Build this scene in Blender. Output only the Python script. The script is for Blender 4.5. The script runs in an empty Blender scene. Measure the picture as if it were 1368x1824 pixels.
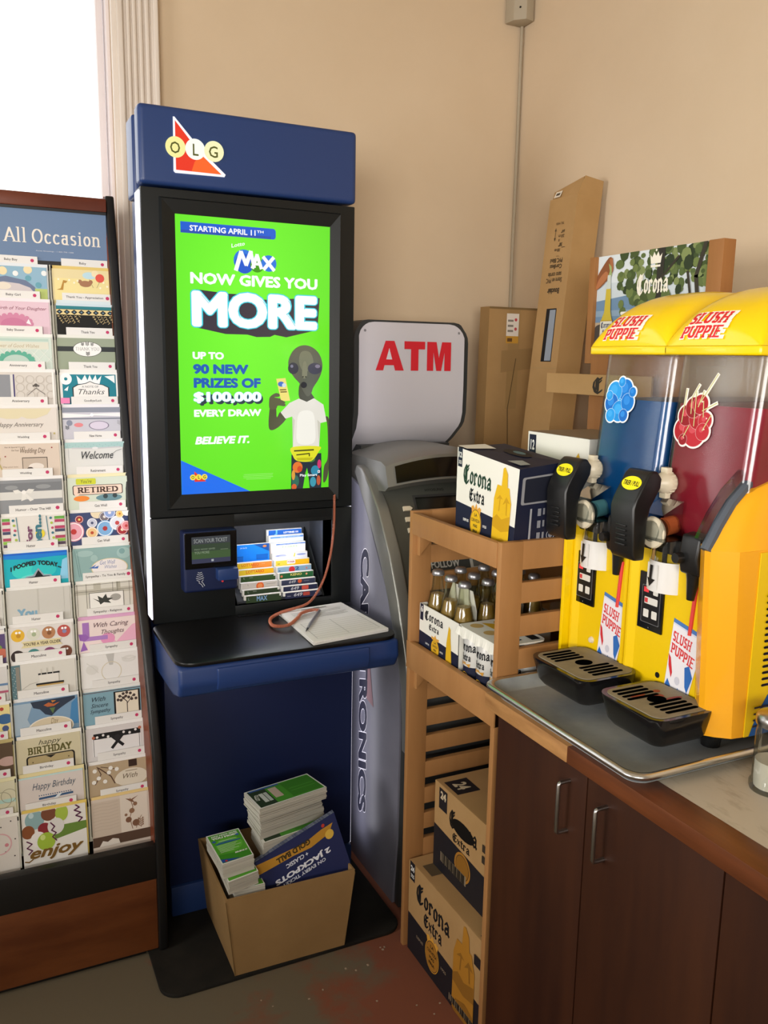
import bpy, bmesh, math, random
from mathutils.geometry import delaunay_2d_cdt
from mathutils import Vector, Matrix

SC = bpy.context.scene
COL = SC.collection
random.seed(7)

# ---------------------------------------------------------------- camera
def cam_axes(yaw, pitch, roll):
    F = Vector((math.sin(yaw) * math.cos(pitch), math.cos(yaw) * math.cos(pitch), -math.sin(pitch)))
    R = Vector((math.cos(yaw), -math.sin(yaw), 0))
    U = R.cross(F)
    return R * math.cos(roll) + U * math.sin(roll), U * math.cos(roll) - R * math.sin(roll), F

cam_data = bpy.data.cameras.new('camera')
cam = bpy.data.objects.new('camera', cam_data)
COL.objects.link(cam)
R_, U_, F_ = cam_axes(0.450080, 0.177657, 0.0174824)
mw = Matrix.Identity(4)
for i in range(3):
    mw[i][0], mw[i][1], mw[i][2] = R_[i], U_[i], -F_[i]
mw[2][3] = 1.6
cam.matrix_world = mw
cam_data.sensor_fit = 'VERTICAL'
cam_data.sensor_height = 36
cam_data.lens = 1525.77 / 1824 * 36
cam_data.clip_start = 0.02
SC.camera = cam

# ---------------------------------------------------------------- world, lights, exposure
SC.view_settings.view_transform = 'Standard'
SC.view_settings.look = 'None'
SC.view_settings.gamma = 1
SC.view_settings.use_curve_mapping = False
SC.view_settings.exposure = 0.0
SC.cycles.use_denoising = True
SC.cycles.max_bounces = 8
SC.cycles.transparent_max_bounces = 24

W = bpy.data.worlds.new('daylight')
SC.world = W
W.use_nodes = True
nt = W.node_tree
bg = nt.nodes['Background']
tc = nt.nodes.new('ShaderNodeTexCoord')
sx = nt.nodes.new('ShaderNodeSeparateXYZ')
mr = nt.nodes.new('ShaderNodeMapRange')          # bright sky beyond the back window, dim street on the shop side
mr.inputs[1].default_value = 0.05
mr.inputs[2].default_value = 0.45
mr.inputs[3].default_value = WORLD_LOW = 0.16
mr.inputs[4].default_value = WORLD_HIGH = 3.2
nt.links.new(tc.outputs['Generated'], sx.inputs[0])
nt.links.new(sx.outputs['Y'], mr.inputs[0])
nt.links.new(mr.outputs[0], bg.inputs[1])
bg.inputs[0].default_value = (1.0, 0.97, 0.93, 1)

def area(name, loc, target, sx_, sy_, power, col):
    d = bpy.data.lights.new(name, 'AREA')
    d.shape = 'RECTANGLE'
    d.size, d.size_y, d.energy, d.color = sx_, sy_, power, col
    o = bpy.data.objects.new(name, d)
    COL.objects.link(o)
    o.location = loc
    o.rotation_euler = (Vector(target) - Vector(loc)).to_track_quat('-Z', 'Y').to_euler()
    return o

# daylight of the shop front behind the camera and a side window
def spread(o, deg):
    o.data.spread = math.radians(deg)
spread(area('shop_front_daylight', (-1.4, -2.4, 1.75), (1.2, 2.4, 1.45), 2.4, 1.1, 69, (1.0, 0.96, 0.90)), 110)
spread(area('side_window_daylight', (-2.7, 1.0, 1.75), (1.9, 1.7, 1.45), 1.2, 1.0, 23, (1.0, 0.97, 0.94)), 100)

# ---------------------------------------------------------------- materials
def lin1(c):
    c = c / 255
    return c / 12.92 if c <= 0.04045 else ((c + 0.055) / 1.055) ** 2.4
def lin(h):
    if isinstance(h, str):
        h = h.lstrip('#')
        h = tuple(int(h[i:i + 2], 16) for i in (0, 2, 4))
    return (lin1(h[0]), lin1(h[1]), lin1(h[2]), 1)

MATS = {}
def mat(name, col, rough=0.5, metal=0.0, spec=0.5, coat=0.0, emit=0.0, noise=None, bump=0.0, trans=0.0):
    """noise = (other colour, scale xyz, contrast low, contrast high)"""
    m = bpy.data.materials.new(name)
    m.use_nodes = True
    n = m.node_tree.nodes
    l = m.node_tree.links
    b = n['Principled BSDF']
    b.inputs['Base Color'].default_value = lin(col)
    b.inputs['Roughness'].default_value = rough
    b.inputs['Metallic'].default_value = metal
    b.inputs['Specular IOR Level'].default_value = spec
    b.inputs['Coat Weight'].default_value = coat
    if emit:
        b.inputs['Emission Color'].default_value = lin(col)
        b.inputs['Emission Strength'].default_value = emit
        b.inputs['Base Color'].default_value = (0.01, 0.01, 0.01, 1)
    if noise:
        c2, sc, lo, hi = noise
        t = n.new('ShaderNodeTexCoord')
        mp = n.new('ShaderNodeMapping')
        mp.inputs['Scale'].default_value = sc if isinstance(sc, tuple) else (sc, sc, sc)
        nz = n.new('ShaderNodeTexNoise')
        nz.inputs['Scale'].default_value = 1.0
        nz.inputs['Detail'].default_value = 6
        nz.inputs['Roughness'].default_value = 0.62
        r = n.new('ShaderNodeMapRange')
        r.inputs[1].default_value, r.inputs[2].default_value = lo, hi
        mx = n.new('ShaderNodeMix')
        mx.data_type = 'RGBA'
        mx.inputs[6].default_value = lin(col)
        mx.inputs[7].default_value = lin(c2)
        l.new(t.outputs['Object'], mp.inputs[0])
        l.new(mp.outputs[0], nz.inputs['Vector'])
        l.new(nz.outputs[0], r.inputs[0])
        l.new(r.outputs[0], mx.inputs[0])
        l.new(mx.outputs[2], b.inputs['Base Color'])
        if bump:
            bp = n.new('ShaderNodeBump')
            bp.inputs['Strength'].default_value = bump
            bp.inputs['Distance'].default_value = 0.002
            l.new(nz.outputs[0], bp.inputs['Height'])
            l.new(bp.outputs[0], b.inputs['Normal'])
    MATS[name] = m
    return m

def clear(name, tint, gloss_rough=0.05, base=0.06):
    """thin clear plastic: mostly see-through with a Fresnel reflection"""
    m = bpy.data.materials.new(name)
    m.use_nodes = True
    n, l = m.node_tree.nodes, m.node_tree.links
    n.remove(n['Principled BSDF'])
    out = n['Material Output']
    tr = n.new('ShaderNodeBsdfTransparent')
    tr.inputs[0].default_value = lin(tint)
    gl = n.new('ShaderNodeBsdfGlossy')
    gl.inputs['Roughness'].default_value = gloss_rough
    fr = n.new('ShaderNodeLayerWeight')
    fr.inputs[0].default_value = 0.25
    ad = n.new('ShaderNodeMath')
    ad.operation = 'MULTIPLY_ADD'
    ad.inputs[1].default_value, ad.inputs[2].default_value = 0.6, base
    mx = n.new('ShaderNodeMixShader')
    l.new(fr.outputs['Fresnel'], ad.inputs[0])
    l.new(ad.outputs[0], mx.inputs[0])
    l.new(tr.outputs[0], mx.inputs[1])
    l.new(gl.outputs[0], mx.inputs[2])
    l.new(mx.outputs[0], out.inputs[0])
    MATS[name] = m
    return m

def M(key):
    if key in MATS:
        return MATS[key]
    if key.startswith('E#'):                     # lit pixel of a screen or a backlit sign
        m = mat(key, key[1:], rough=0.12, emit=1.0, spec=0.5)
    elif key.startswith('D#'):                   # dim screen pixel
        m = mat(key, key[1:], rough=0.15, emit=0.8, spec=0.3)
    elif key.startswith('#'):                    # printing ink on paper or card
        m = mat(key, key, rough=0.55, spec=0.3)
    else:
        raise KeyError(key)
    return m

sg_ = mat('screen_green', '#62ea1c', rough=0.12, emit=1.0)            # picture on the lit screen: lime, brighter around the headline
n_, l_ = sg_.node_tree.nodes, sg_.node_tree.links
t_, mp_, gr_ = n_.new('ShaderNodeTexCoord'), n_.new('ShaderNodeMapping'), n_.new('ShaderNodeTexGradient')
gr_.gradient_type = 'SPHERICAL'
mp_.inputs['Location'].default_value = (-.40 * .85, 0, -.68 * .75)
mp_.inputs['Scale'].default_value = (.85, 0, .75)
mx_ = n_.new('ShaderNodeMix'); mx_.data_type = 'RGBA'
mx_.inputs[6].default_value, mx_.inputs[7].default_value = lin('#4cce0a'), lin('#7bff34')
l_.new(t_.outputs['Generated'], mp_.inputs[0]); l_.new(mp_.outputs[0], gr_.inputs[0]); l_.new(gr_.outputs[0], mx_.inputs[0])
l_.new(mx_.outputs[2], n_['Principled BSDF'].inputs['Emission Color'])
mat('wall_paint', '#d3bea2', 0.85, spec=0.2, noise=('#cfb99c', 3.0, 0.3, 0.7), bump=0.03)
mat('ceiling_paint', '#c9bca6', 0.9)
floor_m = mat('floor_vinyl', '#6d6452', 0.6, spec=0.25, noise=('#83503c', 3.2, 0.50, 0.62), bump=0.05)
fn_, fl_ = floor_m.node_tree.nodes, floor_m.node_tree.links          # the red worn patch lies towards the counter
sep = fn_.new('ShaderNodeSeparateXYZ')
fl_.new([q for q in fn_ if q.type == 'TEX_COORD'][0].outputs['Object'], sep.inputs[0])
wear = fn_.new('ShaderNodeMath'); wear.operation = 'MULTIPLY_ADD'; wear.inputs[1].default_value, wear.inputs[2].default_value = 0.55, -0.62
fl_.new(sep.outputs['X'], wear.inputs[0])
add_ = fn_.new('ShaderNodeMath'); add_.operation = 'ADD'
nzn = [q for q in fn_ if q.type == 'TEX_NOISE'][0]; rng = [q for q in fn_ if q.type == 'MAP_RANGE'][0]
fl_.new(nzn.outputs[0], add_.inputs[0]); fl_.new(wear.outputs[0], add_.inputs[1]); fl_.new(add_.outputs[0], rng.inputs[0])
mat('trim_paint', '#e0d5ca', 0.55, noise=('#d3c6b8', (40, 40, 2), 0.4, 0.7))
mat('window_frame_paint', '#e6dcdc', 0.5)
mat('kiosk_blue', '#21396c', 0.38, spec=0.45)
mat('kiosk_navy', '#101d44', 0.5, spec=0.4)
mat('kiosk_black', '#131617', 0.42, spec=0.32)
mat('kiosk_black_gloss', '#0b0c0d', 0.12, spec=0.5)
mat('counter_black', '#0d0d0e', 0.32, spec=0.35)
mat('pad_rubber', '#191815', 0.75, spec=0.25, noise=('#25221d', 9, 0.4, 0.7))
mat('led_white', '#f4f2ff', emit=2.2)
mat('niche_light', '#f4f6ff', emit=34)
mat('niche_liner', '#3c3f46', 0.35)
mat('cherry', '#5c2a18', 0.38, spec=0.4, noise=('#7b3c22', (2.0, 2.0, 9.0), 0.35, 0.7))
mat('cherry_panel', '#542a12', 0.42, spec=0.35, noise=('#754322', (2.0, 2.0, 9.0), 0.35, 0.7))
mat('rack_black', '#111010', 0.4)
mat('pocket_plastic', '#c4c2b2', 0.3, spec=0.4)
mat('maple', '#ab7c4c', 0.5, spec=0.3, noise=('#9b6d40', (14, 14, 2.2), 0.3, 0.75))
mat('maple_sign', '#a06f40', 0.5, spec=0.35, noise=('#8e5e33', (14, 14, 2.2), 0.3, 0.75))
mat('kraft', '#b08d5f', 0.8, spec=0.15, noise=('#a78456', (6, 6, 6), 0.35, 0.7))
mat('kraft_box', '#98794f', 0.8, spec=0.15, noise=('#8e7048', (6, 6, 6), 0.35, 0.7))
mat('kraft_edge', '#8d6e47', 0.85, spec=0.1)
mat('kraft_dark', '#7d6440', 0.85, spec=0.1)
mat('walnut', '#2e170e', 0.45, spec=0.3, noise=('#432413', (9, 9, 1.1), 0.38, 0.72))
mat('walnut_edge', '#6e3c1f', 0.4, spec=0.4, noise=('#4f2812', (30, 3, 30), 0.35, 0.7))
mat('raw_edge', '#b5854f', 0.6, noise=('#8f6234', (30, 5, 30), 0.4, 0.7))
mat('laminate', '#b3a997', 0.5, spec=0.35, noise=('#9d9280', (60, 20, 20), 0.52, 0.75))
mat('steel', '#b4b3b0', 0.28, metal=1.0)
mat('aluminium', '#a9adad', 0.55, metal=0.15, noise=('#8b8f90', 7, 0.35, 0.7))
mat('aluminium_bright', '#d2d2d0', 0.28, metal=1.0)
mat('slush_yellow', '#f6cf04', 0.22, spec=0.5, coat=0.25)
mat('slush_orange', '#f0a818', 0.3, spec=0.5, coat=0.2)
mat('slush_panel', '#e9c30a', 0.32, spec=0.45)
mat('black_plastic', '#141414', 0.35, spec=0.5)
mat('black_gloss', '#121113', 0.12, spec=0.6)
mat('grey_gasket', '#4d5560', 0.4)
mat('cream_plastic', '#ded2b8', 0.4)
mat('white_plastic', '#dcdad6', 0.35)
mat('slot_black', '#050505', 1.0, spec=0.0)
mat('grate_tan', '#8f866f', 0.6, spec=0.25, noise=('#776e5c', 14, 0.4, 0.7))
mat('slush_blue', '#074a80', 0.35, spec=0.3, noise=('#0a5890', 6, 0.35, 0.7))
mat('slush_red', '#8a1826', 0.3, spec=0.4, noise=('#a02636', 6, 0.35, 0.7))
mat('atm_grey', '#6e7076', 0.4, metal=0.35)
mat('atm_silver', '#84847e', 0.36, metal=0.55)
mat('atm_dark', '#3b3c3b', 0.45, metal=0.2)
mat('atm_fascia', '#55564f', 0.42, metal=0.3)
mat('atm_sign', '#bdbac0', 0.18, spec=0.5)
mat('atm_panel', '#777783', 0.35, spec=0.45, noise=('#676773', 3, 0.35, 0.7))
mat('white_paper', '#e8e6e2', 0.6, spec=0.2)
mat('paper_edge', '#c9c6ba', 0.8, spec=0.1, noise=('#aeab9f', (3, 3, 260), 0.4, 0.65))
mat('flyer_blue_edge', '#747b8c', 0.7, noise=('#4a5266', (200, 3, 3), 0.4, 0.6))
mat('cord_copper', '#b0664c', 0.4, spec=0.5)
mat('beer', '#94763a', 0.25, spec=0.3)
mat('cap_metal', '#a9a9ac', 0.35, metal=0.8)
mat('carton_white', '#e4e3da', 0.55, spec=0.25)
mat('carton_navy', '#151a30', 0.45, spec=0.3)
mat('conduit_paint', '#a79a84', 0.6)
mat('sugar', '#e6ddd0', 0.9)
mat('dust_bit', '#a8957f', 0.9)
clear('clear_tank', '#eef0f3', 0.16, 0.04)
clear('clear_plastic', '#dfe3e4', 0.08, 0.06)
clear('bottle_glass', '#eef0e4', 0.06, 0.05)
clear('jar_glass', '#e2e6e2', 0.04, 0.08)
clear('window_glass', '#f4f6f8', 0.02, 0.02)

# ---------------------------------------------------------------- object helpers
ORG = {}
def props(o, label=None, cat=None, group=None, kind=None):
    if label: o['label'] = label
    if cat: o['category'] = cat
    if group: o['group'] = group
    if kind: o['kind'] = kind
    return o
def thing(name, loc, label, cat, group=None):
    o = bpy.data.objects.new(name, None)
    o.empty_display_size = 0.05
    COL.objects.link(o)
    o.location = loc
    ORG[o.name] = Vector(loc)
    return props(o, label, cat, group)

def copy_tree(o, parent=None):
    c = o.copy()
    COL.objects.link(c)
    if parent is not None:
        c.parent = parent
    for ch in [x for x in bpy.data.objects if x.parent == o]:
        copy_tree(ch, c)
    return c

UNIT = [None]                                   # build-space matrix of the unit being made
class MB:
    def __init__(s):
        s.v, s.f, s.m, s.names, s.T = [], [], [], [], UNIT[0]
    def mi(s, m):
        if m not in s.names:
            s.names.append(m)
        return s.names.index(m)
    def add(s, verts, faces, m):
        b = len(s.v)
        if s.T is not None:
            verts = [s.T @ Vector(p) for p in verts]
        s.v.extend(tuple(p) for p in verts)
        k = s.mi(m)
        for f in faces:
            s.f.append(tuple(b + i for i in f))
            s.m.append(k)
    def bm(s, bm, m):
        bm.verts.index_update()
        s.add([v.co[:] for v in bm.verts], [[v.index for v in f.verts] for f in bm.faces], m)
        bm.free()
    def box(s, x0, y0, z0, x1, y1, z1, m, bev=0.0, seg=2):
        x0, x1 = min(x0, x1), max(x0, x1)
        y0, y1 = min(y0, y1), max(y0, y1)
        z0, z1 = min(z0, z1), max(z0, z1)
        b = bmesh.new()
        bmesh.ops.create_cube(b, size=1)
        for v in b.verts:
            v.co = ((x0 + x1) / 2 + v.co.x * (x1 - x0), (y0 + y1) / 2 + v.co.y * (y1 - y0), (z0 + z1) / 2 + v.co.z * (z1 - z0))
        if bev:
            bmesh.ops.bevel(b, geom=b.edges[:], offset=min(bev, 0.45 * min(x1 - x0, y1 - y0, z1 - z0)), segments=seg, profile=0.6, affect='EDGES')
        s.bm(b, m)
    def prism(s, pts, axis, a0, a1, m, bev=0.0, seg=2):
        def P(p, a):
            return {'x': (a, p[0], p[1]), 'y': (p[0], a, p[1]), 'z': (p[0], p[1], a)}[axis]
        b = bmesh.new()
        n = len(pts)
        va = [b.verts.new(P(p, a0)) for p in pts]
        vb = [b.verts.new(P(p, a1)) for p in pts]
        b.faces.new(va)
        b.faces.new(vb[::-1])
        for i in range(n):
            b.faces.new((va[i], vb[i], vb[(i + 1) % n], va[(i + 1) % n]))
        bmesh.ops.recalc_face_normals(b, faces=b.faces)
        if bev:
            bmesh.ops.bevel(b, geom=[e for e in b.edges if len(e.link_faces) == 2 and e.calc_face_angle(0) > 0.6], offset=bev, segments=seg, profile=0.6, affect='EDGES')
        s.bm(b, m)
    def tube(s, pts, r, m, n=8, cap=True):
        pts = [Vector(p) for p in pts]
        rs = r if isinstance(r, (list, tuple)) else [r] * len(pts)
        vs, fs = [], []
        up = Vector((0.13, 0.21, 1)).normalized()
        prev = None
        for i, p in enumerate(pts):
            d = (pts[min(i + 1, len(pts) - 1)] - pts[max(i - 1, 0)]).normalized()
            if prev is None:
                a = d.cross(up)
                if a.length < 1e-3:
                    a = d.cross(Vector((1, 0, 0)))
            else:
                a = prev - d * prev.dot(d)
            a.normalize()
            prev = a
            c = d.cross(a)
            for k in range(n):
                t = 2 * math.pi * k / n
                vs.append(p + (a * math.cos(t) + c * math.sin(t)) * rs[i])
        for i in range(len(pts) - 1):
            for k in range(n):
                fs.append((i * n + k, i * n + (k + 1) % n, (i + 1) * n + (k + 1) % n, (i + 1) * n + k))
        if cap:
            fs.append(tuple(range(n))[::-1])
            fs.append(tuple((len(pts) - 1) * n + k for k in range(n)))
        s.add(vs, fs, m)
    def lathe(s, prof, c, m, n=24, axis='z', cap=True):
        """prof = [(radius, height along the axis)]"""
        vs, fs = [], []
        for r, h in prof:
            for k in range(n):
                t = 2 * math.pi * k / n
                a, b = r * math.cos(t), r * math.sin(t)
                vs.append({'z': (c[0] + a, c[1] + b, c[2] + h), 'x': (c[0] + h, c[1] + a, c[2] + b), 'y': (c[0] + b, c[1] + h, c[2] + a)}[axis])
        for i in range(len(prof) - 1):
            for k in range(n):
                fs.append((i * n + k, i * n + (k + 1) % n, (i + 1) * n + (k + 1) % n, (i + 1) * n + k))
        if cap:
            fs.append(tuple(range(n))[::-1])
            fs.append(tuple((len(prof) - 1) * n + k for k in range(n)))
        s.add(vs, fs, m)
    def rrect(s, x0, z0, x1, z1, r, y0, y1, m, bev=0.0, axis='y', n=6):
        pts = []
        for cx, cz, a in ((x1 - r, z1 - r, 0), (x0 + r, z1 - r, 90), (x0 + r, z0 + r, 180), (x1 - r, z0 + r, 270)):
            for i in range(n + 1):
                t = math.radians(a + 90 * i / n)
                pts.append((cx + r * math.cos(t), cz + r * math.sin(t)))
        s.prism(pts, axis, y0, y1, m, bev)
    def quad(s, a, b, c, d, m):
        s.add([a, b, c, d], [(0, 1, 2, 3)], m)
    def frame(s, x0, z0, x1, z1, w, y0, y1, m, bev=0.0):
        """rectangular ring in the XZ plane, w = border (left, bottom, right, top)"""
        s.box(x0, y0, z0, x0 + w[0], y1, z1, m, bev)
        s.box(x1 - w[2], y0, z0, x1, y1, z1, m, bev)
        s.box(x0 + w[0], y0, z0, x1 - w[2], y1, z0 + w[1], m, bev)
        s.box(x0 + w[0], y0, z1 - w[3], x1 - w[2], y1, z1, m, bev)
    def build(s, name, parent=None, label=None, cat=None, group=None, kind=None, smooth=True, ang=38, origin=None):
        me = bpy.data.meshes.new(name)
        if parent is not None:
            o0 = ORG[parent.name]
        elif origin is not None:
            o0 = Vector(origin)
        else:
            xs, ys, zs = zip(*s.v)
            o0 = Vector(((min(xs) + max(xs)) / 2, (min(ys) + max(ys)) / 2, min(zs)))
        me.from_pydata([Vector(p) - o0 for p in s.v], [], s.f)
        for n in s.names:
            me.materials.append(M(n))
        me.polygons.foreach_set('material_index', s.m)
        me.validate()
        if smooth:
            me.shade_smooth()
            me.set_sharp_from_angle(angle=math.radians(ang))
        o = bpy.data.objects.new(name, me)
        COL.objects.link(o)
        if parent is not None:
            o.parent = parent
        else:
            o.location = o0
        ORG[o.name] = o0
        return props(o, label, cat, group, kind)

# ---------------------------------------------------------------- printed artwork
TXT = {}
def sans(text, bold=0.0, shear=0.0):
    """verts (unit em) and faces of a line of text in the built-in font; bold = stroke dilation"""
    key = ('sans', text, bold, shear)
    if key not in TXT:
        c = bpy.data.curves.new('t', 'FONT')
        c.body = text
        c.shear = shear
        c.resolution_u = 4 if bold >= .05 else 2
        o = bpy.data.objects.new('t', c)
        me = bpy.data.meshes.new_from_object(o)
        v0 = [(v.co.x, v.co.y) for v in me.vertices]
        f0 = [tuple(p.vertices) for p in me.polygons]
        bpy.data.objects.remove(o)
        bpy.data.curves.remove(c)
        bpy.data.meshes.remove(me)
        f = list(f0)
        if bold:
            v = [(x, y, 0) for x, y in v0]
            for k in range(16):
                t = math.pi * k / 8
                b = len(v)
                v += [(x + bold * math.cos(t), y + bold * math.sin(t), k + 1) for x, y in v0]
                f += [tuple(i + b for i in q) for q in f0]
        else:
            v = [(x, y, 0) for x, y in v0]
        TXT[key] = (v, f)
    return TXT[key]

def union(v, f):
    """merge overlapping polygons into one flat, non-overlapping triangulation"""
    f = [list(q) if sum(v[q[i - 1]][0] * v[q[i]][1] - v[q[i]][0] * v[q[i - 1]][1] for i in range(len(q))) > 0 else list(q)[::-1] for q in f]
    r = delaunay_2d_cdt([Vector(p) for p in v], [], f, 0, 1e-5)
    return [(p[0], p[1], 0) for p in r[0]], [tuple(q) for q, o in zip(r[2], r[5]) if o]

def arc(cx, cy, rx, ry, a0, a1, n=9):
    return [(cx + rx * math.cos(math.radians(a0 + (a1 - a0) * i / n)), cy + ry * math.sin(math.radians(a0 + (a1 - a0) * i / n))) for i in range(n + 1)]
K = .72
PEN = {
    'A': (.66, [[(0, 0), (.33, K), (.66, 0)], [(.13, .24), (.53, .24)]]),
    'B': (.56, [[(.08, 0), (.08, K)], [(.08, K), (.3, K)] + arc(.3, .55, .18, .17, 90, -90) + [(.08, .38)], [(.08, .38), (.3, .38)] + arc(.3, .19, .22, .19, 90, -90) + [(.08, 0)]]),
    'C': (.62, [arc(.36, .36, .32, .36, 48, 312, 14)]),
    'D': (.66, [[(.08, 0), (.08, K)], [(.08, K), (.26, K)] + arc(.26, .36, .36, .36, 90, -90, 12) + [(.08, 0)]]),
    'E': (.54, [[(.08, 0), (.08, K)], [(.08, K), (.5, K)], [(.08, .37), (.42, .37)], [(.08, 0), (.52, 0)]]),
    'H': (.66, [[(.08, 0), (.08, K)], [(.58, 0), (.58, K)], [(.08, .37), (.58, .37)]]),
    'I': (.26, [[(.13, 0), (.13, K)]]),
    'K': (.62, [[(.08, 0), (.08, K)], [(.55, K), (.1, .3)], [(.25, .42), (.58, 0)]]),
    'L': (.52, [[(.08, 0), (.08, K)], [(.08, 0), (.5, 0)]]),
    'N': (.68, [[(.08, 0), (.08, K)], [(.08, K), (.6, 0)], [(.6, 0), (.6, K)]]),
    'O': (.72, [arc(.36, .36, .32, .36, 90, 450, 18)]),
    'P': (.54, [[(.08, 0), (.08, K)], [(.08, K), (.3, K)] + arc(.3, .52, .2, .2, 90, -90) + [(.08, .32)]]),
    'R': (.6, [[(.08, 0), (.08, K)], [(.08, K), (.3, K)] + arc(.3, .53, .19, .19, 90, -90) + [(.08, .34)], [(.28, .34), (.55, 0)]]),
    'S': (.52, [arc(.26, .54, .19, .18, 40, 270, 9) + arc(.26, .18, .2, .18, 90, -140, 9)]),
    'T': (.6, [[(.3, 0), (.3, K)], [(.03, K), (.57, K)]]),
    'U': (.66, [[(.08, K), (.08, .24)] + arc(.33, .24, .25, .24, 180, 360) + [(.58, K)]]),
    'X': (.64, [[(.05, K), (.58, 0)], [(.58, K), (.05, 0)]]),
    'Y': (.6, [[(.02, K), (.3, .34), (.3, 0)], [(.58, K), (.3, .34)]]),
    'a': (.5, [arc(.22, .16, .17, .16, 40, 320), [(.38, .5), (.38, 0)], [(.06, .44)] + arc(.22, .36, .16, .14, 150, 0, 6)]),
    'c': (.45, [arc(.25, .25, .2, .25, 45, 315, 11)]),
    'i': (.24, [[(.12, 0), (.12, .5)], [(.12, .64), (.12, .7)]]),
    'l': (.24, [[(.12, 0), (.12, .76)]]),
    'n': (.54, [[(.08, 0), (.08, .5)], [(.08, .34)] + arc(.26, .32, .18, .18, 160, 0, 8) + [(.44, 0)]]),
    'o': (.5, [arc(.25, .25, .2, .25, 90, 450, 16)]),
    'r': (.38, [[(.08, 0), (.08, .5)], [(.08, .34)] + arc(.26, .32, .17, .17, 160, 60, 6)]),
    's': (.4, [arc(.2, .375, .14, .125, 40, 270, 7) + arc(.2, .125, .15, .125, 90, -140, 7)]),
}
BLACK = {   # broken-stroke letters for the beer lettering
    'C': (.74, [[(.62, .82), (.46, .72), (.3, .8), (.12, .6), (.08, .3), (.2, .02), (.42, -.08), (.66, .08)], [(.4, .74), (.4, .02)], [(.28, .7), (.28, .1)], [(.4, .5), (.6, .66)]]),
    'E': (.7, [[(.64, .72), (.46, .64), (.26, .74), (.13, .56), (.13, .2), (.28, 0), (.48, 0), (.66, .14)], [(.13, .37), (.56, .43)], [(.36, .66), (.36, .06)]]),
    'o': (.46, [[(.1, .08), (.1, .44), (.22, .54), (.36, .44), (.36, .1), (.22, 0), (.1, .1)]]),
    'r': (.4, [[(.1, .0), (.1, .5)], [(.1, .42), (.22, .54), (.34, .44)], [(.04, .46), (.1, .5)], [(.04, .02), (.18, .02)]]),
    'n': (.52, [[(.1, 0), (.1, .5)], [(.1, .42), (.26, .54), (.4, .42), (.4, .02), (.48, .02)], [(.03, .46), (.1, .5)], [(.04, .0), (.16, .02)]]),
    'a': (.5, [[(.1, .42), (.24, .54), (.38, .44), (.38, .06), (.46, 0)], [(.38, .3), (.14, .24), (.1, .08), (.2, 0), (.38, .1)]]),
    'x': (.46, [[(.06, .48), (.38, .02)], [(.38, .5), (.08, 0)]]),
    't': (.36, [[(.14, .68), (.14, .1), (.24, 0), (.34, .06)], [(.03, .5), (.3, .5)]]),
}
def hull(p):
    p = sorted(set((round(a, 5), round(b, 5)) for a, b in p))
    def half(q):
        h = []
        for c in q:
            while len(h) > 1 and (h[-1][0] - h[-2][0]) * (c[1] - h[-2][1]) - (h[-1][1] - h[-2][1]) * (c[0] - h[-2][0]) <= 0:
                h.pop()
            h.append(c)
        return h[:-1]
    return half(p) + half(p[::-1])
def pen(text, style, shear=0.0, bold=0.0):
    key = (style, text, shear, bold)
    if key in TXT:
        return TXT[key]
    hw, hh, ang, serif, table = {'serif': (.066, .022, 0, .075, PEN), 'slab': (.092, .058, 0, .075, PEN), 'thinserif': (.034, .016, 0, .06, PEN), 'black': (.082, .030, 52, 0, BLACK)}[style]
    hw, hh = hw + bold, hh + bold
    ca, sa = math.cos(math.radians(ang)), math.sin(math.radians(ang))
    nib = [(x * ca - y * sa, x * sa + y * ca) for x, y in ((-hw, -hh), (hw, -hh), (hw, hh), (-hw, hh))]
    V, Fc, x0 = [], [], 0.0
    def glyph(ch):
        gk = (style, ch, bold)
        if gk in TXT:
            return TXT[gk]
        gv, gf = [], []
        def put(poly):
            gf.append(tuple(range(len(gv), len(gv) + len(poly))))
            gv.extend(poly)
        if ch in '-.':
            y0, y1 = (0, .1) if ch == '.' else (.22, .3)
            put([(.05, y0), (.15, y0), (.15, y1), (.05, y1)])
            TXT[gk] = (.12, [(x, y, 0) for x, y in gv], gf)
            return TXT[gk]
        w, strokes = table[ch]
        for st in strokes:
            for a, b in zip(st, st[1:]):
                put(hull([(a[0] + n[0], a[1] + n[1]) for n in nib] + [(b[0] + n[0], b[1] + n[1]) for n in nib]))
            if serif:
                for e, q in ((st[0], st[1]), (st[-1], st[-2])):
                    if abs(e[1] - q[1]) > .55 * abs(e[0] - q[0]) and min(abs(e[1] - k) for k in (0, .5, K, .76)) < .012 and abs(e[1] - q[1]) > .1:
                        sh, sw = max(hh, .022), hw + serif
                        top_ = q[1] < e[1]
                        right = hw if (ch in 'nrial' and top_) else sw
                        put([(e[0] - sw, e[1] - sh), (e[0] + right, e[1] - sh), (e[0] + right, e[1] + sh), (e[0] - sw, e[1] + sh)])
        TXT[gk] = (w,) + union(gv, gf)
        return TXT[gk]
    for ch in text:
        if ch == ' ':
            x0 += .3
            continue
        w, gv, gf = glyph(ch)
        b = len(V)
        V.extend((x0 + x + shear * y, y, z) for x, y, z in gv)
        Fc.extend(tuple(i + b for i in q) for q in gf)
        x0 += w + (.1 if style != 'black' else .035) + (serif * .8 if serif else 0) + bold
    TXT[key] = (V, Fc)
    return TXT[key]

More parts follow.
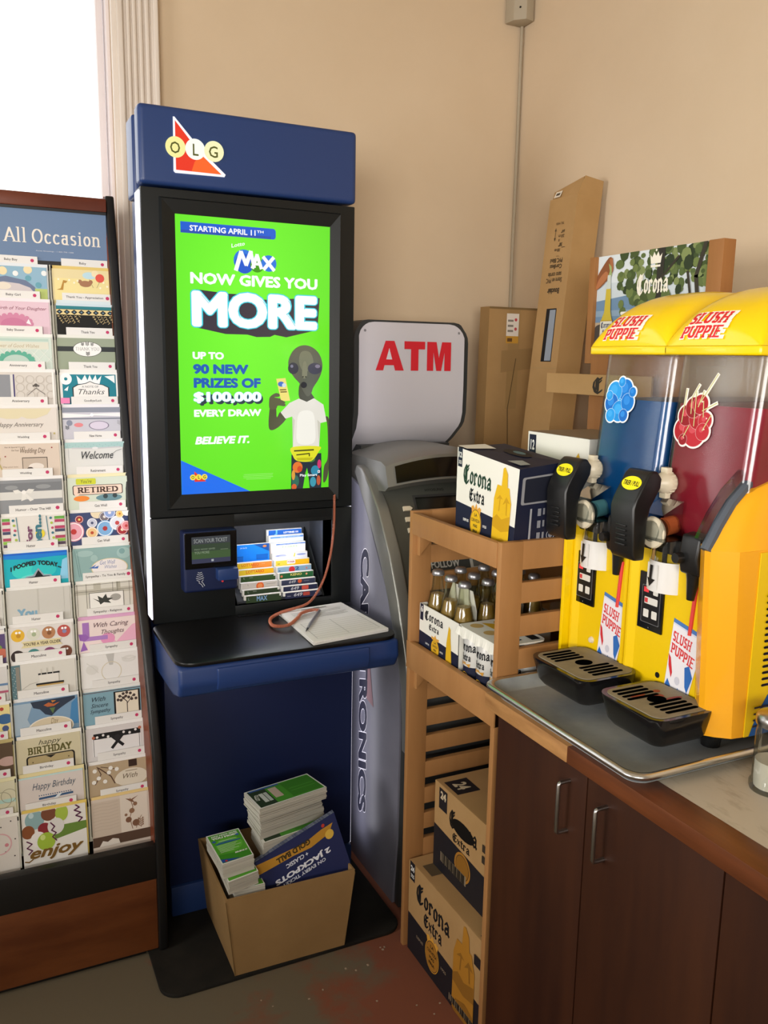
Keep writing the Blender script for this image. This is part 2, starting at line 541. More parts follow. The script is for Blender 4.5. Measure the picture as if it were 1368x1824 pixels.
def clip01(pts):
    for ax, lim, sg in ((0, 0, 1), (0, 1, -1), (1, 0, 1), (1, 1, -1)):
        out = []
        for i in range(len(pts)):
            a, b = pts[i - 1], pts[i]
            ia, ib = (a[ax] - lim) * sg >= -1e-9, (b[ax] - lim) * sg >= -1e-9
            if ia != ib:
                t = (lim - a[ax]) / (b[ax] - a[ax])
                out.append((a[0] + (b[0] - a[0]) * t, a[1] + (b[1] - a[1]) * t))
            if ib:
                out.append(b)
        pts = out
        if not pts:
            return []
    return pts

def art(mb, O, U, V, prims, pre='', off=0.0004, dz=0.00012, surf=None, clip=True):
    """flat print: O lower left corner, U and V the full edges (surf(u, v, lift) for a curved face)"""
    O, U, V = Vector(O), Vector(U), Vector(V)
    N = U.cross(V).normalized()
    asp = V.length / U.length
    if surf is None:
        surf = lambda u, v, h: O + U * u + V * v + N * h
    h = off
    def poly(pts, c):
        if clip:
            pts = clip01(pts)
        if len(pts) > 2:
            mb.add([surf(a, b, h) for a, b in pts], [tuple(range(len(pts)))], c)
    for p in prims:
        k, c = p[0], pre + p[1] if p[1].startswith('#') else p[1]
        if k == 'r':
            poly([(p[2], p[3]), (p[4], p[3]), (p[4], p[5]), (p[2], p[5])], c)
        elif k == 'rr':
            x0, y0, x1, y1, r = p[2:7]
            pts = []
            for cx, cy, a in ((x1 - r, y1 - r / asp, 0), (x0 + r, y1 - r / asp, 90), (x0 + r, y0 + r / asp, 180), (x1 - r, y0 + r / asp, 270)):
                pts += arc(cx, cy, r, r / asp, a, a + 90, 4)
            poly(pts, c)
        elif k == 'c':
            rx = p[4]
            ry = (p[5] if len(p) > 5 else p[4] / asp)
            poly(arc(p[2], p[3], rx, ry, 0, 348, 29 if rx > .03 else 11), c)
        elif k == 'p':
            poly(list(p[2]), c)
        elif k == 's':                         # smooth closed outline through the points
            q, n_ = p[2], len(p[2])
            out = []
            for i in range(n_):
                p0, p1, p2, p3 = q[i - 1], q[i], q[(i + 1) % n_], q[(i + 2) % n_]
                for j in range(5):
                    t = j / 5
                    out.append(tuple(.5 * (2 * p1[a] + (p2[a] - p0[a]) * t + (2 * p0[a] - 5 * p1[a] + 4 * p2[a] - p3[a]) * t * t + (3 * p1[a] - p0[a] - 3 * p2[a] + p3[a]) * t ** 3) for a in (0, 1)))
            poly(out, c)
        elif k == 'l':
            w = p[3] / 2
            for a, b in zip(p[2], p[2][1:]):
                dx, dy = b[0] - a[0], (b[1] - a[1]) * asp
                L = math.hypot(dx, dy) or 1e-6
                dx, dy = dx / L * w, dy / L * w
                ex, ey = dx * .5, dy * .5 / asp
                poly([(a[0] - dy - ex, a[1] + dx / asp - ey), (a[0] + dy - ex, a[1] - dx / asp - ey), (b[0] + dy + ex, b[1] - dx / asp + ey), (b[0] - dy + ex, b[1] + dx / asp + ey)], c)
        elif k == 'ring':
            cx, cy, r, w = p[2:6]
            q = arc(cx, cy, r, r / asp, 0, 360, 24)
            q2 = arc(cx, cy, r - w, (r - w) / asp, 0, 360, 24)
            for i in range(24):
                poly([q[i], q[i + 1], q2[i + 1], q2[i]], c)
        elif k == 't':
            txt, x0, y0, x1, y1 = p[2:7]
            o = p[7] if len(p) > 7 else {}
            f = o.get('font', 'sans')
            grow = o.get('grow', 0.0)
            base = sans(txt, 0, o.get('shear', 0)) if f == 'sans' else pen(txt, f, o.get('shear', 0))
            vs, fs = (sans(txt, o.get('bold', 0) + grow, o.get('shear', 0)) if f == 'sans' else pen(txt, f, o.get('shear', 0), grow))
            ref = sans(txt, o.get('bold', 0), o.get('shear', 0))[0] if f == 'sans' else base[0]
            ax, bx = min(q[0] for q in ref), max(q[0] for q in ref)
            ay, by = min(q[1] for q in ref), max(q[1] for q in ref)
            rot = math.radians(o.get('rot', 0))
            bow = o.get('arc', 0.0)
            slope = o.get('slope', 0.0)
            out = []
            W_, H_ = x1 - x0, y1 - y0
            for q in vs:
                a, b = (q[0] - ax) / (bx - ax), (q[1] - ay) / (by - ay)
                e = h + q[2] * 4e-6
                if rot:
                    # the text is laid out in a W x H box, then turned about the centre of the box
                    lx, ly = (a - .5) * o.get('len', W_), (b - .5) * o.get('hgt', H_ * asp)
                    rx, ry = lx * math.cos(rot) - ly * math.sin(rot), lx * math.sin(rot) + ly * math.cos(rot)
                    out.append(((x0 + x1) / 2 + rx, (y0 + y1) / 2 + ry / asp, e))
                else:
                    out.append((x0 + a * W_, y0 + b * H_ + bow * 4 * a * (1 - a) + slope * a, e))
            mb.add([surf(a, b, e) for a, b, e in out], fs, c)
        h += dz

# ================================================================ the setting
XR, YB, ZC = 1.90, 2.84, 3.35
b = MB(); b.box(-3.0, -3.2, -0.06, XR + .1, YB + .1, 0, 'floor_vinyl'); b.build('floor', kind='structure')
b = MB(); b.box(-3.0, -3.2, ZC, XR + .1, YB + .1, ZC + .08, 'ceiling_paint'); b.build('ceiling', kind='structure')
b = MB(); b.box(XR, -3.2, 0, XR + .1, YB + .1, ZC, 'wall_paint'); b.build('wall_right', kind='structure')
# low walls added out of view to shade the lower part of the scene
b = MB(); b.box(-3.0, -1.05, 0, XR, -.95, 1.32, 'wall_paint'); b.build('shade_wall_front', kind='structure')
b = MB(); b.box(-2.0, -.95, 0, -1.9, YB, 1.06, 'wall_paint'); b.build('shade_wall_left', kind='structure')
WX0, WX1, WZ0, WZ1 = -1.7, 0.445, 0.75, 3.12
b = MB()
b.box(WX1, YB, 0, XR, YB + .1, ZC, 'wall_paint')
b.box(-3.0, YB, 0, WX0, YB + .1, ZC, 'wall_paint')
b.box(WX0, YB, 0, WX1, YB + .1, WZ0, 'wall_paint')
b.box(WX0, YB, WZ1, WX1, YB + .1, ZC, 'wall_paint')
b.build('wall_back', kind='structure')
# window: jamb, sash and glass
w = MB()
w.frame(WX0, WZ0, WX1, WZ1, (.05, .05, .012, .05), YB + .02, YB + .10, 'window_frame_paint', .003)
w.box(WX0 + .05, YB + .05, 1.9, WX1 - .05, YB + .08, 1.94, 'window_frame_paint', .003)
win = w.build('window_1', kind='structure', origin=(-.6, YB, WZ0))
w = MB(); w.frame(WX0 + .05, WZ0 + .05, WX1 - .016, WZ1 - .05, (.04, .05, .020, .04), YB + .05, YB + .085, 'window_frame_paint', .004); w.build('sash', win)
w = MB(); w.box(WX0 + .09, YB + .066, WZ0 + .1, WX1 - .036, YB + .07, WZ1 - .09, 'window_glass'); w.build('pane', win)
# fluted casing on the right of the window
t = MB()
t.box(WX1 - .002, YB - .020, 0, WX1 + .125, YB, WZ1 + .12, 'trim_paint', .004)
for x, wd, h in ((.012, .018, .034), (.040, .012, .028), (.058, .012, .028), (.076, .012, .028), (.094, .013, .030), (.112, .012, .024)):
    t.box(WX1 + x, YB - h, 0, WX1 + x + wd, YB - .016, WZ1 + .12, 'trim_paint', .005, 3)
t.box(WX1 + .118, YB - .034, 0, WX1 + .134, YB, WZ1 + .12, 'trim_paint', .005, 3)
t.build('trim_1', kind='structure')
# plastic cable cover high in the corner, with the cable running down the corner
t = thing('cable_cover', (XR - .04, YB - .04, 2.78), 'beige plastic cable cover running up the corner of the walls to the ceiling', 'cable cover')
c = MB(); c.prism([(XR - .082, YB - .006), (XR - .074, YB - .05), (XR - .042, YB - .082), (XR - .006, YB - .075), (XR - .003, YB - .003)], 'z', 2.79, ZC - .001, 'conduit_paint', .004); c.build('cover', t)
c = MB(); c.tube([(XR - .012, YB - .012, 2.80), (XR - .010, YB - .010, 2.4), (XR - .013, YB - .011, 2.0), (XR - .011, YB - .012, 1.5), (XR - .012, YB - .012, .9)], .006, 'conduit_paint', 8); c.build('cable', t)
c = MB(); c.lathe([(.003, -.002), (.003, .002)], (XR - .060, YB - .068, 2.83), 'rack_black', 8, 'y'); c.build('screw', t)

# scattered bits of grit on the worn floor
rnd = random.Random(3)
g = MB()
for i in range(26):
    x, y, s = rnd.uniform(.55, .99), rnd.uniform(1.45, 1.9), rnd.uniform(.002, .006)
    g.box(x, y, 0.0002, x + s, y + s * rnd.uniform(.6, 1.4), .0015, 'dust_bit')
g.build('floor_grit', label='scattered crumbs of grit on the worn floor beside the black base plate', cat='grit', kind='stuff')

# ================================================================ lottery kiosk
KX0, KX1, KY = .415, .998, 2.285
k = thing('lottery_kiosk', (.70, 2.37, 0), 'tall blue and black lottery kiosk with a bright green advert screen', 'kiosk')
# rubber base plate
def rounded(x0, y0, x1, y1, r, n=6):
    p = []
    for cx, cy, a in ((x1 - r, y1 - r, 0), (x0 + r, y1 - r, 90), (x0 + r, y0 + r, 180), (x1 - r, y0 + r, 270)):
        for i in range(n + 1):
            tt = math.radians(a + 90 * i / n)
            p.append((cx + r * math.cos(tt), cy + r * math.sin(tt)))
    return p
c = MB(); c.prism(rounded(.345, 1.935, 1.02, 2.47, .05), 'z', 0, .012, 'pad_rubber', .004); c.build('base_plate', k, label='flat black base plate on the floor under the kiosk')
c = MB()
c.box(.43, 2.25, .105, .992, 2.47, .80, 'kiosk_navy', .006)
c.build('lower_cabinet', k)
c = MB(); c.box(.432, 2.243, .012, .992, 2.47, .104, 'kiosk_blue', .006); c.build('plinth', k)
# upper housing, with the niche left open
NX0, NX1, NZ0, NZ1, ND = .643, .935, .902, 1.142, 2.475
c = MB()
c.box(KX0, KY, .875, NX0, 2.36, 1.167, 'kiosk_black', .003)
c.box(NX1, KY, .875, KX1, 2.36, 1.167, 'kiosk_black', .003)
c.box(NX0 - .002, KY + .001, NZ1, NX1 + .002, 2.36, 1.167, 'kiosk_black', .002)
c.box(NX0 - .002, KY + .001, .875, NX1 + .002, 2.36, NZ0, 'kiosk_black', .002)
c.box(KX0, KY, 1.169, KX1, 2.36, 2.012, 'kiosk_black', .003)
c.box(KX0 + .03, 2.355, .80, NX0 - .007, 2.385, 2.0, 'kiosk_navy')
c.box(NX1 + .007, 2.355, .80, KX1 - .03, 2.385, 2.0, 'kiosk_navy')
c.box(NX0 - .007, 2.355, NZ1 + .008, NX1 + .007, 2.385, 2.0, 'kiosk_navy')
c.build('housing', k)
c = MB()
c.box(KX0 + .01, 2.385, .80, NX0 - .005, 2.47, 2.0, 'kiosk_blue', .004)
c.box(NX1 + .005, 2.385, .80, KX1 - .01, 2.47, 2.0, 'kiosk_blue', .004)
c.box(NX0 - .005, 2.385, NZ1 + .01, NX1 + .005, 2.47, 2.0, 'kiosk_blue')
c.box(NX0 - .005, 2.385, .80, NX1 + .005, 2.47, NZ0 - .01, 'kiosk_blue')
c.build('rear_housing', k)
# bezel (ring around the screen, chamfered in)
SX0, SX1, SZ0, SZ1 = .498, .922, 1.230, 1.952
BX0, BX1, BZ0, BZ1 = .464, .950, 1.194, 1.986
c = MB()
o_, i_ = [(BX0, BZ0), (BX1, BZ0), (BX1, BZ1), (BX0, BZ1)], [(SX0, SZ0), (SX1, SZ0), (SX1, SZ1), (SX0, SZ1)]
p_ = [(BX0 - .005, BZ0 - .005), (BX1 + .005, BZ0 - .005), (BX1 + .005, BZ1 + .005), (BX0 - .005, BZ1 + .005)]
for A, ya, Bq, yb in ((p_, KY - .0005, o_, KY - .012), (o_, KY - .012, i_, KY - .004)):
    for j in range(4):
        q = (j + 1) % 4
        c.quad((A[j][0], ya, A[j][1]), (A[q][0], ya, A[q][1]), (Bq[q][0], yb, Bq[q][1]), (Bq[j][0], yb, Bq[j][1]), 'kiosk_black')
c.build('screen_bezel', k, smooth=False)
# ------- lit screen with the advert
G = '#55e010'
def ell(cx, cy, rx, ry, a0=0, a1=350, n=20):
    return arc(cx, cy, rx, ry, a0, a1, n)
poster = [
    ('r', '#1f5fd2', .032, .938, .60, .976), ('rr', '#1f5fd2', .4, .938, .632, .976, .018), ('r', '#2a4fb4', .032, .938, .6, .948),
    ('t', '#ffffff', 'STARTING APRIL 11', .087, .946, .50, .966, {'bold': .028}), ('t', '#ffffff', 'TH', .508, .957, .552, .966, {'bold': .03}),
    ('t', '#ffffff', 'Lotto', .345, .898, .43, .912, {'bold': .02, 'slope': .012}),
    ('c', '#2a78e0', .425, .855, .068), ('c', '#1a5ad0', .425, .845, .06), ('c', '#3f9a10', .508, .842, .044), ('c', '#2a78e0', .585, .851, .05),
    ('l', '#ffffff', [(.372, .822), (.405, .885)], .026), ('l', '#ffffff', [(.405, .885), (.437, .842)], .024), ('l', '#ffffff', [(.437, .842), (.468, .888)], .026), ('l', '#ffffff', [(.468, .888), (.488, .835)], .022),
    ('l', '#ffffff', [(.478, .832), (.508, .878)], .022), ('l', '#ffffff', [(.508, .878), (.535, .832)], .022), ('l', '#ffffff', [(.492, .846), (.526, .846)], .016),
    ('l', '#ffffff', [(.55, .872), (.618, .828)], .022), ('l', '#ffffff', [(.615, .872), (.553, .830)], .022),
    ('t', '#ffffff', 'NOW GIVES YOU', .084, .764, .914, .805, {'bold': .045}),
    ('p', '#3a3440', [(.30, .590), (.10, .612), (.12, .745), (.32, .735), (.40, .735), (.45, .72), (.6, .72), (.78, .73), (.93, .735), (.915, .615), (.70, .584), (.62, .592), (.59, .584), (.5, .582), (.44, .59)]),
    ('t', '#40d8e8', 'MORE', .088, .612, .914, .742, {'bold': .055, 'grow': .022}), ('t', '#ffffff', 'MORE', .088, .612, .914, .742, {'bold': .055}),
    ('t', '#ffffff', 'UP TO', .088, .497, .286, .524, {'bold': .055}),
    ('t', '#1d5fb8', '90 NEW', .089, .444, .444, .480, {'bold': .06}), ('t', '#1d5fb8', 'PRIZES OF', .091, .393, .525, .430, {'bold': .055}),
    ('t', '#2a3a48', '$100,000', .108, .328, .54, .370, {'bold': .07}), ('t', '#7be8f4', '$100,000', .089, .337, .529, .379, {'bold': .06, 'grow': .016}), ('t', '#ffffff', '$100,000', .089, .337, .529, .379, {'bold': .055}),
    ('t', '#ffffff', 'EVERY DRAW', .089, .287, .527, .314, {'bold': .055}),
    ('t', '#ffffff', 'BELIEVE IT.', .092, .185, .446, .214, {'bold': .05, 'shear': .22}),
    ('p', '#1470f0', [(0, 0), (.446, 0), (0, .128)]),
    ('p', '#e83a2a', [(.083, .085), (.083, .046), (.158, .046)]), ('c', '#f8e24a', .073, .063, .019), ('c', '#f8e24a', .110, .063, .019), ('c', '#f8e24a', .147, .063, .019),
    ('t', '#4a4410', 'O', .064, .057, .082, .069, {'bold': .02}), ('t', '#4a4410', 'L', .105, .057, .117, .069, {'bold': .02}), ('t', '#4a4410', 'G', .139, .057, .156, .069, {'bold': .02}),
    ('r', '#9af070', .405, .064, .604, .066), ('r', '#9af070', .40, .058, .60, .060), ('r', '#9af070', .402, .052, .604, .054), ('r', '#9af070', .42, .046, .59, .048),
    # grey alien in a white tee, belt bag and flowered trousers
    ('s', '#4e5038', [(.943, .27), (.982, .265), (.992, .19), (.990, .115), (.965, .083), (.96, .022), (.985, .034), (1, .09), (1, .27)]),
    ('s', '#4e5038', [(.658, .302), (.70, .28), (.632, .240), (.578, .240), (.584, .319), (.600, .335), (.626, .319), (.632, .282)]),
    ('s', '#5c5e42', [(.580, .345), (.590, .362), (.627, .374), (.655, .368), (.645, .36), (.615, .358), (.66, .352), (.672, .344), (.66, .340), (.618, .345), (.68, .334), (.692, .330), (.684, .324), (.64, .326), (.626, .314), (.584, .314)]),
    ('p', '#f2e27a', [(.629, .428), (.692, .431), (.724, .345), (.662, .343)]), ('c', '#3f74c8', .662, .408, .022, .010), ('c', '#d0e0f0', .682, .404, .014, .008), ('p', '#5a4a20', [(.652, .388), (.696, .389), (.698, .385), (.654, .384)]), ('p', '#5a4a20', [(.656, .380), (.700, .381), (.702, .377), (.658, .376)]),
    ('s', '#5c5e42', [(.594, .336), (.60, .352), (.66, .348), (.690, .339), (.678, .333), (.63, .338), (.61, .326)]),
    ('s', '#46483a', [(.785, .36), (.80, .42), (.88, .42), (.868, .38), (.895, .35), (.84, .335)]),
    ('p', '#e8e4d8', [(.785, .353), (.84, .340), (.89, .354), (.958, .329), (.982, .262), (.938, .257), (.934, .21), (.929, .162), (.742, .165), (.742, .23), (.738, .284), (.691, .276), (.658, .300), (.719, .336)]),
    ('s', '#f6f3e8', [(.79, .30), (.88, .30), (.90, .24), (.89, .18), (.78, .18), (.77, .24)]), ('p', '#d0ccbc', [(.742, .165), (.755, .27), (.738, .284)]), ('p', '#d0ccbc', [(.929, .165), (.915, .27), (.938, .257)]),
    ('p', '#26303c', [(.732, .135), (.944, .138), (.948, .05), (.944, 0), (.861, 0), (.85, .06), (.842, .082), (.83, .06), (.812, 0), (.728, 0)]),
    ('p', '#e87a30', ell(.775, .085, .035, .022)), ('p', '#d84a28', ell(.79, .078, .018, .012)), ('p', '#2f8aa8', ell(.90, .07, .03, .02)), ('p', '#2a6a5a', ell(.76, .03, .025, .024)), ('p', '#d03a70', ell(.93, .095, .014, .018)), ('p', '#3f9ab0', ell(.885, .025, .022, .02)), ('p', '#e0a040', ell(.745, .055, .012, .02)), ('p', '#c05a3a', ell(.925, .03, .014, .02)), ('p', '#48803a', ell(.87, .115, .03, .012)), ('p', '#d86030', ell(.75, .008, .018, .012)),
    ('s', '#e4e22a', [(.737, .165), (.928, .165), (.924, .143), (.871, .108), (.775, .110), (.741, .132)]), ('l', '#4a4a14', [(.752, .150), (.888, .152)], .010), ('l', '#4a4a14', [(.768, .134), (.858, .138), (.858, .128)], .008), ('p', '#c4c01a', [(.775, .112), (.871, .110), (.885, .122), (.765, .122)]),
    ('s', '#5a5c4c', [(.829, .556), (.88, .548), (.925, .525), (.948, .490), (.943, .455), (.92, .425), (.885, .395), (.868, .37), (.84, .362), (.81, .385), (.79, .41), (.75, .435), (.718, .465), (.712, .495), (.738, .53), (.78, .55)]),
    ('s', '#74765e', [(.80, .53), (.86, .53), (.885, .49), (.84, .455), (.815, .455), (.785, .49)]), ('s', '#808066', [(.815, .49), (.835, .49), (.842, .445), (.826, .430), (.806, .44)]),
    ('p', '#2a2e3c', ell(.745, .468, .036, .022)), ('p', '#3c3a4a', ell(.896, .468, .05, .022)), ('p', '#7c7c90', ell(.735, .476, .01, .006)), ('p', '#80788a', ell(.915, .477, .018, .007)),
    ('p', '#3c3e30', ell(.812, .436, .006, .003)), ('p', '#3c3e30', ell(.832, .436, .006, .003)),
    ('p', '#16161a', ell(.818, .405, .022, .012)),
    ('t', '#ffffff', 'Play Smart', .791, .045, .914, .058, {'bold': .02}), ('r', '#ffffff', .918, .060, .934, .070), ('r', '#9a3050', .922, .0625, .930, .0675),
]
c = MB()
c.box(SX0 - .001, KY - .0035, SZ0 - .001, SX1 + .001, KY + .001, SZ1 + .001, 'screen_green')
art(c, (SX0, KY - .0035, SZ0), (SX1 - SX0, 0, 0), (0, 0, SZ1 - SZ0), poster, 'E', off=.0003, dz=.00004)
c.build('advert_screen', k, label='bright green lottery advert screen with a grey alien', smooth=False)
# header box with the lit sign
c = MB(); c.box(KX0 - .002, KY - .006, 2.018, KX1 + .002, 2.335, 2.207, 'kiosk_blue', .014, 4); c.box(KX0 + .012, 2.33, 2.02, KX1 - .012, 2.375, 2.2, 'kiosk_navy'); c.box(KX0 - .001, 2.372, 2.0, KX1 + .001, 2.462, 2.2, 'kiosk_blue', .008, 3)
hd = c.build('header', k)
c = MB()
hz, hx = KY - .0062, .470
art(c, (.470, hz, 2.045), (.16, 0, 0), (0, 0, .14), [
    ('p', '#fdfdff', [(.175, .98), (.20, .98), (.62, .46), (1.0, .09), (.98, .045), (.19, .03), (.165, .06)]),
    ('p', '#f03a22', [(.205, .92), (.205, .085), (.93, .085), (.60, .40)]),
    ('p', '#ff6a2a', [(.45, .085), (.93, .085), (.60, .40), (.5, .25)]),
    ('c', '#fbf3a0', .205, .47, .158), ('c', '#fffff4', .515, .47, .158), ('c', '#fbf7c0', .815, .47, .158),
    ('t', '#5a5a22', 'O', .12, .36, .275, .56, {'bold': .01}), ('t', '#5a5a22', 'L', .475, .36, .565, .56, {'bold': .01}), ('t', '#5a5a22', 'G', .73, .36, .875, .56, {'bold': .01})], 'E', off=.003, dz=.0002, clip=False)
c.build('logo_sign', hd, label='lit red and yellow sign with three letters', smooth=False)
# light strips down both sides
for s, xa in ((-1, KX0), (1, KX1)):
    c = MB(); c.box(xa - .003 if s < 0 else xa - .004, 2.298, .885, xa + .004 if s < 0 else xa + .003, 2.352, 2.005, 'led_white', .001)
    if s > 0:
        c.box(.989, 2.262, .10, .996, 2.32, .79, 'led_white', .001)
    c.build('side_light', k, label='white light strip along the side edge')
# niche liner and its light, tiers
c = MB()
c.box(NX0 - .006, KY + .004, NZ0 - .006, NX0, ND, NZ1 + .006, 'niche_liner')
c.box(NX1, KY + .004, NZ0 - .006, NX1 + .006, ND, NZ1 + .006, 'niche_liner')
c.box(NX0, ND - .006, NZ0, NX1, ND, NZ1, 'niche_liner')
c.box(NX0, KY + .004, NZ1, NX1, ND, NZ1 + .006, 'niche_liner')
c.box(NX0, KY + .004, NZ0 - .006, NX1, ND, NZ0, 'niche_liner')
c.box(NX0 - .001, KY + .002, 1.132, NX1 + .001, KY + .02, NZ1 + .003, 'kiosk_black')
c.build('niche', k, label='lit recess holding the slip stacks')
c = MB(); c.box(NX0 + .02, KY + .03, NZ1 - .006, NX1 - .02, KY + .045, NZ1 - .001, 'niche_light'); c.build('niche_lamp', k)
c = MB()
c.prism([(2.305, NZ0), (2.45, NZ0), (2.45, .965), (2.442, .965), (2.305, .908)], 'x', .655, .912, 'niche_liner')
c.prism([(2.296, .905), (2.40, 1.02), (2.46, 1.08), (2.46, NZ0), (2.296, NZ0)], 'x', .912, .916, 'kiosk_black')
c.prism([(2.296, .905), (2.40, 1.0), (2.46, 1.05), (2.46, NZ0), (2.296, NZ0)], 'x', .652, .655, 'kiosk_black')
c.build('slip_tray', k)
# ticket scanner
c = MB(); c.box(.490, KY - .045, .966, .638, KY + .002, 1.134, 'kiosk_navy', .008, 3)
sc_ = c.build('ticket_scanner', k, label='small ticket scanner with a dim screen')
c = MB(); c.box(.493, KY - .048, 1.032, .635, KY - .044, 1.131, 'kiosk_black_gloss', .002)
art(c, (.511, KY - .048, 1.047), (.106, 0, 0), (0, 0, .073), [
    ('r', '#3a4a38', 0, 0, 1, 1), ('r', '#41454a', 0, .72, 1, 1), ('r', '#3c3f58', 0, 0, 1, .17), ('r', '#46603a', 0, .17, 1, .45),
    ('t', '#aeb2b0', 'SCAN YOUR TICKET', .06, .77, .92, .92, {}), ('t', '#8a9a80', 'YOU MORE', .07, .36, .45, .46, {'bold': .02}), ('t', '#8a9a80', 'MAX NOW GIVES', .07, .5, .6, .56, {'bold': .01}), ('r', '#7a8a6c', .74, .47, .94, .49), ('r', '#b8bcc0', .5, .05, .56, .13)], 'D', off=.0003, dz=.00006)
c.build('display', sc_, smooth=False)
c = MB(); c.box(.575, KY - .075, 1.0, .632, KY - .044, 1.032, 'kiosk_blue', .004); c.build('reader_hood', sc_)
c = MB(); c.lathe([(.003, -.002), (.003, .002)], (.594, KY - .0465, .992), 'E#c03030', 8, 'y'); c.build('scan_lamp', sc_, label='tiny red lamp')
c = MB()
art(c, (.515, KY - .0452, .978), (.035, 0, 0), (0, 0, .045), [('l', '#b8bcc4', [(.2, .62), (.5, .54), (.8, .62)], .05), ('l', '#b8bcc4', [(.25, .74), (.5, .67), (.75, .74)], .05), ('l', '#b8bcc4', [(.3, .86), (.5, .80), (.7, .86)], .05), ('l', '#b8bcc4', [(.36, .97), (.5, .93), (.64, .97)], .05),
    ('l', '#b8bcc4', [(.25, .50), (.45, .42), (.42, .32), (.6, .22), (.72, .05)], .05), ('l', '#b8bcc4', [(.75, .50), (.62, .38), (.72, .3), (.85, .12)], .05)], off=.0003)
c.build('tap_symbol', sc_, smooth=False)
# writing counter
c = MB(); c.prism(rounded(.405, 1.945, .995, KY + .002, .045), 'z', .866, .876, 'counter_black', .003)
c.build('writing_counter', k)
c = MB()
c.prism([(1.950, .865), (1.944, .82), (1.962, .788), (2.02, .772), (2.285, .765), (2.285, .865)], 'x', .407, .993, 'kiosk_blue', .010, 3)
c.prism([(1.9435, .855), (1.940, .82), (1.950, .798), (1.965, .798), (1.965, .855)], 'x', .500, .905, 'kiosk_blue', .004, 3)
c.build('counter_apron', k)
c = MB(); c.box(.643, 2.262, .8755, .79, 2.274, .8785, 'kiosk_black_gloss', .001); c.build('slot_lip', k)

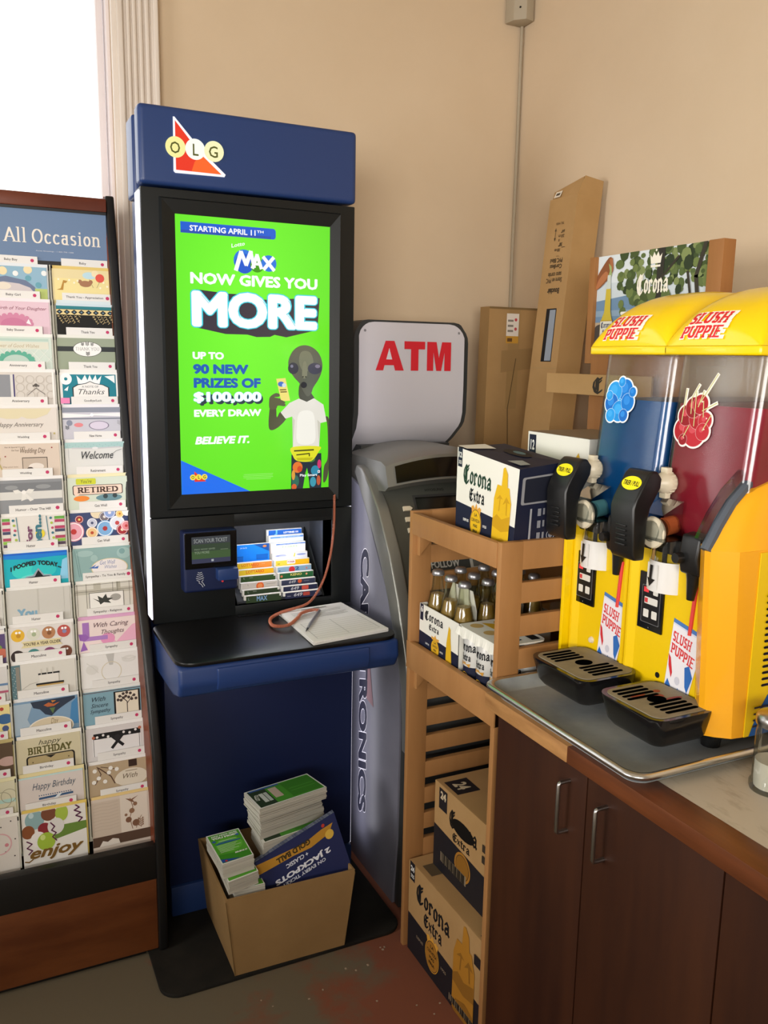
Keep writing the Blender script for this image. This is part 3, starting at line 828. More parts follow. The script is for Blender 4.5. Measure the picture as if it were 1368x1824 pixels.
# ---------------------------------------------------------------- slip stacks in the niche
slips = [  # column, row from the front, colours and print, label
    ('L', 0, '#33452c', [('t', '#8a9aa8', 'L', .06, .8, .1, .92), ('t', '#7fa8d8', 'MAX', .3, .72, .6, .97, {'bold': .03}), ('r', '#e8e8e4', .95, .88, 1, 1)], 'dark green slip stack in the left column, frontmost in the niche'),
    ('L', 1, '#33452c', [('t', '#9aaaa8', 'L', .1, .86, .14, .95), ('t', '#aab6b0', 'lotto', .25, .9, .35, .97), ('r', '#e8e8e4', .95, .9, 1, 1)], 'dark green slip stack just in front of the orange-dotted white one'),
    ('L', 2, '#d8d2cc', [('c', '#ee6a2a', .5, .82, .11), ('c', '#f49a5a', .5, .82, .07), ('t', '#444444', 'L', .15, .88, .18, .95), ('r', '#99948e', .68, .88, .95, .90)], 'white slip stack with an orange disc, left column'),
    ('L', 3, '#3b5a30', [('t', '#aab6b0', 'lotto', .25, .9, .35, .97), ('t', '#c8d2c8', 'L', .08, .88, .12, .96), ('r', '#e8e8e4', .95, .92, 1, 1)], 'dark green slip stack behind the orange-dotted white one'),
    ('L', 4, '#f6bf1a', [('p', '#f8d83a', [(0, 0), (.5, 0), (.6, 1), (0, 1)]), ('t', '#e0502a', 'LOTTARIO', .2, .82, .72, .97, {'bold': .02})], 'yellow slip stack with red lettering, left column'),
    ('L', 5, '#f0953e', [('p', '#f7cf2e', [(0, 0), (.3, 0), (.45, 1), (0, 1)]), ('t', '#e0602a', 'LOTTARIO', .12, .82, .62, .97, {'bold': .02}), ('r', '#f4b890', .7, .9, .8, .92)], 'orange slip stack with red lettering below the blue card'),
    ('R', 0, '#2a3050', [('t', '#c8ccd4', '649', .25, .78, .5, .96, {'bold': .02, 'shear': .2}), ('rr', '#b84a3e', .52, .78, .72, .96, .02), ('c', '#d8d8e0', .9, .88, .02), ('t', '#c0c0c8', 'lotto', .06, .8, .16, .86)], 'navy 649 slip stack, frontmost in the right column of the niche'),
    ('R', 1, '#2a3050', [('t', '#c8ccd4', '649', .22, .8, .46, .97, {'bold': .02, 'shear': .2}), ('rr', '#d8584a', .54, .78, .74, .98, .02)], 'navy 649 slip stack, second from the front in the niche'),
    ('R', 2, '#3a405c', [('t', '#c8ccd4', '649', .22, .82, .42, .97, {'bold': .02, 'shear': .2}), ('c', '#e0602e', .54, .9, .06), ('r', '#9498a8', .66, .88, .82, .9)], 'navy 649 slip stack just in front of the green keno slips'),
    ('R', 3, '#2a6a3e', [('t', '#e8d878', 'KENO', .32, .84, .66, .97, {'bold': .03}), ('c', '#d87850', .06, .85, .035), ('c', '#e8a880', .80, .88, .03)], 'green keno slip stack with yellow lettering'),
    ('R', 4, '#8fb4cf', [('c', '#d8323a', .42, .84, .09), ('t', '#2a5a98', '2', .52, .8, .64, .98, {'bold': .04}), ('r', '#3a5a80', .03, .8, .08, .84), ('c', '#d88a8a', .86, .86, .03)], 'pale blue slip stack with a red disc and a 2'),
    ('R', 5, '#f8c21e', [('p', '#fadf4e', [(0, 0), (.5, 0), (.55, 1), (0, 1)]), ('rr', '#ffffff', .33, .8, .58, .99, .02), ('t', '#b02a2a', 'POKER', .35, .86, .56, .95, {'bold': .03}), ('r', '#6a5a20', .05, .82, .12, .85)], 'yellow slip stack with a white boxed word, right column'),
    ('R', 6, '#eef0f6', [('p', '#9aa8dc', ell(.2, .9, .16, .05)), ('p', '#c8d0ee', ell(.25, .88, .12, .03)), ('p', '#9aa8dc', ell(.82, .9, .14, .05)), ('p', '#f0dc3a', [(.58, .80), (.62, .80), (.64, .99), (.61, .99)])], 'white slip stack with blue swirls, right column'),
    ('R', 7, '#f6f8f6', [('r', '#4a7fd0', .12, .92, 1, .985), ('t', '#b8d0f4', 'LOTTERY GROUP PLAY FORM', .22, .935, .86, .97, {'bold': .02}), ('t', '#c8e8b8', 'FORM', .3, .76, .75, .86, {'bold': .03})], 'white form stack with a blue title bar and pale green word'),
    ('R', 8, '#dfe9f8', [('r', '#6a9ae0', 0, .88, 1, .97), ('t', '#c8dcf8', 'LOTTERY GROUP PLAY FORM', .3, .9, .9, .95, {'bold': .02})], 'white form stack with a blue bar below the top booklet'),
    ('R', 9, '#1f66c8', [('l', '#7fd0f0', [(.24, 1), (.24, .8), (.18, .72)], .05), ('t', '#ffffff', 'LOTTERIES 101', .45, .80, .9, .90, {'bold': .05})], 'blue lottery booklet standing topmost at the back of the niche'),
]
ztop = {'L': [.924, .937, .953, .969, .984, 1.001], 'R': [.922, .936, .951, .968, .983, .999, 1.016, 1.044, 1.064, 1.079]}
for col_, row, colr, pr_, lab in slips:
    x0, x1 = (.672, .784) if col_ == 'L' else (.790, .903)
    y, z1 = 2.300 + .017 * row, ztop[col_][row]
    h = .075
    zb = max(.909, z1 - h) + (.4142 * max(0, y - 2.31) if z1 - h < .96 else 0) * .0
    zb = max(zb, .908 + .416 * max(0, y + .008 - 2.305) + .001)
    c = MB()
    c.box(x0, y, zb, x1, y + .0095, z1, 'white_paper', .0006, 1)
    art(c, (x0 + .006, y, z1 - .060), (x1 - x0 - .007, 0, 0), (0, 0, .058), [('r', colr, 0, 0, 1, 1)] + pr_, off=.0003, dz=.00006)
    c.build('slip_stack', label=lab, cat='lottery slips', group='play slip stacks in the kiosk niche', smooth=False)
c = MB()
c.box(.662, 2.404, 1.012, .783, 2.410, 1.051, 'white_paper', .0006, 1)
c.box(.662, 2.404, .955, .783, 2.410, 1.012, 'white_paper')
art(c, (.663, 2.404, .985), (.119, 0, 0), (0, 0, .065), [('r', '#1584ee', 0, 0, 1, 1), ('p', '#1a4f9a', [(.58, 1), (1, 1), (1, .62)]), ('p', '#e0823a', ell(.88, .88, .05, .05)), ('c', '#e8f0ff', .08, .84, .025), ('c', '#e8f0ff', .15, .86, .02), ('t', '#dfeeff', 'Join the fun', .24, .80, .42, .9, {'bold': .01, 'shear': .2}), ('r', '#1268c8', .04, .2, .32, .46), ('r', '#1268c8', .66, .28, .96, .5), ('l', '#0d4a98', [(.04, .46), (.32, .46)], .01), ('l', '#0d4a98', [(.66, .5), (.96, .5)], .01)], off=.0003)
c.build('leaflet_holder', label='bright blue card holder behind the left slip column', cat='leaflet', smooth=False)

# ---------------------------------------------------------------- form pad and tethered pen on the counter
p4 = [(.756, 2.238), (.752, 1.955), (.978, 1.985), (.956, 2.262)]
c = MB()
for i in range(6):
    ang_ = [0, .02, -.012, .015, -.006, 0][i]
    cx, cy = .86, 2.11
    q = [(cx + (x - cx) * math.cos(ang_) - (y - cy) * math.sin(ang_), cy + (x - cx) * math.sin(ang_) + (y - cy) * math.cos(ang_)) for x, y in p4]
    c.prism(q, 'z', .8765 + .0016 * i, .8765 + .0016 * i + .0014, 'white_paper')
zt = .8765 + .0016 * 5 + .0014
def sheet(u, v, h):
    a, b_ = Vector((*p4[1], zt)).lerp(Vector((*p4[2], zt)), u), Vector((*p4[0], zt)).lerp(Vector((*p4[3], zt)), u)
    q = a.lerp(b_, v); q.z += h
    return q
lines = []
for i in range(9):
    lines.append(('r', '#b6b4ae', .08, .06 + i * .055, .92, .064 + i * .055))
lines += [('l', '#a3a19b', [(.08, .06), (.08, .52)], .006), ('l', '#a3a19b', [(.92, .06), (.92, .52)], .006), ('l', '#a3a19b', [(.5, .06), (.5, .52)], .006)]
for i in range(7):
    lines.append(('r', '#aaa8a2', .1, .64 + i * .035, .1 + .8 * (.95, .9, .97, .6, .92, .95, .5)[i], .65 + i * .035))
lines.append(('r', '#77756f', .3, .91, .7, .93))
art(c, (0, 0, 0), (1, 0, 0), (0, 1, 0), lines, surf=sheet, off=.0003)
c.build('form_sheets', label='loose stack of printed white forms on the black kiosk counter', cat='paper', smooth=False)

t = thing('tethered_pen', (.76, 2.05, .886), 'grey pen on a long coiled copper cord lying across the forms', 'pen')
def coil(path, r, turns_per_m, wire, n=7):
    m = MB()
    pts = []
    P_ = [Vector(q) for q in path]
    fine = []
    for i in range(len(P_) - 1):           # Catmull-Rom through the given points
        p0, p1, p2, p3 = P_[max(i - 1, 0)], P_[i], P_[i + 1], P_[min(i + 2, len(P_) - 1)]
        for j in range(40):
            s = j / 40
            fine.append(.5 * ((2 * p1) + (p2 - p0) * s + (2 * p0 - 5 * p1 + 4 * p2 - p3) * s * s + (3 * p1 - p0 - 3 * p2 + p3) * s ** 3))
    fine.append(P_[-1])
    L = 0.0
    ac = [0.0]
    for a, b_ in zip(fine, fine[1:]):
        L += (b_ - a).length
        ac.append(L)
    N_ = int(L * turns_per_m * 9)
    j = 0
    ref = Vector((.3, .9, .2)).normalized()
    for i in range(N_ + 1):
        d = L * i / N_
        while j < len(fine) - 2 and ac[j + 1] < d:
            j += 1
        f = (d - ac[j]) / max(1e-9, ac[j + 1] - ac[j])
        q = fine[j].lerp(fine[j + 1], f)
        tg = (fine[j + 1] - fine[j]).normalized()
        ref = (ref - tg * ref.dot(tg)).normalized()
        bn = tg.cross(ref)
        a = 2 * math.pi * d * turns_per_m
        pts.append(q + ref * (r * math.cos(a)) + bn * (r * math.sin(a)))
    m.tube(pts, wire, 'cord_copper', 5)
    return m
coil([(.936, 2.270, 1.208), (.932, 2.262, 1.12), (.918, 2.255, 1.03), (.892, 2.25, .955), (.85, 2.24, .905), (.80, 2.228, .894)], .0031, 300, .0011).build('cord', t)
coil([(.80, 2.228, .894), (.755, 2.222, .888), (.715, 2.19, .884), (.702, 2.13, .884), (.735, 2.105, .888), (.775, 2.14, .893), (.80, 2.175, .894), (.835, 2.19, .895), (.858, 2.185, .894)], .0036, 330, .0012).build('cord', t)
c = MB(); c.tube([(.858, 2.185, .8925), (.815, 2.118, .892), (.79, 2.08, .892), (.772, 2.052, .8905)], [.0042, .0044, .0044, .003], 'cap_metal', 10); c.build('barrel', t)
c = MB(); c.tube([(.772, 2.052, .8905), (.762, 2.037, .8885)], [.003, .0008], 'black_plastic', 10); c.build('tip', t)

# ================================================================ greeting card rack
RX0, RX1 = -.140, .392
def rack_y(z):                                   # front of the leaning display surface
    return 2.16 + (z - .32) * .26
prof = [(2.126, 0), (2.130, .32), (2.134, .56), (2.228, .838), (2.347, 1.057), (2.413, 1.218), (2.497, 1.569), (2.545, 1.843), (2.592, 2.03)]
rk = thing('card_rack', (.05, 2.4, 0), 'dark cherry greeting card rack with a blue All Occasion header', 'card rack')
c = MB()
c.prism([(y + .006, max(z, .0135)) for y, z in prof] + [(2.72, 2.02), (2.72, .0135)], 'x', RX1 - .022, RX1 - .004, 'cherry', .002)
c.build('side_panel', rk)
c = MB()
c.prism([(y - .012, max(z, .0135)) for y, z in prof] + [(y + .028, max(z, .0135)) for y, z in prof[::-1]], 'x', RX1 - .020, RX1 + .004, 'rack_black', .006, 3)
c.build('edge_post', rk, label='black rounded edge post')
c = MB(); c.prism([(y - .012, max(z, .0135)) for y, z in prof] + [(y + .028, max(z, .0135)) for y, z in prof[::-1]], 'x', RX0 - .022, RX0, 'rack_black', .006, 3); c.build('edge_post', rk, label='black rounded edge post')
c = MB(); c.prism([(y + .006, max(z, .0135)) for y, z in prof] + [(2.72, 2.02), (2.72, .0135)], 'x', RX0 - .014, RX0, 'cherry', .002); c.build('side_panel', rk)
c = MB()
c.prism([(2.655, .0), (2.665, .33), (2.675, 2.0), (2.72, 2.0), (2.72, 0)], 'x', RX0, RX1 - .022, 'cherry_panel')
c.prism([(2.30, .33), (2.648, 1.86), (2.66, 1.86), (2.66, .33)], 'x', RX0, RX1 - .022, 'cherry')
c.build('back_board', rk)
c = MB(); c.box(RX0, 2.560, 1.982, RX1 - .020, 2.72, 2.018, 'cherry', .004); c.build('top_board', rk)
c = MB(); c.box(RX0, 2.126, .015, RX1 - .020, 2.16, .225, 'cherry_panel', .003); c.box(RX0, 2.14, 0, .340, 2.2, .016, 'rack_black'); c.build('base_panel', rk)
c = MB(); c.box(RX0, 2.124, .222, RX1 - .018, 2.150, .322, 'rack_black', .004); c.build('front_rail', rk)
# header panel
HX0, HZ0, HZ1 = -.138, 1.842, 1.978
c = MB()
c.box(HX0, 2.570, HZ0, RX1 - .021, 2.576, HZ1, '#6d84a4', .001)
c.box(HX0, 2.566, HZ1 - .003, RX1 - .021, 2.58, HZ1 + .006, 'rack_black')
c.box(HX0, 2.568, HZ0 - .012, RX1 - .021, 2.58, HZ0 + .002, 'rack_black')
art(c, (.0, 2.570, HZ0), (.371, 0, 0), (0, 0, HZ1 - HZ0), [
    ('t', '#efe6d8', 'All Occasion', .285, .345, .952, .63, {'font': 'serif'}), ('t', '#c8ccd6', 'Acme Greetings - 1 800 790 1288', .50, .185, .76, .215, {'bold': .01})], off=.0004)
c.build('header_panel', rk, label='blue header panel reading All Occasion', smooth=False)

P0, PITCH = 1.853, .0925
COLX = {1: (.222, .379), 2: (.053, .210), 3: (-.112, .046)}
def card_pos(col, row):
    zt = P0 - PITCH * row
    return zt, rack_y(zt)
TILT = .10
def lean(zt, y):
    return lambda x, z, d: (x, y + (z - zt) * TILT + d, z)
tabs = {1: ['Baby', 'Thank You - Appreciation', 'Thank You', 'Thank You', 'Goodbye/Luck', 'New Home', 'Retirement', 'Get Well', 'Get Well', 'Sympathy - To You & Family', 'Sympathy - Religious', 'Sympathy', 'Sympathy', 'Sympathy', 'Sympathy', 'Sympathy'],
        2: ['Baby Boy', 'Baby Girl', 'Baby Shower', 'Anniversary', 'Anniversary', 'Wedding', 'Wedding', 'Humor - Over The Hill', 'Humor', 'Humor', 'Humor', 'Masculine', 'Masculine', 'Masculine', 'Birthday', 'Birthday'],
        3: ['Birthday'] * 16}
for col in (1, 2, 3):
    for row in range(16):
        zt, y = card_pos(col, row)
        x0, x1 = COLX[col]
        pt = lean(zt, y)
        def slab(mb, xa, xb, za, zb, d, th, m):
            mb.add([pt(xa, za, d), pt(xb, za, d), pt(xb, zb, d), pt(xa, zb, d), pt(xa, za, d + th), pt(xb, za, d + th), pt(xb, zb, d + th), pt(xa, zb, d + th)],
                   [(0, 1, 2, 3), (5, 4, 7, 6), (3, 2, 6, 7), (1, 0, 4, 5), (0, 3, 7, 4), (2, 1, 5, 6)], m)
        c = MB()
        slab(c, x0 - .008, x1 + .006, zt - .135, zt - .032, .010, .002, 'pocket_plastic')
        slab(c, x0 - .006, x0 - .0035, zt - .12, zt - .02, -.004, .014, 'pocket_plastic')
        slab(c, x0 - .009, x0 - .0015, zt - .035, zt - .026, .0, .010, 'rack_black')
        c.build('pocket', rk, smooth=False)
        if col == 3 and row < 8:
            continue
        n = len(tabs[col][row])
        c = MB()
        tx0, tx1 = (x0 + .026, x1 - .010) if col != 2 else (x0 + .012, x1 - .022)
        if n > 20:
            tx0 = x0 + .022; tx1 = x1 - .002
        slab(c, tx0, tx1, zt - .06, zt, .0065, .0008, 'white_paper')
        O, U, V = Vector(pt(tx0, zt - .022, .0065)), Vector((tx1 - tx0, 0, 0)), Vector(pt(0, zt, 0)) - Vector(pt(0, zt - .022, 0))
        wd = min(.78, .03 + .0265 * n * 1.1)
        cx = .46 if n < 20 else .44
        art(c, O, U, V, [('t', '#3e3c40', tabs[col][row], cx - wd / 2, .30, cx + wd / 2, .62 if not any(ch in tabs[col][row] for ch in 'yp') else .66, {'bold': .008}), ('c', '#c43a68', .89, .5, .036)], off=.0002)
        c.build('category_tab', rk, smooth=False)

def ribbon_bow(col):
    return [('p', col, [(.36, .66), (.30, .74), (.22, .72), (.26, .62)]), ('p', col, [(.40, .66), (.47, .75), (.56, .73), (.50, .62)]), ('p', col, [(.37, .66), (.34, .42), (.42, .46), (.42, .66)]), ('p', col, [(.40, .66), (.54, .44), (.48, .40), (.38, .62)])]
def dots(col, pts, r):
    return [('c', col, x, y, r) for x, y in pts]
def flower(x, y, r, col, mid, asp=1.12):
    return [('c', col, x, y, r), ('ring', '#ffffff', x, y, r * .9, r * .08), ('c', mid, x, y, r * .28)]
def leafy(x, y, s, col):
    return [('l', col, [(x, y - .1 * s), (x, y + .1 * s)], .008 * s + .003)] + [('p', col, [(x, y + k * s), (x + d * .06 * s, y + (k + .03) * s), (x + d * .05 * s, y + (k + .07) * s)]) for k in (-.08, -.03, .02, .07) for d in (-1, 1)]
SC_ = {'shear': .35}
cards = {
 (1, 0): ('#e2c777', '#e9d9a6', [('r', '#efdf9e', .03, .0, 1, .74), ('c', '#bfdde6', .62, .84, .115, .10), ('c', '#f2e0b8', .72, .90, .06), ('c', '#e2574a', .80, .78, .075), ('l', '#8a7a5a', [(.62, .74), (.68, .5)], .006), ('l', '#8a7a5a', [(.80, .70), (.74, .5)], .006), ('c', '#a87858', .55, .60, .10, .09), ('c', '#a87858', .46, .66, .035), ('c', '#a87858', .64, .66, .035), ('p', '#b88a3e', [(.06, .40), (.13, .44), (.18, .68), (.25, .66), (.22, .60), (.19, .6), (.17, .40)])] + dots('#fbf3d8', [(.1, .70), (.28, .69), (.36, .62), (.42, .68), (.86, .66), (.92, .55), (.8, .5)], .018), 'tan baby card with balloons, bear and giraffe'),
 (1, 1): ('#d9e6ea', '#151513', [('r', '#cfdfe6', 0, .93, 1, 1), ('r', '#2f7f88', 0, .84, 1, .93), ('r', '#e3cf94', 0, .68, 1, .83)] + [('p', '#22242a', [(x, .755), (x + .055, .825), (x + .11, .755), (x + .055, .685)]) for x in (.0, .125, .25, .375, .5, .625, .75, .875)] + [('p', '#6f93a8', [(x + .035, .755), (x + .055, .78), (x + .075, .755), (x + .055, .73)]) for x in (.0, .125, .25, .375, .5, .625, .75, .875)] + [('l', '#cdb885', [(x, .65 - (i % 3) * .07), (x + .03, .61 - (i % 3) * .07)], .008) for i, x in enumerate([.02 + .024 * j for j in range(16)])] + [('l', '#cdb885', [(x + .03, .65 - (i % 4) * .06), (x, .61 - (i % 4) * .06)], .008) for i, x in enumerate([.02 + .024 * j for j in range(15)])] + [('l', '#cdb885', [(x, .65 - (i % 3) * .07), (x + .03, .61 - (i % 3) * .07)], .008) for i, x in enumerate([.62 + .024 * j for j in range(15)])] + [('l', '#cdb885', [(x + .03, .65 - (i % 4) * .06), (x, .61 - (i % 4) * .06)], .008) for i, x in enumerate([.62 + .024 * j for j in range(15)])], 'black card with teal band and gold diamond pattern'),
 (1, 2): ('#e6e6de', '#9aa48e', [('r', '#34393a', 0, .62, 1, .76), ('c', '#34393a', .5, .69, .245, .215), ('c', '#f4f2ee', .5, .69, .235, .205), ('t', '#4a4c4c', 'THANK YOU', .30, .65, .70, .74, {'font': 'thinserif'})] + leafy(.5, .83, .5, '#3a3c3c') + leafy(.42, .82, .4, '#3a3c3c') + leafy(.58, .82, .4, '#3a3c3c') + leafy(.5, .55, .5, '#3a3c3c'), 'grey green thank you card with dark band and white label'),
 (1, 3): ('#eceae6', '#f2f0ec', [('r', '#1f8091', .04, .1, .94, .95)] + flower(.10, .82, .10, '#eef4f4', '#1f8091') + [('p', '#eef4f4', [(.30, .68), (.28, .92), (.36, .78), (.42, .94), (.46, .78), (.5, .94), (.54, .78), (.6, .94), (.62, .78), (.70, .92), (.66, .68)]), ('p', '#eef4f4', [(.75, .90), (.92, .93), (.92, .70), (.84, .80)]), ('p', '#eef4f4', [(.06, .5), (.14, .62), (.12, .48)])] + [('p', '#33383a', [(.20, .30), (.20, .58), (.28, .66), (.42, .70), (.5, .76), (.58, .70), (.72, .66), (.82, .58), (.82, .30)]), ('p', '#efece8', [(.22, .30), (.22, .57), (.30, .645), (.43, .685), (.5, .74), (.57, .685), (.71, .645), (.80, .57), (.80, .30)]), ('t', '#7a7c7c', 'A NOTE OF', .36, .57, .64, .63, {'bold': .005}), ('t', '#4a4c4c', 'Thanks', .30, .38, .74, .53, SC_)], 'teal and white damask note card with scalloped label'),
 (1, 4): ('#eae8ec', '#c9c8d2', [('r', '#8f94a2', 0, .86, 1, 1), ('r', '#7f8492', 0, .66, 1, .70), ('p', '#f2f2f2', [(0, .84), (.45, .79), (.52, .82), (1, .84), (1, .73), (.52, .77), (.45, .74), (0, .71)]), ('c', '#fdfdfd', .49, .785, .03), ('c', '#8a8fa2', .11, .56, .05), ('c', '#e0898e', .26, .50, .075, .06), ('c', '#7a728a', .60, .48, .17, .13), ('c', '#d8cfe0', .60, .48, .155, .115)] + leafy(.95, .55, .6, '#a8a8b0') + leafy(.07, .42, .5, '#5a6068'), 'grey glitter card with white satin ribbon knot'),
 (1, 5): ('#e8e8e8', '#dcdcd8', [('r', '#a9cac8', 0, .84, 1, 1)] + [('c', '#8fb3b2', .03 + .05 * i, .88 + .05 * (i % 2), .006) for i in range(20)] + [('l', '#c8c8ca', [(.12, .84), (.5, .82), (.92, .85)], .022), ('c', '#e2e2e2', .5, .83, .05, .035), ('t', '#35383c', 'Welcome', .27, .52, .80, .74, {'shear': .35, 'bold': .006}), ('l', '#a8aaac', [(.05, .95), (.06, .45)], .004), ('l', '#55585c', [(.76, .62), (.86, .74), (.95, .78)], .006)], 'pale card with aqua dotted top and the word Welcome'),
 (1, 6): ('#ece2b8', '#d3dccb', [('rr', '#cdd23a', .14, .80, .47, .97, .02), ('t', '#4a4c2a', "You're", .22, .84, .40, .94, {'shear': .2}), ('rr', '#3a2c28', .08, .50, .92, .78, .03), ('rr', '#efd3c0', .095, .515, .905, .765, .025), ('p', '#efd3c0', [(.10, .53), (.20, .53), (.13, .46)]), ('t', '#4a342c', 'RETIRED', .16, .56, .84, .72, {'font': 'slab'}), ('c', '#ec8a3a', .22, .40, .13, .08), ('c', '#6a8f98', .68, .40, .22, .10), ('c', '#39474a', .62, .44, .04), ('c', '#39474a', .78, .45, .04)], 'pale green card reading RETIRED in a pink speech box'),
 (1, 7): ('#eceae6', '#3f4a72', flower(.05, .48, .17, '#e8a8b8', '#c03a3a') + flower(.15, .82, .07, '#a23a3a', '#f0d878') + [('c', '#e8d8b8', .45, 1.0, .11)] + flower(.36, .70, .085, '#c8ccdc', '#4a5274') + flower(.57, .86, .09, '#7a7076', '#e8e0d8') + flower(.66, .97, .10, '#8fa6d8', '#e8e4ec') + flower(.57, .52, .145, '#7fb0dc', '#b03a3a') + flower(.78, .66, .13, '#dfe3ec', '#c04a4a') + flower(.35, .42, .10, '#ecc890', '#b8482e') + flower(.86, .46, .10, '#a83038', '#f0e0c0') + flower(.93, .56, .09, '#e89098', '#d04a4a') + flower(.83, .92, .07, '#f0c878', '#c87a2a') + [('c', '#f0ece8', .95, .98, .08)], 'navy card covered with colourful paper flower discs'),
 (1, 8): ('#e6e6e2', '#8fb0ae', [('p', '#a2c0bd', ell(.2, .85, .14, .09)), ('p', '#a2c0bd', ell(.85, .8, .12, .16)), ('p', '#7fa3a2', ell(.82, .85, .05, .08)), ('p', '#a2c0bd', ell(.35, .7, .06, .1)), ('c', '#d9c99a', .60, .40, .31, .275), ('c', '#ece6e4', .60, .40, .295, .26), ('t', '#7a86b0', 'Get Well', .44, .50, .70, .62, SC_), ('t', '#8a94b8', 'Wishes', .52, .38, .72, .48, SC_), ('p', '#4a6fb8', [(.26, .42), (.38, .52), (.34, .44), (.42, .48), (.40, .40)]), ('l', '#6a8a8a', [(.03, .95), (.09, .2)], .006), ('l', '#6a8a8a', [(.07, .95), (.12, .2)], .006)], 'teal patterned card with a scalloped Get Well label'),
 (1, 9): ('#ecebe6', '#d9d6cc', [('r', '#c0bcae', .0, .70, 1, .84), ('r', '#bdb9aa', .30, .1, .42, 1), ('r', '#b3af9f', .68, .1, .75, 1)] + [('l', '#6a675c', [(x, .1), (x, 1)], .007) for x in (.03, .18, .62, .70, .90)] + [('l', '#6a675c', [(.0, y), (1, y)], .007) for y in (.97, .78)] + [('r', '#55534a', .22, .3, .80, .74), ('r', '#efede8', .23, .3, .79, .725), ('c', '#a8a6a0', .66, .56, .09, .10), ('p', '#3a3c38', [(.28, .58), (.38, .50), (.36, .64), (.44, .56), (.50, .68), (.52, .56), (.62, .54), (.54, .48), (.58, .40), (.46, .44), (.40, .38), (.38, .46)])], 'cream plaid card with a black floral print'),
 (1, 10): ('#dba8cc', '#f0dedb', [('p', '#ecb4cc', [(.35, .2), (.5, .55), (.62, .3), (.9, .75), (1, .8), (1, .1)]), ('p', '#e59ac0', ell(.48, .42, .12, .16)), ('r', '#a878c0', .07, .40, .18, .93), ('r', '#b183c8', .07, .40, .48, .52), ('p', '#9a66b8', [(.0, .62), (.12, .60), (.18, .50), (.10, .40), (.02, .44)]), ('p', '#9a66b8', [(.08, .40), (.14, .15), (.02, .12)]), ('t', '#5a3a44', 'With Caring', .26, .72, .84, .90, SC_), ('t', '#5a3a44', 'Thoughts', .38, .52, .76, .68, SC_)], 'pink watercolour card with purple ribbon reading With Caring Thoughts'),
 (1, 11): ('#efeeec', '#e9e7e4', [('p', '#c2c0bc', [(.42, 1), (.56, 1), (.53, .68), (.47, .68)]), ('ring', '#d9cfb4', .5, .50, .17, .012), ('p', '#dddbd6', ell(.8, .8, .12, .10)), ('p', '#dddbd6', ell(.18, .6, .10, .14)), ('p', '#e4e2de', ell(.82, .8, .07, .05)), ('l', '#d2d0ca', [(.68, .85), (.8, .78), (.92, .83)], .01), ('l', '#d2d0ca', [(.1, .8), (.2, .66), (.28, .5)], .01)], 'plain white embossed card with a pale grey ribbon tail'),
 (1, 12): ('#e4e2de', '#83a9b8', [('r', '#5f4a48', .0, .965, 1, .985), ('r', '#1d1b1b', .50, .25, .94, .93), ('r', '#e6dcc8', .53, .25, .91, .90), ('l', '#3a3230', [(.72, .3), (.72, .6), (.62, .78)], .014), ('l', '#3a3230', [(.72, .55), (.82, .76)], .012)] + dots('#4a3e3a', [(.60, .78), (.66, .84), (.72, .86), (.78, .83), (.84, .76), (.57, .68), (.87, .66), (.62, .66), (.80, .66), (.70, .76), (.75, .72), (.66, .72)], .026) + [('t', '#2e3c48', 'With', .14, .72, .36, .85, SC_), ('t', '#2e3c48', 'Sincere', .12, .55, .40, .67, SC_), ('t', '#2e3c48', 'Sympathy', .10, .36, .44, .5, SC_)], 'blue card with a bare tree in a black frame'),
 (1, 13): ('#efeeec', '#d8d3d2', [('r', '#e8e6e6', .10, .2, .90, .72), ('l', '#3a3838', [(.12, .2), (.12, .74)], .008), ('l', '#3a3838', [(.88, .2), (.88, .78)], .008), ('r', '#1c1b1c', .12, .68, .90, .84)] + dots('#e8e4e2', [(.18, .74), (.28, .78), (.36, .72), (.62, .78), (.72, .74), (.82, .80)], .022) + [('c', '#b86a50', .12, .74, .028), ('c', '#b86a50', .89, .84, .028), ('l', '#1f1e20', [(.42, .72), (.60, .42)], .05), ('l', '#1f1e20', [(.60, .72), (.42, .38)], .05), ('c', '#2a292c', .51, .66, .05)], 'grey card with a black ribbon tied in a cross'),
 (1, 14): ('#edebe8', '#b9a486', [('r', '#3c2a22', .66, .80, .80, 1), ('l', '#5a3f30', [(.14, .95), (.20, .72), (.10, .45)], .014), ('l', '#5a3f30', [(.16, .92), (.36, .62), (.42, .4)], .018), ('l', '#5a3f30', [(.20, .93), (.46, .80)], .012), ('c', '#e0d6c4', .70, .5, .27, .26), ('c', '#e0d6c4', .5, .48, .08), ('t', '#6a5a44', 'With', .56, .48, .80, .62, SC_), ('r', '#9a8a70', .60, .68, .80, .70)] + dots('#f0ede6', [(.10, .84), (.16, .62), (.08, .52), (.36, .86), (.46, .80), (.33, .74), (.26, .50)], .035), 'tan card with white blossom branch and dark ribbon tab'),
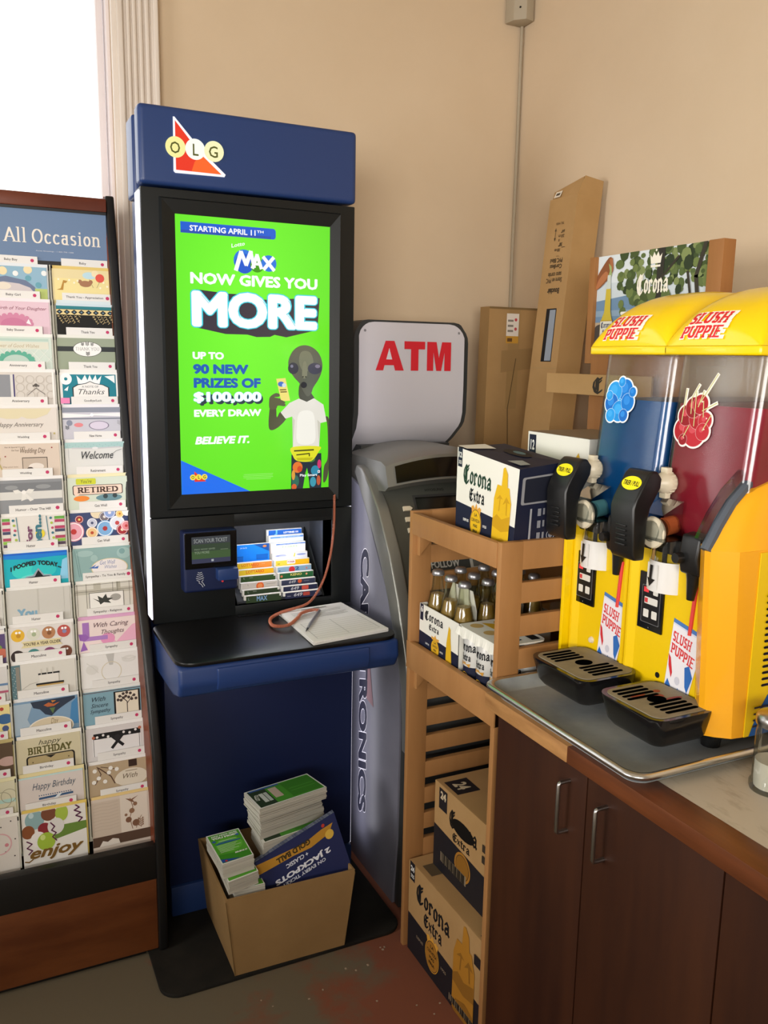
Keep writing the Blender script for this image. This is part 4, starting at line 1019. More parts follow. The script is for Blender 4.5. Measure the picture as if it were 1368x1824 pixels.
 (1, 15): ('#e4c98a', '#d8cabc', [('r', '#cfbfae', 0, .30, .47, .95)] + [('l', '#bfae9c', [(.02 + .01 * (i % 3), .42 + .06 * i), (.15, .435 + .06 * i), (.28, .42 + .06 * i), (.44, .44 + .06 * i)], .006) for i in range(9)] + [('r', '#e2d6c8', .47, .30, .93, 1), ('r', '#5a4436', 0, .12, 1, .30), ('r', '#e8ddd0', .95, .35, .97, .97)] + [('l', '#8f6a50', [(.66, .34), (.62, .55), (.68, .75), (.64, .92)], .012), ('l', '#8f6a50', [(.72, .34), (.78, .5), (.82, .56)], .01), ('c', '#7f5a44', .60, .52, .05), ('c', '#7f5a44', .72, .44, .06), ('c', '#8f6a50', .66, .68, .045), ('c', '#8f6a50', .72, .80, .035), ('c', '#8f6a50', .56, .62, .025), ('p', '#7f5a44', [(.56, .93), (.66, .90), (.78, .95), (.68, .88), (.72, .82), (.64, .86)])] + leafy(.80, .42, .8, '#8f6a50') + [('p', '#e6ddd2', [(.10, .12), (.16, .22), (.24, .19), (.32, .24), (.42, .21), (.44, .12)])], 'sepia wildflower card, lowest in the right column'),
 (2, 0): ('#e2e6ea', '#92b7cc', dots('#ecdcb0', [(.30, .86), (.70, .92), (.05, .78)], .07) + dots('#f2f0ee', [(.50, .80), (.96, .84)], .045) + dots('#6aa4b4', [(.70, .68), (.86, .5)], .05) + [('p', '#6f7c98', [(.0, .30), (.05, .55), (.18, .66), (.34, .72), (.52, .66), (.66, .62), (.80, .44), (.84, .30)]), ('p', '#cfc6c8', [(.0, .30), (.10, .50), (.30, .56), (.55, .52), (.72, .42), (.78, .30)]), ('c', '#e6dccc', .30, .44, .12, .10), ('r', '#b8c878', .8, .1, 1, .4)], 'blue baby boy card with pastel dots and a cloud'),
 (2, 1): ('#eee6ea', '#e2c4d0', [('t', '#8a4a62', 'The Birth of Your Daughter', .03, .74, .96, .86, SC_), ('c', '#d088a6', .42, .38, .29, .25)] + [('c', '#d088a6', .42 + .28 * math.cos(math.radians(a)), .38 + .24 * math.sin(math.radians(a)), .04) for a in range(0, 181, 20)] + [('c', '#c87a9c', .42, .36, .20, .18), ('p', '#f4eef2', [(.62, .40), (.66, .52), (.70, .36)])], 'pink baby girl card with a scalloped rosette'),
 (2, 2): ('#ecebe6', '#cfdcd2', [('r', '#b8d0c4', 0, .88, .95, .95), ('r', '#dcdccc', 0, .66, .95, .86), ('t', '#b8a888', 'Shower of Good Wishes', .05, .70, .80, .80, SC_)] + [('l', '#e8ece4', [(.0 + .16 * i, .1), (.3 + .16 * i, .66)], .008) for i in range(-1, 6)] + [('l', '#e8ece4', [(.3 + .16 * i, .1), (.0 + .16 * i, .66)], .008) for i in range(-1, 6)] + [('c', '#5fae96', .42, .30, .28, .27)] + [('c', '#5fae96', .42 + .27 * math.cos(math.radians(a)), .30 + .26 * math.sin(math.radians(a)), .038) for a in range(0, 181, 20)] + [('c', '#b8cfc4', .42, .28, .21, .22)], 'pale green baby shower card with a scalloped rosette'),
 (2, 3): ('#eceae8', '#d6d0c8', [('r', '#8d9096', 0, .1, .30, .93), ('r', '#a8abb0', .02, .1, .08, .93), ('r', '#dedcd8', .30, .1, .34, .93), ('r', '#3c3470', .345, .1, .365, .94)] + [('ring', '#c2bab0', .45 + .16 * i, .80 - .22 * j, .07, .012) for i in range(4) for j in range(3)] + [('l', '#5a5450', [(.56, .36), (.70, .56), (.84, .38)], .008), ('c', '#5a5450', .70, .64, .03), ('c', '#5a5450', .66, .62, .015), ('c', '#5a5450', .74, .62, .015), ('r', '#eeebe6', .965, .1, 1, 1)], 'silver patterned anniversary card with a thin purple stripe'),
 (2, 4): ('#ebe9e6', '#dfd8d0', [('p', '#ded4b2', [(.0, .98), (.92, .98), (.85, .82), (.66, .70), (.52, .70), (.44, .76), (.38, .70), (.20, .70), (.0, .78)]), ('t', '#6a625c', 'Happy Anniversary', .04, .44, .78, .60, SC_), ('r', '#c8b878', .93, .25, .96, .30)], 'cream anniversary card with a scalloped flap and script'),
 (2, 5): ('#efedea', '#d9c9b9', [('t', '#7a6a5c', 'For A Special Couple', .14, .88, .46, .93, {'bold': .005}), ('t', '#7a6a5c', 'On Your', .24, .80, .36, .85, {'bold': .005}), ('t', '#6a5648', 'Wedding Day', .38, .70, .78, .88, SC_), ('r', '#4a3e36', .40, .2, .80, .62), ('r', '#c2b2a2', .41, .2, .79, .60), ('c', '#e6ddd4', .62, .36, .12, .10), ('c', '#4a3c38', .52, .30, .05, .05), ('t', '#9a8a78', 'May your love', .10, .34, .33, .39, {'bold': .005}), ('c', '#9a3a3a', .14, .66, .012), ('c', '#9a3a3a', .88, .88, .012), ('l', '#b8a868', [(.0, .3), (.06, .62)], .02), ('l', '#b8a868', [(.0, .62), (.08, .3)], .02)], 'beige Wedding Day card with a small framed photo'),
 (2, 6): ('#eeecea', '#8d9094', [('r', '#7b7e82', 0, .68, 1, .92), ('c', '#95989a', .2, .8, .10, .06), ('c', '#95989a', .7, .8, .12, .06), ('r', '#dad9d4', 0, .46, 1, .68)] + ribbon_bow('#e6e4de') + [('c', '#f0eeea', .39, .66, .035)], 'silver wedding card with a cream ribbon bow'),
 (2, 7): ('#eceae6', '#e4e0da', [q for i, cl in enumerate(['#6aa84a', '#b84468', '#e0dcd4', '#b84468', '#4a4c68', '#e0dcd4', '#b04460', '#8fc04a', '#5a4a5c']) for q in (('r', cl, .02, .88 - .09 * i, .14, .96 - .09 * i), ('r', cl, .84, .88 - .09 * i, 1, .96 - .09 * i))] + [('l', '#3f7a8a', [(.24, .98), (.28, .1)], .012), ('l', '#3f7a8a', [(.71, .98), (.75, .1)], .012)] + dots('#3f7a8a', [(.19, .90), (.20, .50), (.78, .92), (.80, .5)], .022) + dots('#a8c04a', [(.20, .76), (.22, .36), (.79, .78), (.81, .36)], .022) + dots('#c04a68', [(.21, .62), (.80, .64)], .022) + [('c', '#ecd83a', .60, .50, .075), ('t', '#7a4a6a', 'For', .40, .25, .46, .65, {'rot': 90, 'len': .34, 'hgt': .10, 'bold': .05}), ('t', '#3f7a8a', 'men...', .52, .25, .64, .8, {'rot': 90, 'len': .62, 'hgt': .10, 'bold': .05})], 'white card with coloured stripes and sideways lettering for men'),
 (2, 8): ('#e6e8ea', '#14b2c4', [('r', '#1a62d0', 0, .86, 1, 1), ('p', '#1a82dc', [(0, .86), (.4, .82), (1, .88), (1, .95), (0, .95)]), ('p', '#3ad2cc', ell(.3, .5, .18, .22)), ('p', '#2ec4c8', ell(.62, .5, .2, .2)), ('p', '#8fd0f0', [(.86, .2), (1, .2), (1, .8), (.92, .74)]), ('p', '#6adcd4', ell(.5, .30, .25, .1)), ('t', '#16282c', 'I POOPED TODAY...', .10, .50, .90, .63, {'bold': .06, 'arc': .14}), ('p', '#9aa4b2', [(.24, .2), (.34, .34), (.44, .36), (.53, .56), (.62, .36), (.72, .36), (.80, .2)]), ('p', '#121418', [(.28, .2), (.36, .31), (.47, .33), (.53, .50), (.60, .33), (.70, .32), (.76, .2)])], 'shiny turquoise card reading I POOPED TODAY'),
 (2, 9): ('#e9e8e4', '#cfcdc6', [('t', '#7fa8c0', 'You', .16, .22, .47, .48, {'font': 'sans', 'bold': .06}), ('p', '#c6c4bc', [(.48, 1), (.50, 1), (.50, 0), (.48, 0)]), ('r', '#bcbab2', .9, .0, .905, 1)], 'plain grey card with a pale blue word You'),
 (2, 10): ('#ebe9e6', '#e2deda', [q for i, (cl, c2) in enumerate([('#e8b83a', '#c8922a'), ('#dcdccc', '#aab894'), ('#b8825a', '#8a5a38'), ('#c05a52', '#8a8ab0')]) for q in (('c', cl, .14 + .24 * i, .78, .105), ('c', c2, .15 + .24 * i, .77, .035), ('c', '#ffffff', .12 + .24 * i, .86, .02), ('c', '#ffffff', .17 + .24 * i, .86, .02))] + [q for i, cl in enumerate(['#3a2e2c', '#4a8a88', '#8a4a72', '#7a4a3a']) for q in (('c', cl, .12 + .25 * i, .20, .105), ('c', '#ffffff', .10 + .25 * i, .27, .018), ('c', '#ffffff', .15 + .25 * i, .27, .018))] + [('p', '#e2d6a8', [(.18, .60), (.82, .60), (.78, .51), (.83, .42), (.18, .42), (.22, .51)]), ('t', '#4a3e30', "YOU'RE A YEAR OLDER", .22, .47, .80, .56, {'bold': .02})], 'white card with eight funny faced doughnuts'),
 (2, 11): ('#efeeec', '#dcd9d0', [('r', '#5f8088', .0, .05, .14, 1), ('r', '#8f8a80', .07, .1, .13, .95)] + [('r', '#cfd8d6', .015 + .02 * (i % 3), .08 + .06 * i, .025 + .02 * (i % 3), .10 + .06 * i) for i in range(15)] + [('l', '#1f1d1d', [(.42, .68), (.74, .68)], .03), ('l', '#1f1d1d', [(.38, .40), (.80, .40)], .035), ('r', '#e6e2da', .43, .44, .73, .66), ('r', '#c2a060', .38, .34, .80, .38), ('l', '#c8c2b8', [(.46, .66), (.46, .82)], .012), ('l', '#c8c2b8', [(.55, .66), (.55, .84)], .012), ('l', '#c8c2b8', [(.64, .66), (.64, .84)], .012), ('l', '#9a9488', [(.16, .32), (.28, .44), (.40, .47)], .006)], 'cream card with a two tier black and gold cake'),
 (2, 12): ('#e6e6e6', '#7d9dba', [('p', '#a9bccb', [(0, .1), (0, .95), (.3, .95), (.2, .5), (.3, .1)]), ('p', '#4a86b8', [(.85, .2), (1, .2), (1, .95), (.9, .8)]), ('p', '#2f3a4c', [(.26, .97), (.30, .80), (.40, .74), (.48, .58), (.58, .52), (.68, .66), (.82, .80), (.96, .92), (.96, .99)]), ('p', '#b8663a', [(.46, .84), (.54, .90), (.62, .84), (.72, .88), (.62, .78), (.52, .78)]), ('p', '#c8823a', [(.58, .95), (.66, .93), (.6, .88)]), ('p', '#5f7a4a', [(.55, .74), (.60, .58), (.64, .74)]), ('c', '#e8e2d4', .56, .20, .36, .30), ('c', '#d6c8ac', .56, .19, .34, .285), ('t', '#8a7a5a', 'Day', .56, .25, .68, .45, SC_)], 'blue card with a dark stormy sunset over a scalloped label'),
 (2, 13): ('#eeece6', '#d3caaa', [('t', '#4a4a34', 'happy', .34, .76, .70, .94, SC_), ('t', '#5f5a2c', 'BIRTHDAY', .17, .56, .86, .76, {'font': 'slab', 'slope': .0}), ('rr', '#221f1c', .14, .0, .90, .52, .05), ('rr', '#b5a478', .165, .0, .875, .49, .04), ('p', '#221f1c', [(.44, .48), (.52, .40), (.60, .48)])] + dots('#6a5c40', [(.24, .34), (.40, .22), (.52, .3), (.66, .24), (.80, .36)], .012), 'beige card reading happy BIRTHDAY over a black frame'),
 (2, 14): ('#e4d8a4', '#dcd2cc', [('r', '#bfe0dc', 0, .96, 1, 1), ('t', '#4a5868', 'Happy Birthday', .20, .56, .88, .80, SC_)] + dots('#3a5a80', [(.30 + .035 * i, .44) for i in range(15)], .010) + [('l', '#3a5a80', [(.30, .36), (.82, .38)], .035), ('p', '#dfe6ea', [(.52, .30), (.60, .42), (.66, .42), (.58, .30)])], 'pale card with Happy Birthday in fine script and blue dots'),
 (2, 15): ('#e0c668', '#e9e6e0', [('r', '#6a8a3c', .30, .42, 1, .68), ('p', '#e9e6e0', [(.30, .40), (1, .54), (1, .40)]), ('c', '#8fb0b4', .20, .86, .15, .17), ('c', '#7a4a34', .42, .93, .12, .13), ('c', '#a8c04a', .62, .90, .10, .15), ('c', '#8a5230', .09, .66, .10, .12), ('c', '#8a2e34', .34, .68, .10, .10), ('c', '#dfdcd8', .52, .68, .13, .15), ('c', '#efece8', .24, .50, .12, .14), ('c', '#a2c040', .36, .44, .14, .16), ('c', '#d0e088', .31, .52, .04, .05), ('c', '#c2d8dc', .15, .95, .04, .05), ('l', '#5f2a4c', [(.84, 1), (.90, .94), (.82, .90), (.92, .84), (.84, .80), (.94, .74), (.88, .68)], .022), ('l', '#5f2a4c', [(.44, .76), (.50, .68), (.45, .62), (.52, .56), (.46, .5), (.52, .42)], .02), ('l', '#5f2a4c', [(.06, .5), (.14, .44), (.06, .38), (.14, .32), (.08, .26)], .02), ('t', '#7a5a26', 'enjoy', .10, .10, .94, .36, {'shear': .35, 'bold': .03}), ('l', '#7a5a26', [(.02, .14), (.08, .12), (.14, .16)], .02)], 'white card with coloured balloons and the word enjoy'),
 (3, 8): ('#e6e4e0', '#c8c2b8', [], 'beige card at the left edge beside the turquoise card'),
 (3, 9): ('#eae8e4', '#d0cec8', [], 'plain grey card at the left edge beside the grey You card'),
 (3, 10): ('#e6e6e4', '#5c4a78', [('r', '#e8e4e0', 0, .88, 1, 1), ('c', '#7a9a4a', .9, .5, .05), ('c', '#c8705a', .95, .35, .08)], 'purple card at the left edge beside the doughnut card'),
 (3, 11): ('#ecebe8', '#dcdad8', [('r', '#b8607a', .8, .3, 1, .36), ('r', '#6a8ab0', .85, .5, 1, .56)], 'white striped card at the left edge beside the cake card'),
 (3, 12): ('#e9e8e6', '#eadb9a', [('c', '#3f6a9a', .92, .62, .12, .14), ('c', '#3f6a9a', .75, .74, .10, .12), ('c', '#b84a3a', .88, .9, .03), ('c', '#5a8a4a', .80, .9, .03), ('c', '#4a5a8a', .92, .36, .05)], 'yellow card with blue balloons at the left edge'),
 (3, 13): ('#c2b27a', '#5f4c3a', [('c', '#c8a8a0', .92, .5, .14, .13)], 'brown card with a pale flower at the left edge'),
 (3, 14): ('#e6e0b8', '#dcd8bc', [('r', '#b8dcd4', .5, .42, 1, .52), ('ring', '#a8a488', .9, .6, .12, .01), ('ring', '#a8a488', .8, .5, .14, .01)], 'cream card with aqua ribbon at the left edge'),
 (3, 15): ('#f0efe6', '#e0dad2', dots('#4a4440', [(.9, .93), (.75, .85), (.95, .6), (.93, .3), (.8, .4), (.6, .7)], .012) + [('ring', '#e0b0b4', .72, .55, .18, .02), ('c', '#d88a94', .82, .52, .03)], 'white dotted card with a pink wreath at the left edge'),
}
for (col, row), (envc, base, pr_, lab) in cards.items():
    zt, y = card_pos(col, row)
    x0, x1 = COLX[col]
    if (col, row) == (1, 1):
        x0 += .004
    tilt_ = lean(zt, y)
    ze, zc, low = zt - .020, zt - .0285, .145
    if row == 15:
        zc = zt - .022; ze = zt - .015; low = .16
    def plate(mb, xa, xb, za, zb, d, th, m):
        mb.add([tilt_(xa, za, d), tilt_(xb, za, d), tilt_(xb, zb, d), tilt_(xa, zb, d), tilt_(xa, za, d + th), tilt_(xb, za, d + th), tilt_(xb, zb, d + th), tilt_(xa, zb, d + th)],
               [(0, 1, 2, 3), (5, 4, 7, 6), (3, 2, 6, 7), (1, 0, 4, 5), (0, 3, 7, 4), (2, 1, 5, 6)], m)
    c = MB()
    plate(c, x0 + .002, x1 + .002, zc - low + .02, ze, .0032, .0012, envc)
    c.build('envelope', label=('pale' if lin(envc)[0] > .7 else 'tinted') + ' envelope behind the ' + lab, cat='envelope', group='envelopes in the card rack', smooth=False)
    c = MB()
    plate(c, x0, x1 - .002, zc - low, zc, 0, .0022, base)
    zv = zc - .094                                  # the print fills the upper part that shows
    if row == 15:
        zv = zc - .145
    O = Vector(tilt_(x0, zv, 0))
    art(c, O, (x1 - x0 - .002, 0, 0), Vector(tilt_(x0, zc, 0)) - O, pr_, off=.0003, dz=.00005)
    c.build('greeting_card', label=lab, cat='greeting card', group='greeting cards in the rack', smooth=False)
# the pink flag left on one pocket
zt, y = card_pos(1, 4)
c = MB(); q = lean(zt, y); c.add([q(.221, zt - .018, .0055), q(.244, zt - .018, .0055), q(.244, zt - .003, .0055), q(.221, zt - .003, .0055)], [(0, 1, 2, 3)], '#f08ab8')
c.add([q(.221, zt - .018, .0061), q(.244, zt - .018, .0061), q(.244, zt - .003, .0061), q(.221, zt - .003, .0061)], [(0, 1, 2, 3)], '#f08ab8')
c.build('sticky_flag', label='small pink sticky flag beside the Goodbye tab', cat='sticky flag')

# ================================================================ cash machine
AX0, AX1 = 1.045, 1.462
at = thing('cash_machine', (1.25, 2.25, 0), 'grey cash machine with a lit side panel and a white ATM topper sign', 'cash machine')
c = MB()
c.prism([(2.032, .0), (2.024, .22), (1.998, .41), (1.962, .515), (1.972, .70), (2.06, .80), (2.06, 0)], 'x', AX0 + .006, AX1 - .006, 'atm_dark', .004)
c.prism([(2.06, 0), (2.06, .80), (2.12, .90), (2.22, 1.06), (2.30, 1.2), (2.50, 1.24), (2.50, 0)], 'x', AX0 + .008, AX1 - .008, 'atm_dark', .004)
c.build('safe_cabinet', at)
c = MB(); c.box(AX0 + .03, 1.955, .51, AX1 - .03, 1.966, .70, 'atm_dark', .006); c.box(AX0 + .04, 2.0, .06, AX1 - .04, 2.026, .40, 'atm_dark', .006)
c.build('safe_door', at)
# printed side panel
c = MB()
side = [(2.062, .0), (2.040, .22), (2.036, .55), (2.050, .75), (2.071, .80), (2.131, .932), (2.232, 1.077), (2.317, 1.215), (2.50, 1.26), (2.50, 0)]
c.prism(side, 'x', AX0, AX0 + .009, 'atm_panel', .001)
# vertical lettering: reading downwards, letters turned on their side
def side_surf(u, v, h):                # u runs down the panel, v towards the front edge of the letters
    return Vector((AX0 - .0002 - h, 2.318 - v * .062, 1.035 - u * .86))
name_ = 'CARDTRONICS'
art(c, (0, 0, 0), (1, 0, 0), (0, .075, 0), [('t', '#f4f2fa', name_, 0, 0, 1, 1, {'bold': .05, 'shear': -.2, 'grow': .02}), ('t', '#2b2c3c', name_, 0, 0, 1, 1, {'bold': .05, 'shear': -.2})], surf=side_surf, off=.0006, dz=.0003)
c.add([(AX0 - .0009, 2.262, .57), (AX0 - .0009, 2.212, .56), (AX0 - .0009, 2.240, .68), (AX0 - .0009, 2.262, .67)], [(0, 1, 2, 3)], '#8a6a70')
c.build('side_panel', at, label='printed side panel with white outlined lettering')
# curved silver arms either side of the fascia
arm_o = [(2.350, 1.262), (2.335, 1.285), (2.300, 1.278), (2.240, 1.235), (2.178, 1.175), (2.10, 1.058), (2.042, .937), (1.992, .795), (1.964, .706), (1.954, .60), (1.956, .513)]
arm_i = [(2.000, .515), (2.003, .60), (2.015, .70), (2.050, .80), (2.108, .932), (2.165, 1.03), (2.230, 1.118), (2.290, 1.19), (2.330, 1.24)]
for xa, xb in ((AX0 - .012, AX0 + .026), (AX1 - .026, AX1 + .012)):
    c = MB(); c.prism(arm_o + arm_i, 'x', xa, xb, 'atm_silver', .006, 3); c.build('side_arm', at)
# fascia that slopes between the arms
def fz(z):                              # y of the fascia at height z
    pts = [(.60, 1.985), (.80, 2.02), (.94, 2.07), (1.06, 2.125), (1.18, 2.195), (1.24, 2.235), (1.30, 2.28)]
    for (z0, y0), (z1, y1) in zip(pts, pts[1:]):
        if z <= z1:
            return y0 + (y1 - y0) * (z - z0) / (z1 - z0)
    return pts[-1][1]
zs = [.60, .70, .80, .88, .94, 1.0, 1.06, 1.12, 1.18, 1.24, 1.27]
c = MB(); c.prism([(fz(z), z) for z in zs] + [(2.40, 1.27), (2.40, .60)], 'x', AX0 + .024, AX1 - .024, 'atm_fascia')
c.build('fascia', at)
def on_fascia(x, z, h):
    d = (fz(z + .01) - fz(z - .01)) / .02
    n = Vector((0, -1, d)).normalized()
    return Vector((x, fz(z), z)) + n * h
# arched head with the dark glossy visor
c = MB()
xs = [AX0 + .012 + (AX1 - AX0 - .024) * i / 16 for i in range(17)]
def arch(x): return .040 * (1 - ((x - (AX0 + AX1) / 2) / (.5 * (AX1 - AX0))) ** 2)
vs, fs = [], []
for x in xs:
    a = arch(x)
    vs += [(x, 2.185 - a * .3, 1.222 + a * .5), (x, 2.165 - a * .4, 1.236 + a * .55), (x, 2.185 - a * .3, 1.292 + a * .9), (x, 2.215, 1.302 + a), (x, 2.45, 1.302 + a), (x, 2.45, 1.20)]
for i in range(16):
    for j in range(5):
        fs.append((6 * i + j, 6 * i + j + 1, 6 * i + 6 + j + 1, 6 * i + 6 + j))
fs += [tuple(range(6)), tuple(96 + j for j in range(6))[::-1]]
c.add(vs, fs, 'atm_silver')
c.build('head', at)
c = MB(); vs, fs = [], []
for x in xs[1:-1]:
    a = arch(x)
    vs += [(x, 2.1635 - a * .4 + .002, 1.243 + a * .55), (x, 2.1795 - a * .3, 1.286 + a * .85)]
n_ = len(xs[1:-1])
for i in range(n_ - 1):
    fs.append((2 * i, 2 * i + 2, 2 * i + 3, 2 * i + 1))
vs2 = [(x, y - .003, z) for x, y, z in vs]
c.add(vs2, fs, 'kiosk_black_gloss')
c.build('visor', at, label='glossy black visor across the head')
c = MB(); art(c, (0, 0, 0), (1, 0, 0), (0, 0, 1), [('t', '#2a2b28', 'HYOSUNG', 1.205, 1.2115, 1.268, 1.2185, {'bold': .03})], surf=on_fascia, off=.001, clip=False)
c.build('maker_name', at, smooth=False)
c = MB()
sc = [on_fascia(1.165, 1.062, .003), on_fascia(1.40, 1.062, .003), on_fascia(1.40, 1.196, .003), on_fascia(1.165, 1.196, .003)]
c.add(sc, [(0, 1, 2, 3)], 'kiosk_black_gloss')
fr = [on_fascia(1.158, 1.055, .0015), on_fascia(1.407, 1.055, .0015), on_fascia(1.407, 1.203, .0015), on_fascia(1.158, 1.203, .0015)]
c.add(fr, [(0, 1, 2, 3)], 'atm_dark')
c.build('display', at, smooth=False)
for i in range(4):
    z = 1.168 - .029 * i
    c = MB()
    a = [on_fascia(1.118, z - .006, .006), on_fascia(1.140, z - .006, .006), on_fascia(1.148, z, .006), on_fascia(1.140, z + .006, .006), on_fascia(1.118, z + .006, .006)]
    b_ = [on_fascia(1.118, z - .006, 0), on_fascia(1.140, z - .006, 0), on_fascia(1.148, z, 0), on_fascia(1.140, z + .006, 0), on_fascia(1.118, z + .006, 0)]
    c.add(a + b_, [(0, 1, 2, 3, 4)] + [(j, (j + 1) % 5, 5 + (j + 1) % 5, 5 + j) for j in range(5)], 'cream_plastic')
    c.build('function_key', at, smooth=False)
# lower fascia notice, seen through the wooden rack
c = MB()
art(c, (0, 0, 0), (1, 0, 0), (0, 0, 1), [('r', '#3a3d3c', 1.14, .95, 1.42, 1.045), ('t', '#b8bab4', 'FOLLOW', 1.17, 1.005, 1.265, 1.026, {'bold': .03}), ('t', '#b8bab4', 'INSTRUCTIONS', 1.15, .966, 1.285, .988, {'bold': .03}), ('r', '#b0b2ac', 1.30, .985, 1.36, 1.03), ('r', '#5a5c58', 1.31, 1.0, 1.35, 1.02)], surf=on_fascia, off=.001, clip=False)
c.build('instruction_plate', at, smooth=False)
c = MB()
for i in range(4):
    for j in range(3):
        p = on_fascia(1.20 + .028 * j, .90 - .026 * i, 0)
        c.box(p.x - .010, p.y - .010, p.z - .009, p.x + .010, p.y + .01, p.z + .009, 'cap_metal', .002)
c.build('keypad', at)
# topper sign: upright face that curls back at the foot
sx0, sx1 = 1.058, 1.458
face = [(2.428, 1.715), (2.420, 1.66), (2.418, 1.50), (2.420, 1.43), (2.434, 1.385), (2.466, 1.345), (2.525, 1.295)]
def sign_surf(u, v, h):                 # v measured along height
    z = 1.295 + v * (1.715 - 1.295)
    for (ya, za), (yb, zb) in zip(face, face[1:]):
        if z >= zb:
            y = yb + (ya - yb) * (z - zb) / (za - zb)
            break
    inset = 0.0
    if z < 1.40:
        inset = .085 * ((1.40 - z) / .105) * .42
    xl, xr = sx0 + .015, sx1 - .015 - inset
    x = xl + u * (xr - xl)
    return Vector((x, y - .001 - h, z))
c = MB()
def outline(z):
    """half-width reduction at the rounded top corners"""
    r = .055
    if z > 1.709 - r:
        return r - math.sqrt(max(0, r * r - (z - (1.709 - r)) ** 2))
    return 0.0
vs, fs = [], []
zlist = [1.295, 1.31, 1.33, 1.345, 1.365, 1.385, 1.40, 1.43, 1.50, 1.58, 1.65, 1.667, 1.682, 1.693, 1.701, 1.706, 1.709]
for z in zlist:
    for u in range(13):
        q = sign_surf(u / 12, (z - 1.295) / .42, .004)
        ins = outline(z)
        q.x = min(max(q.x, sx0 + .013 + ins), sx1 - .013 - ins)
        vs.append(q)
for i in range(len(zlist) - 1):
    for u in range(12):
        fs.append((13 * i + u, 13 * i + u + 1, 13 * i + 14 + u, 13 * i + 13 + u))
c.add(vs, fs, 'atm_sign')
art(c, (0, 0, 0), (1, 0, 0), (0, 0, 1.1), [('p', '#c4202c', [(.150, .638), (.240, .852), (.322, .852), (.412, .638), (.330, .638), (.318, .676), (.232, .676), (.220, .638)]), ('p', '#c8c5cb', [(.247, .718), (.303, .718), (.275, .800)]),
    ('p', '#c4202c', [(.415, .852), (.612, .852), (.612, .795), (.550, .795), (.550, .638), (.478, .638), (.478, .795), (.415, .795)]),
    ('p', '#c4202c', [(.632, .638), (.632, .852), (.722, .852), (.748, .735), (.776, .852), (.866, .852), (.866, .638), (.802, .638), (.802, .775), (.772, .638), (.724, .638), (.694, .775), (.694, .638)]), ('c', '#77757a', .055, .922, .011), ('c', '#77757a', .945, .922, .011)], surf=lambda u, v, h: sign_surf(u, v, h + .0045), off=.0005)
sg = c.build('topper_face', at, label='white sign face reading ATM in red')
c = MB()
pts = []
for z in zlist:
    ins = .0 if z > 1.40 else .085 * ((1.40 - z) / .105) * .42
    pts.append((sx1 - ins - outline(z) * .9, z + (.006 if z > 1.70 else 0)))
left = [(sx0 + outline(z) * .9, z + (.006 if z > 1.70 else 0)) for z in zlist]
ring = pts + left[::-1]
vs, fs = [], []
def ys(z): return sign_surf(0, (min(z, 1.715) - 1.295) / .42, 0).y
for x, z in ring:
    vs += [(x, ys(z) - .006, z), (x, ys(z) + .09 if z > 1.36 else 2.52, z)]
n_ = len(ring)
for i in range(n_):
    j = (i + 1) % n_
    fs.append((2 * i, 2 * j, 2 * j + 1, 2 * i + 1))
fs.append(tuple(2 * i + 1 for i in range(n_)))
fs.append(tuple(2 * i for i in range(n_)))
vs = [(x, y + (.004 if k % 2 == 0 else 0), z) for k, (x, y, z) in enumerate(vs)]
c.add(vs, fs, 'atm_dark')
c.build('topper_case', at)
c = MB(); c.box(AX0 + .05, 2.44, 1.235, AX1 - .05, 2.52, 1.33, 'atm_dark'); c.build('topper_neck', at)

# ================================================================ open carton of flyers in front of the kiosk
bx = [(.531, 1.940), (.836, 1.934), (.838, 2.236), (.533, 2.242)]      # footprint, corners from front left, anticlockwise
top = [(.508, 1.936), (.862, 1.926), (.856, 2.240), (.512, 2.246)]
bt = thing('flyer_carton', (.685, 2.09, .012), 'open brown cardboard box full of flyers on the black kiosk base plate', 'cardboard box')
BH = .238
c = MB()
lo_o = [Vector((x, y, .012)) for x, y in bx]
hi_o = [Vector((x, y, BH)) for x, y in top]
cen = Vector((.685, 2.09, 0))
inn = lambda v: v + (Vector((cen.x, cen.y, v.z)) - v).normalized() * .007
lo_i, hi_i = [inn(v) + Vector((0, 0, .004)) for v in lo_o], [inn(v) for v in hi_o]
vs = lo_o + hi_o + hi_i + lo_i
fs = []
for j in range(4):
    q = (j + 1) % 4
    fs += [(j, q, 4 + q, 4 + j), (4 + j, 4 + q, 8 + q, 8 + j), (8 + j, 8 + q, 12 + q, 12 + j)]
fs += [(3, 2, 1, 0), (12, 13, 14, 15)]
c.add(vs, fs, 'kraft_box')
c.build('box_walls', bt, smooth=False)
c = MB()
for a, b_ in ((lo_o[0], hi_o[0]), (lo_o[1], hi_o[1])):
    c = MB()
    c.tube([a + Vector((-.0005, -.0008, .002)), b_ + Vector((-.0005, -.0008, -.006))], .0013, 'kraft_dark', 5)
    c.build('corner_seam', bt)

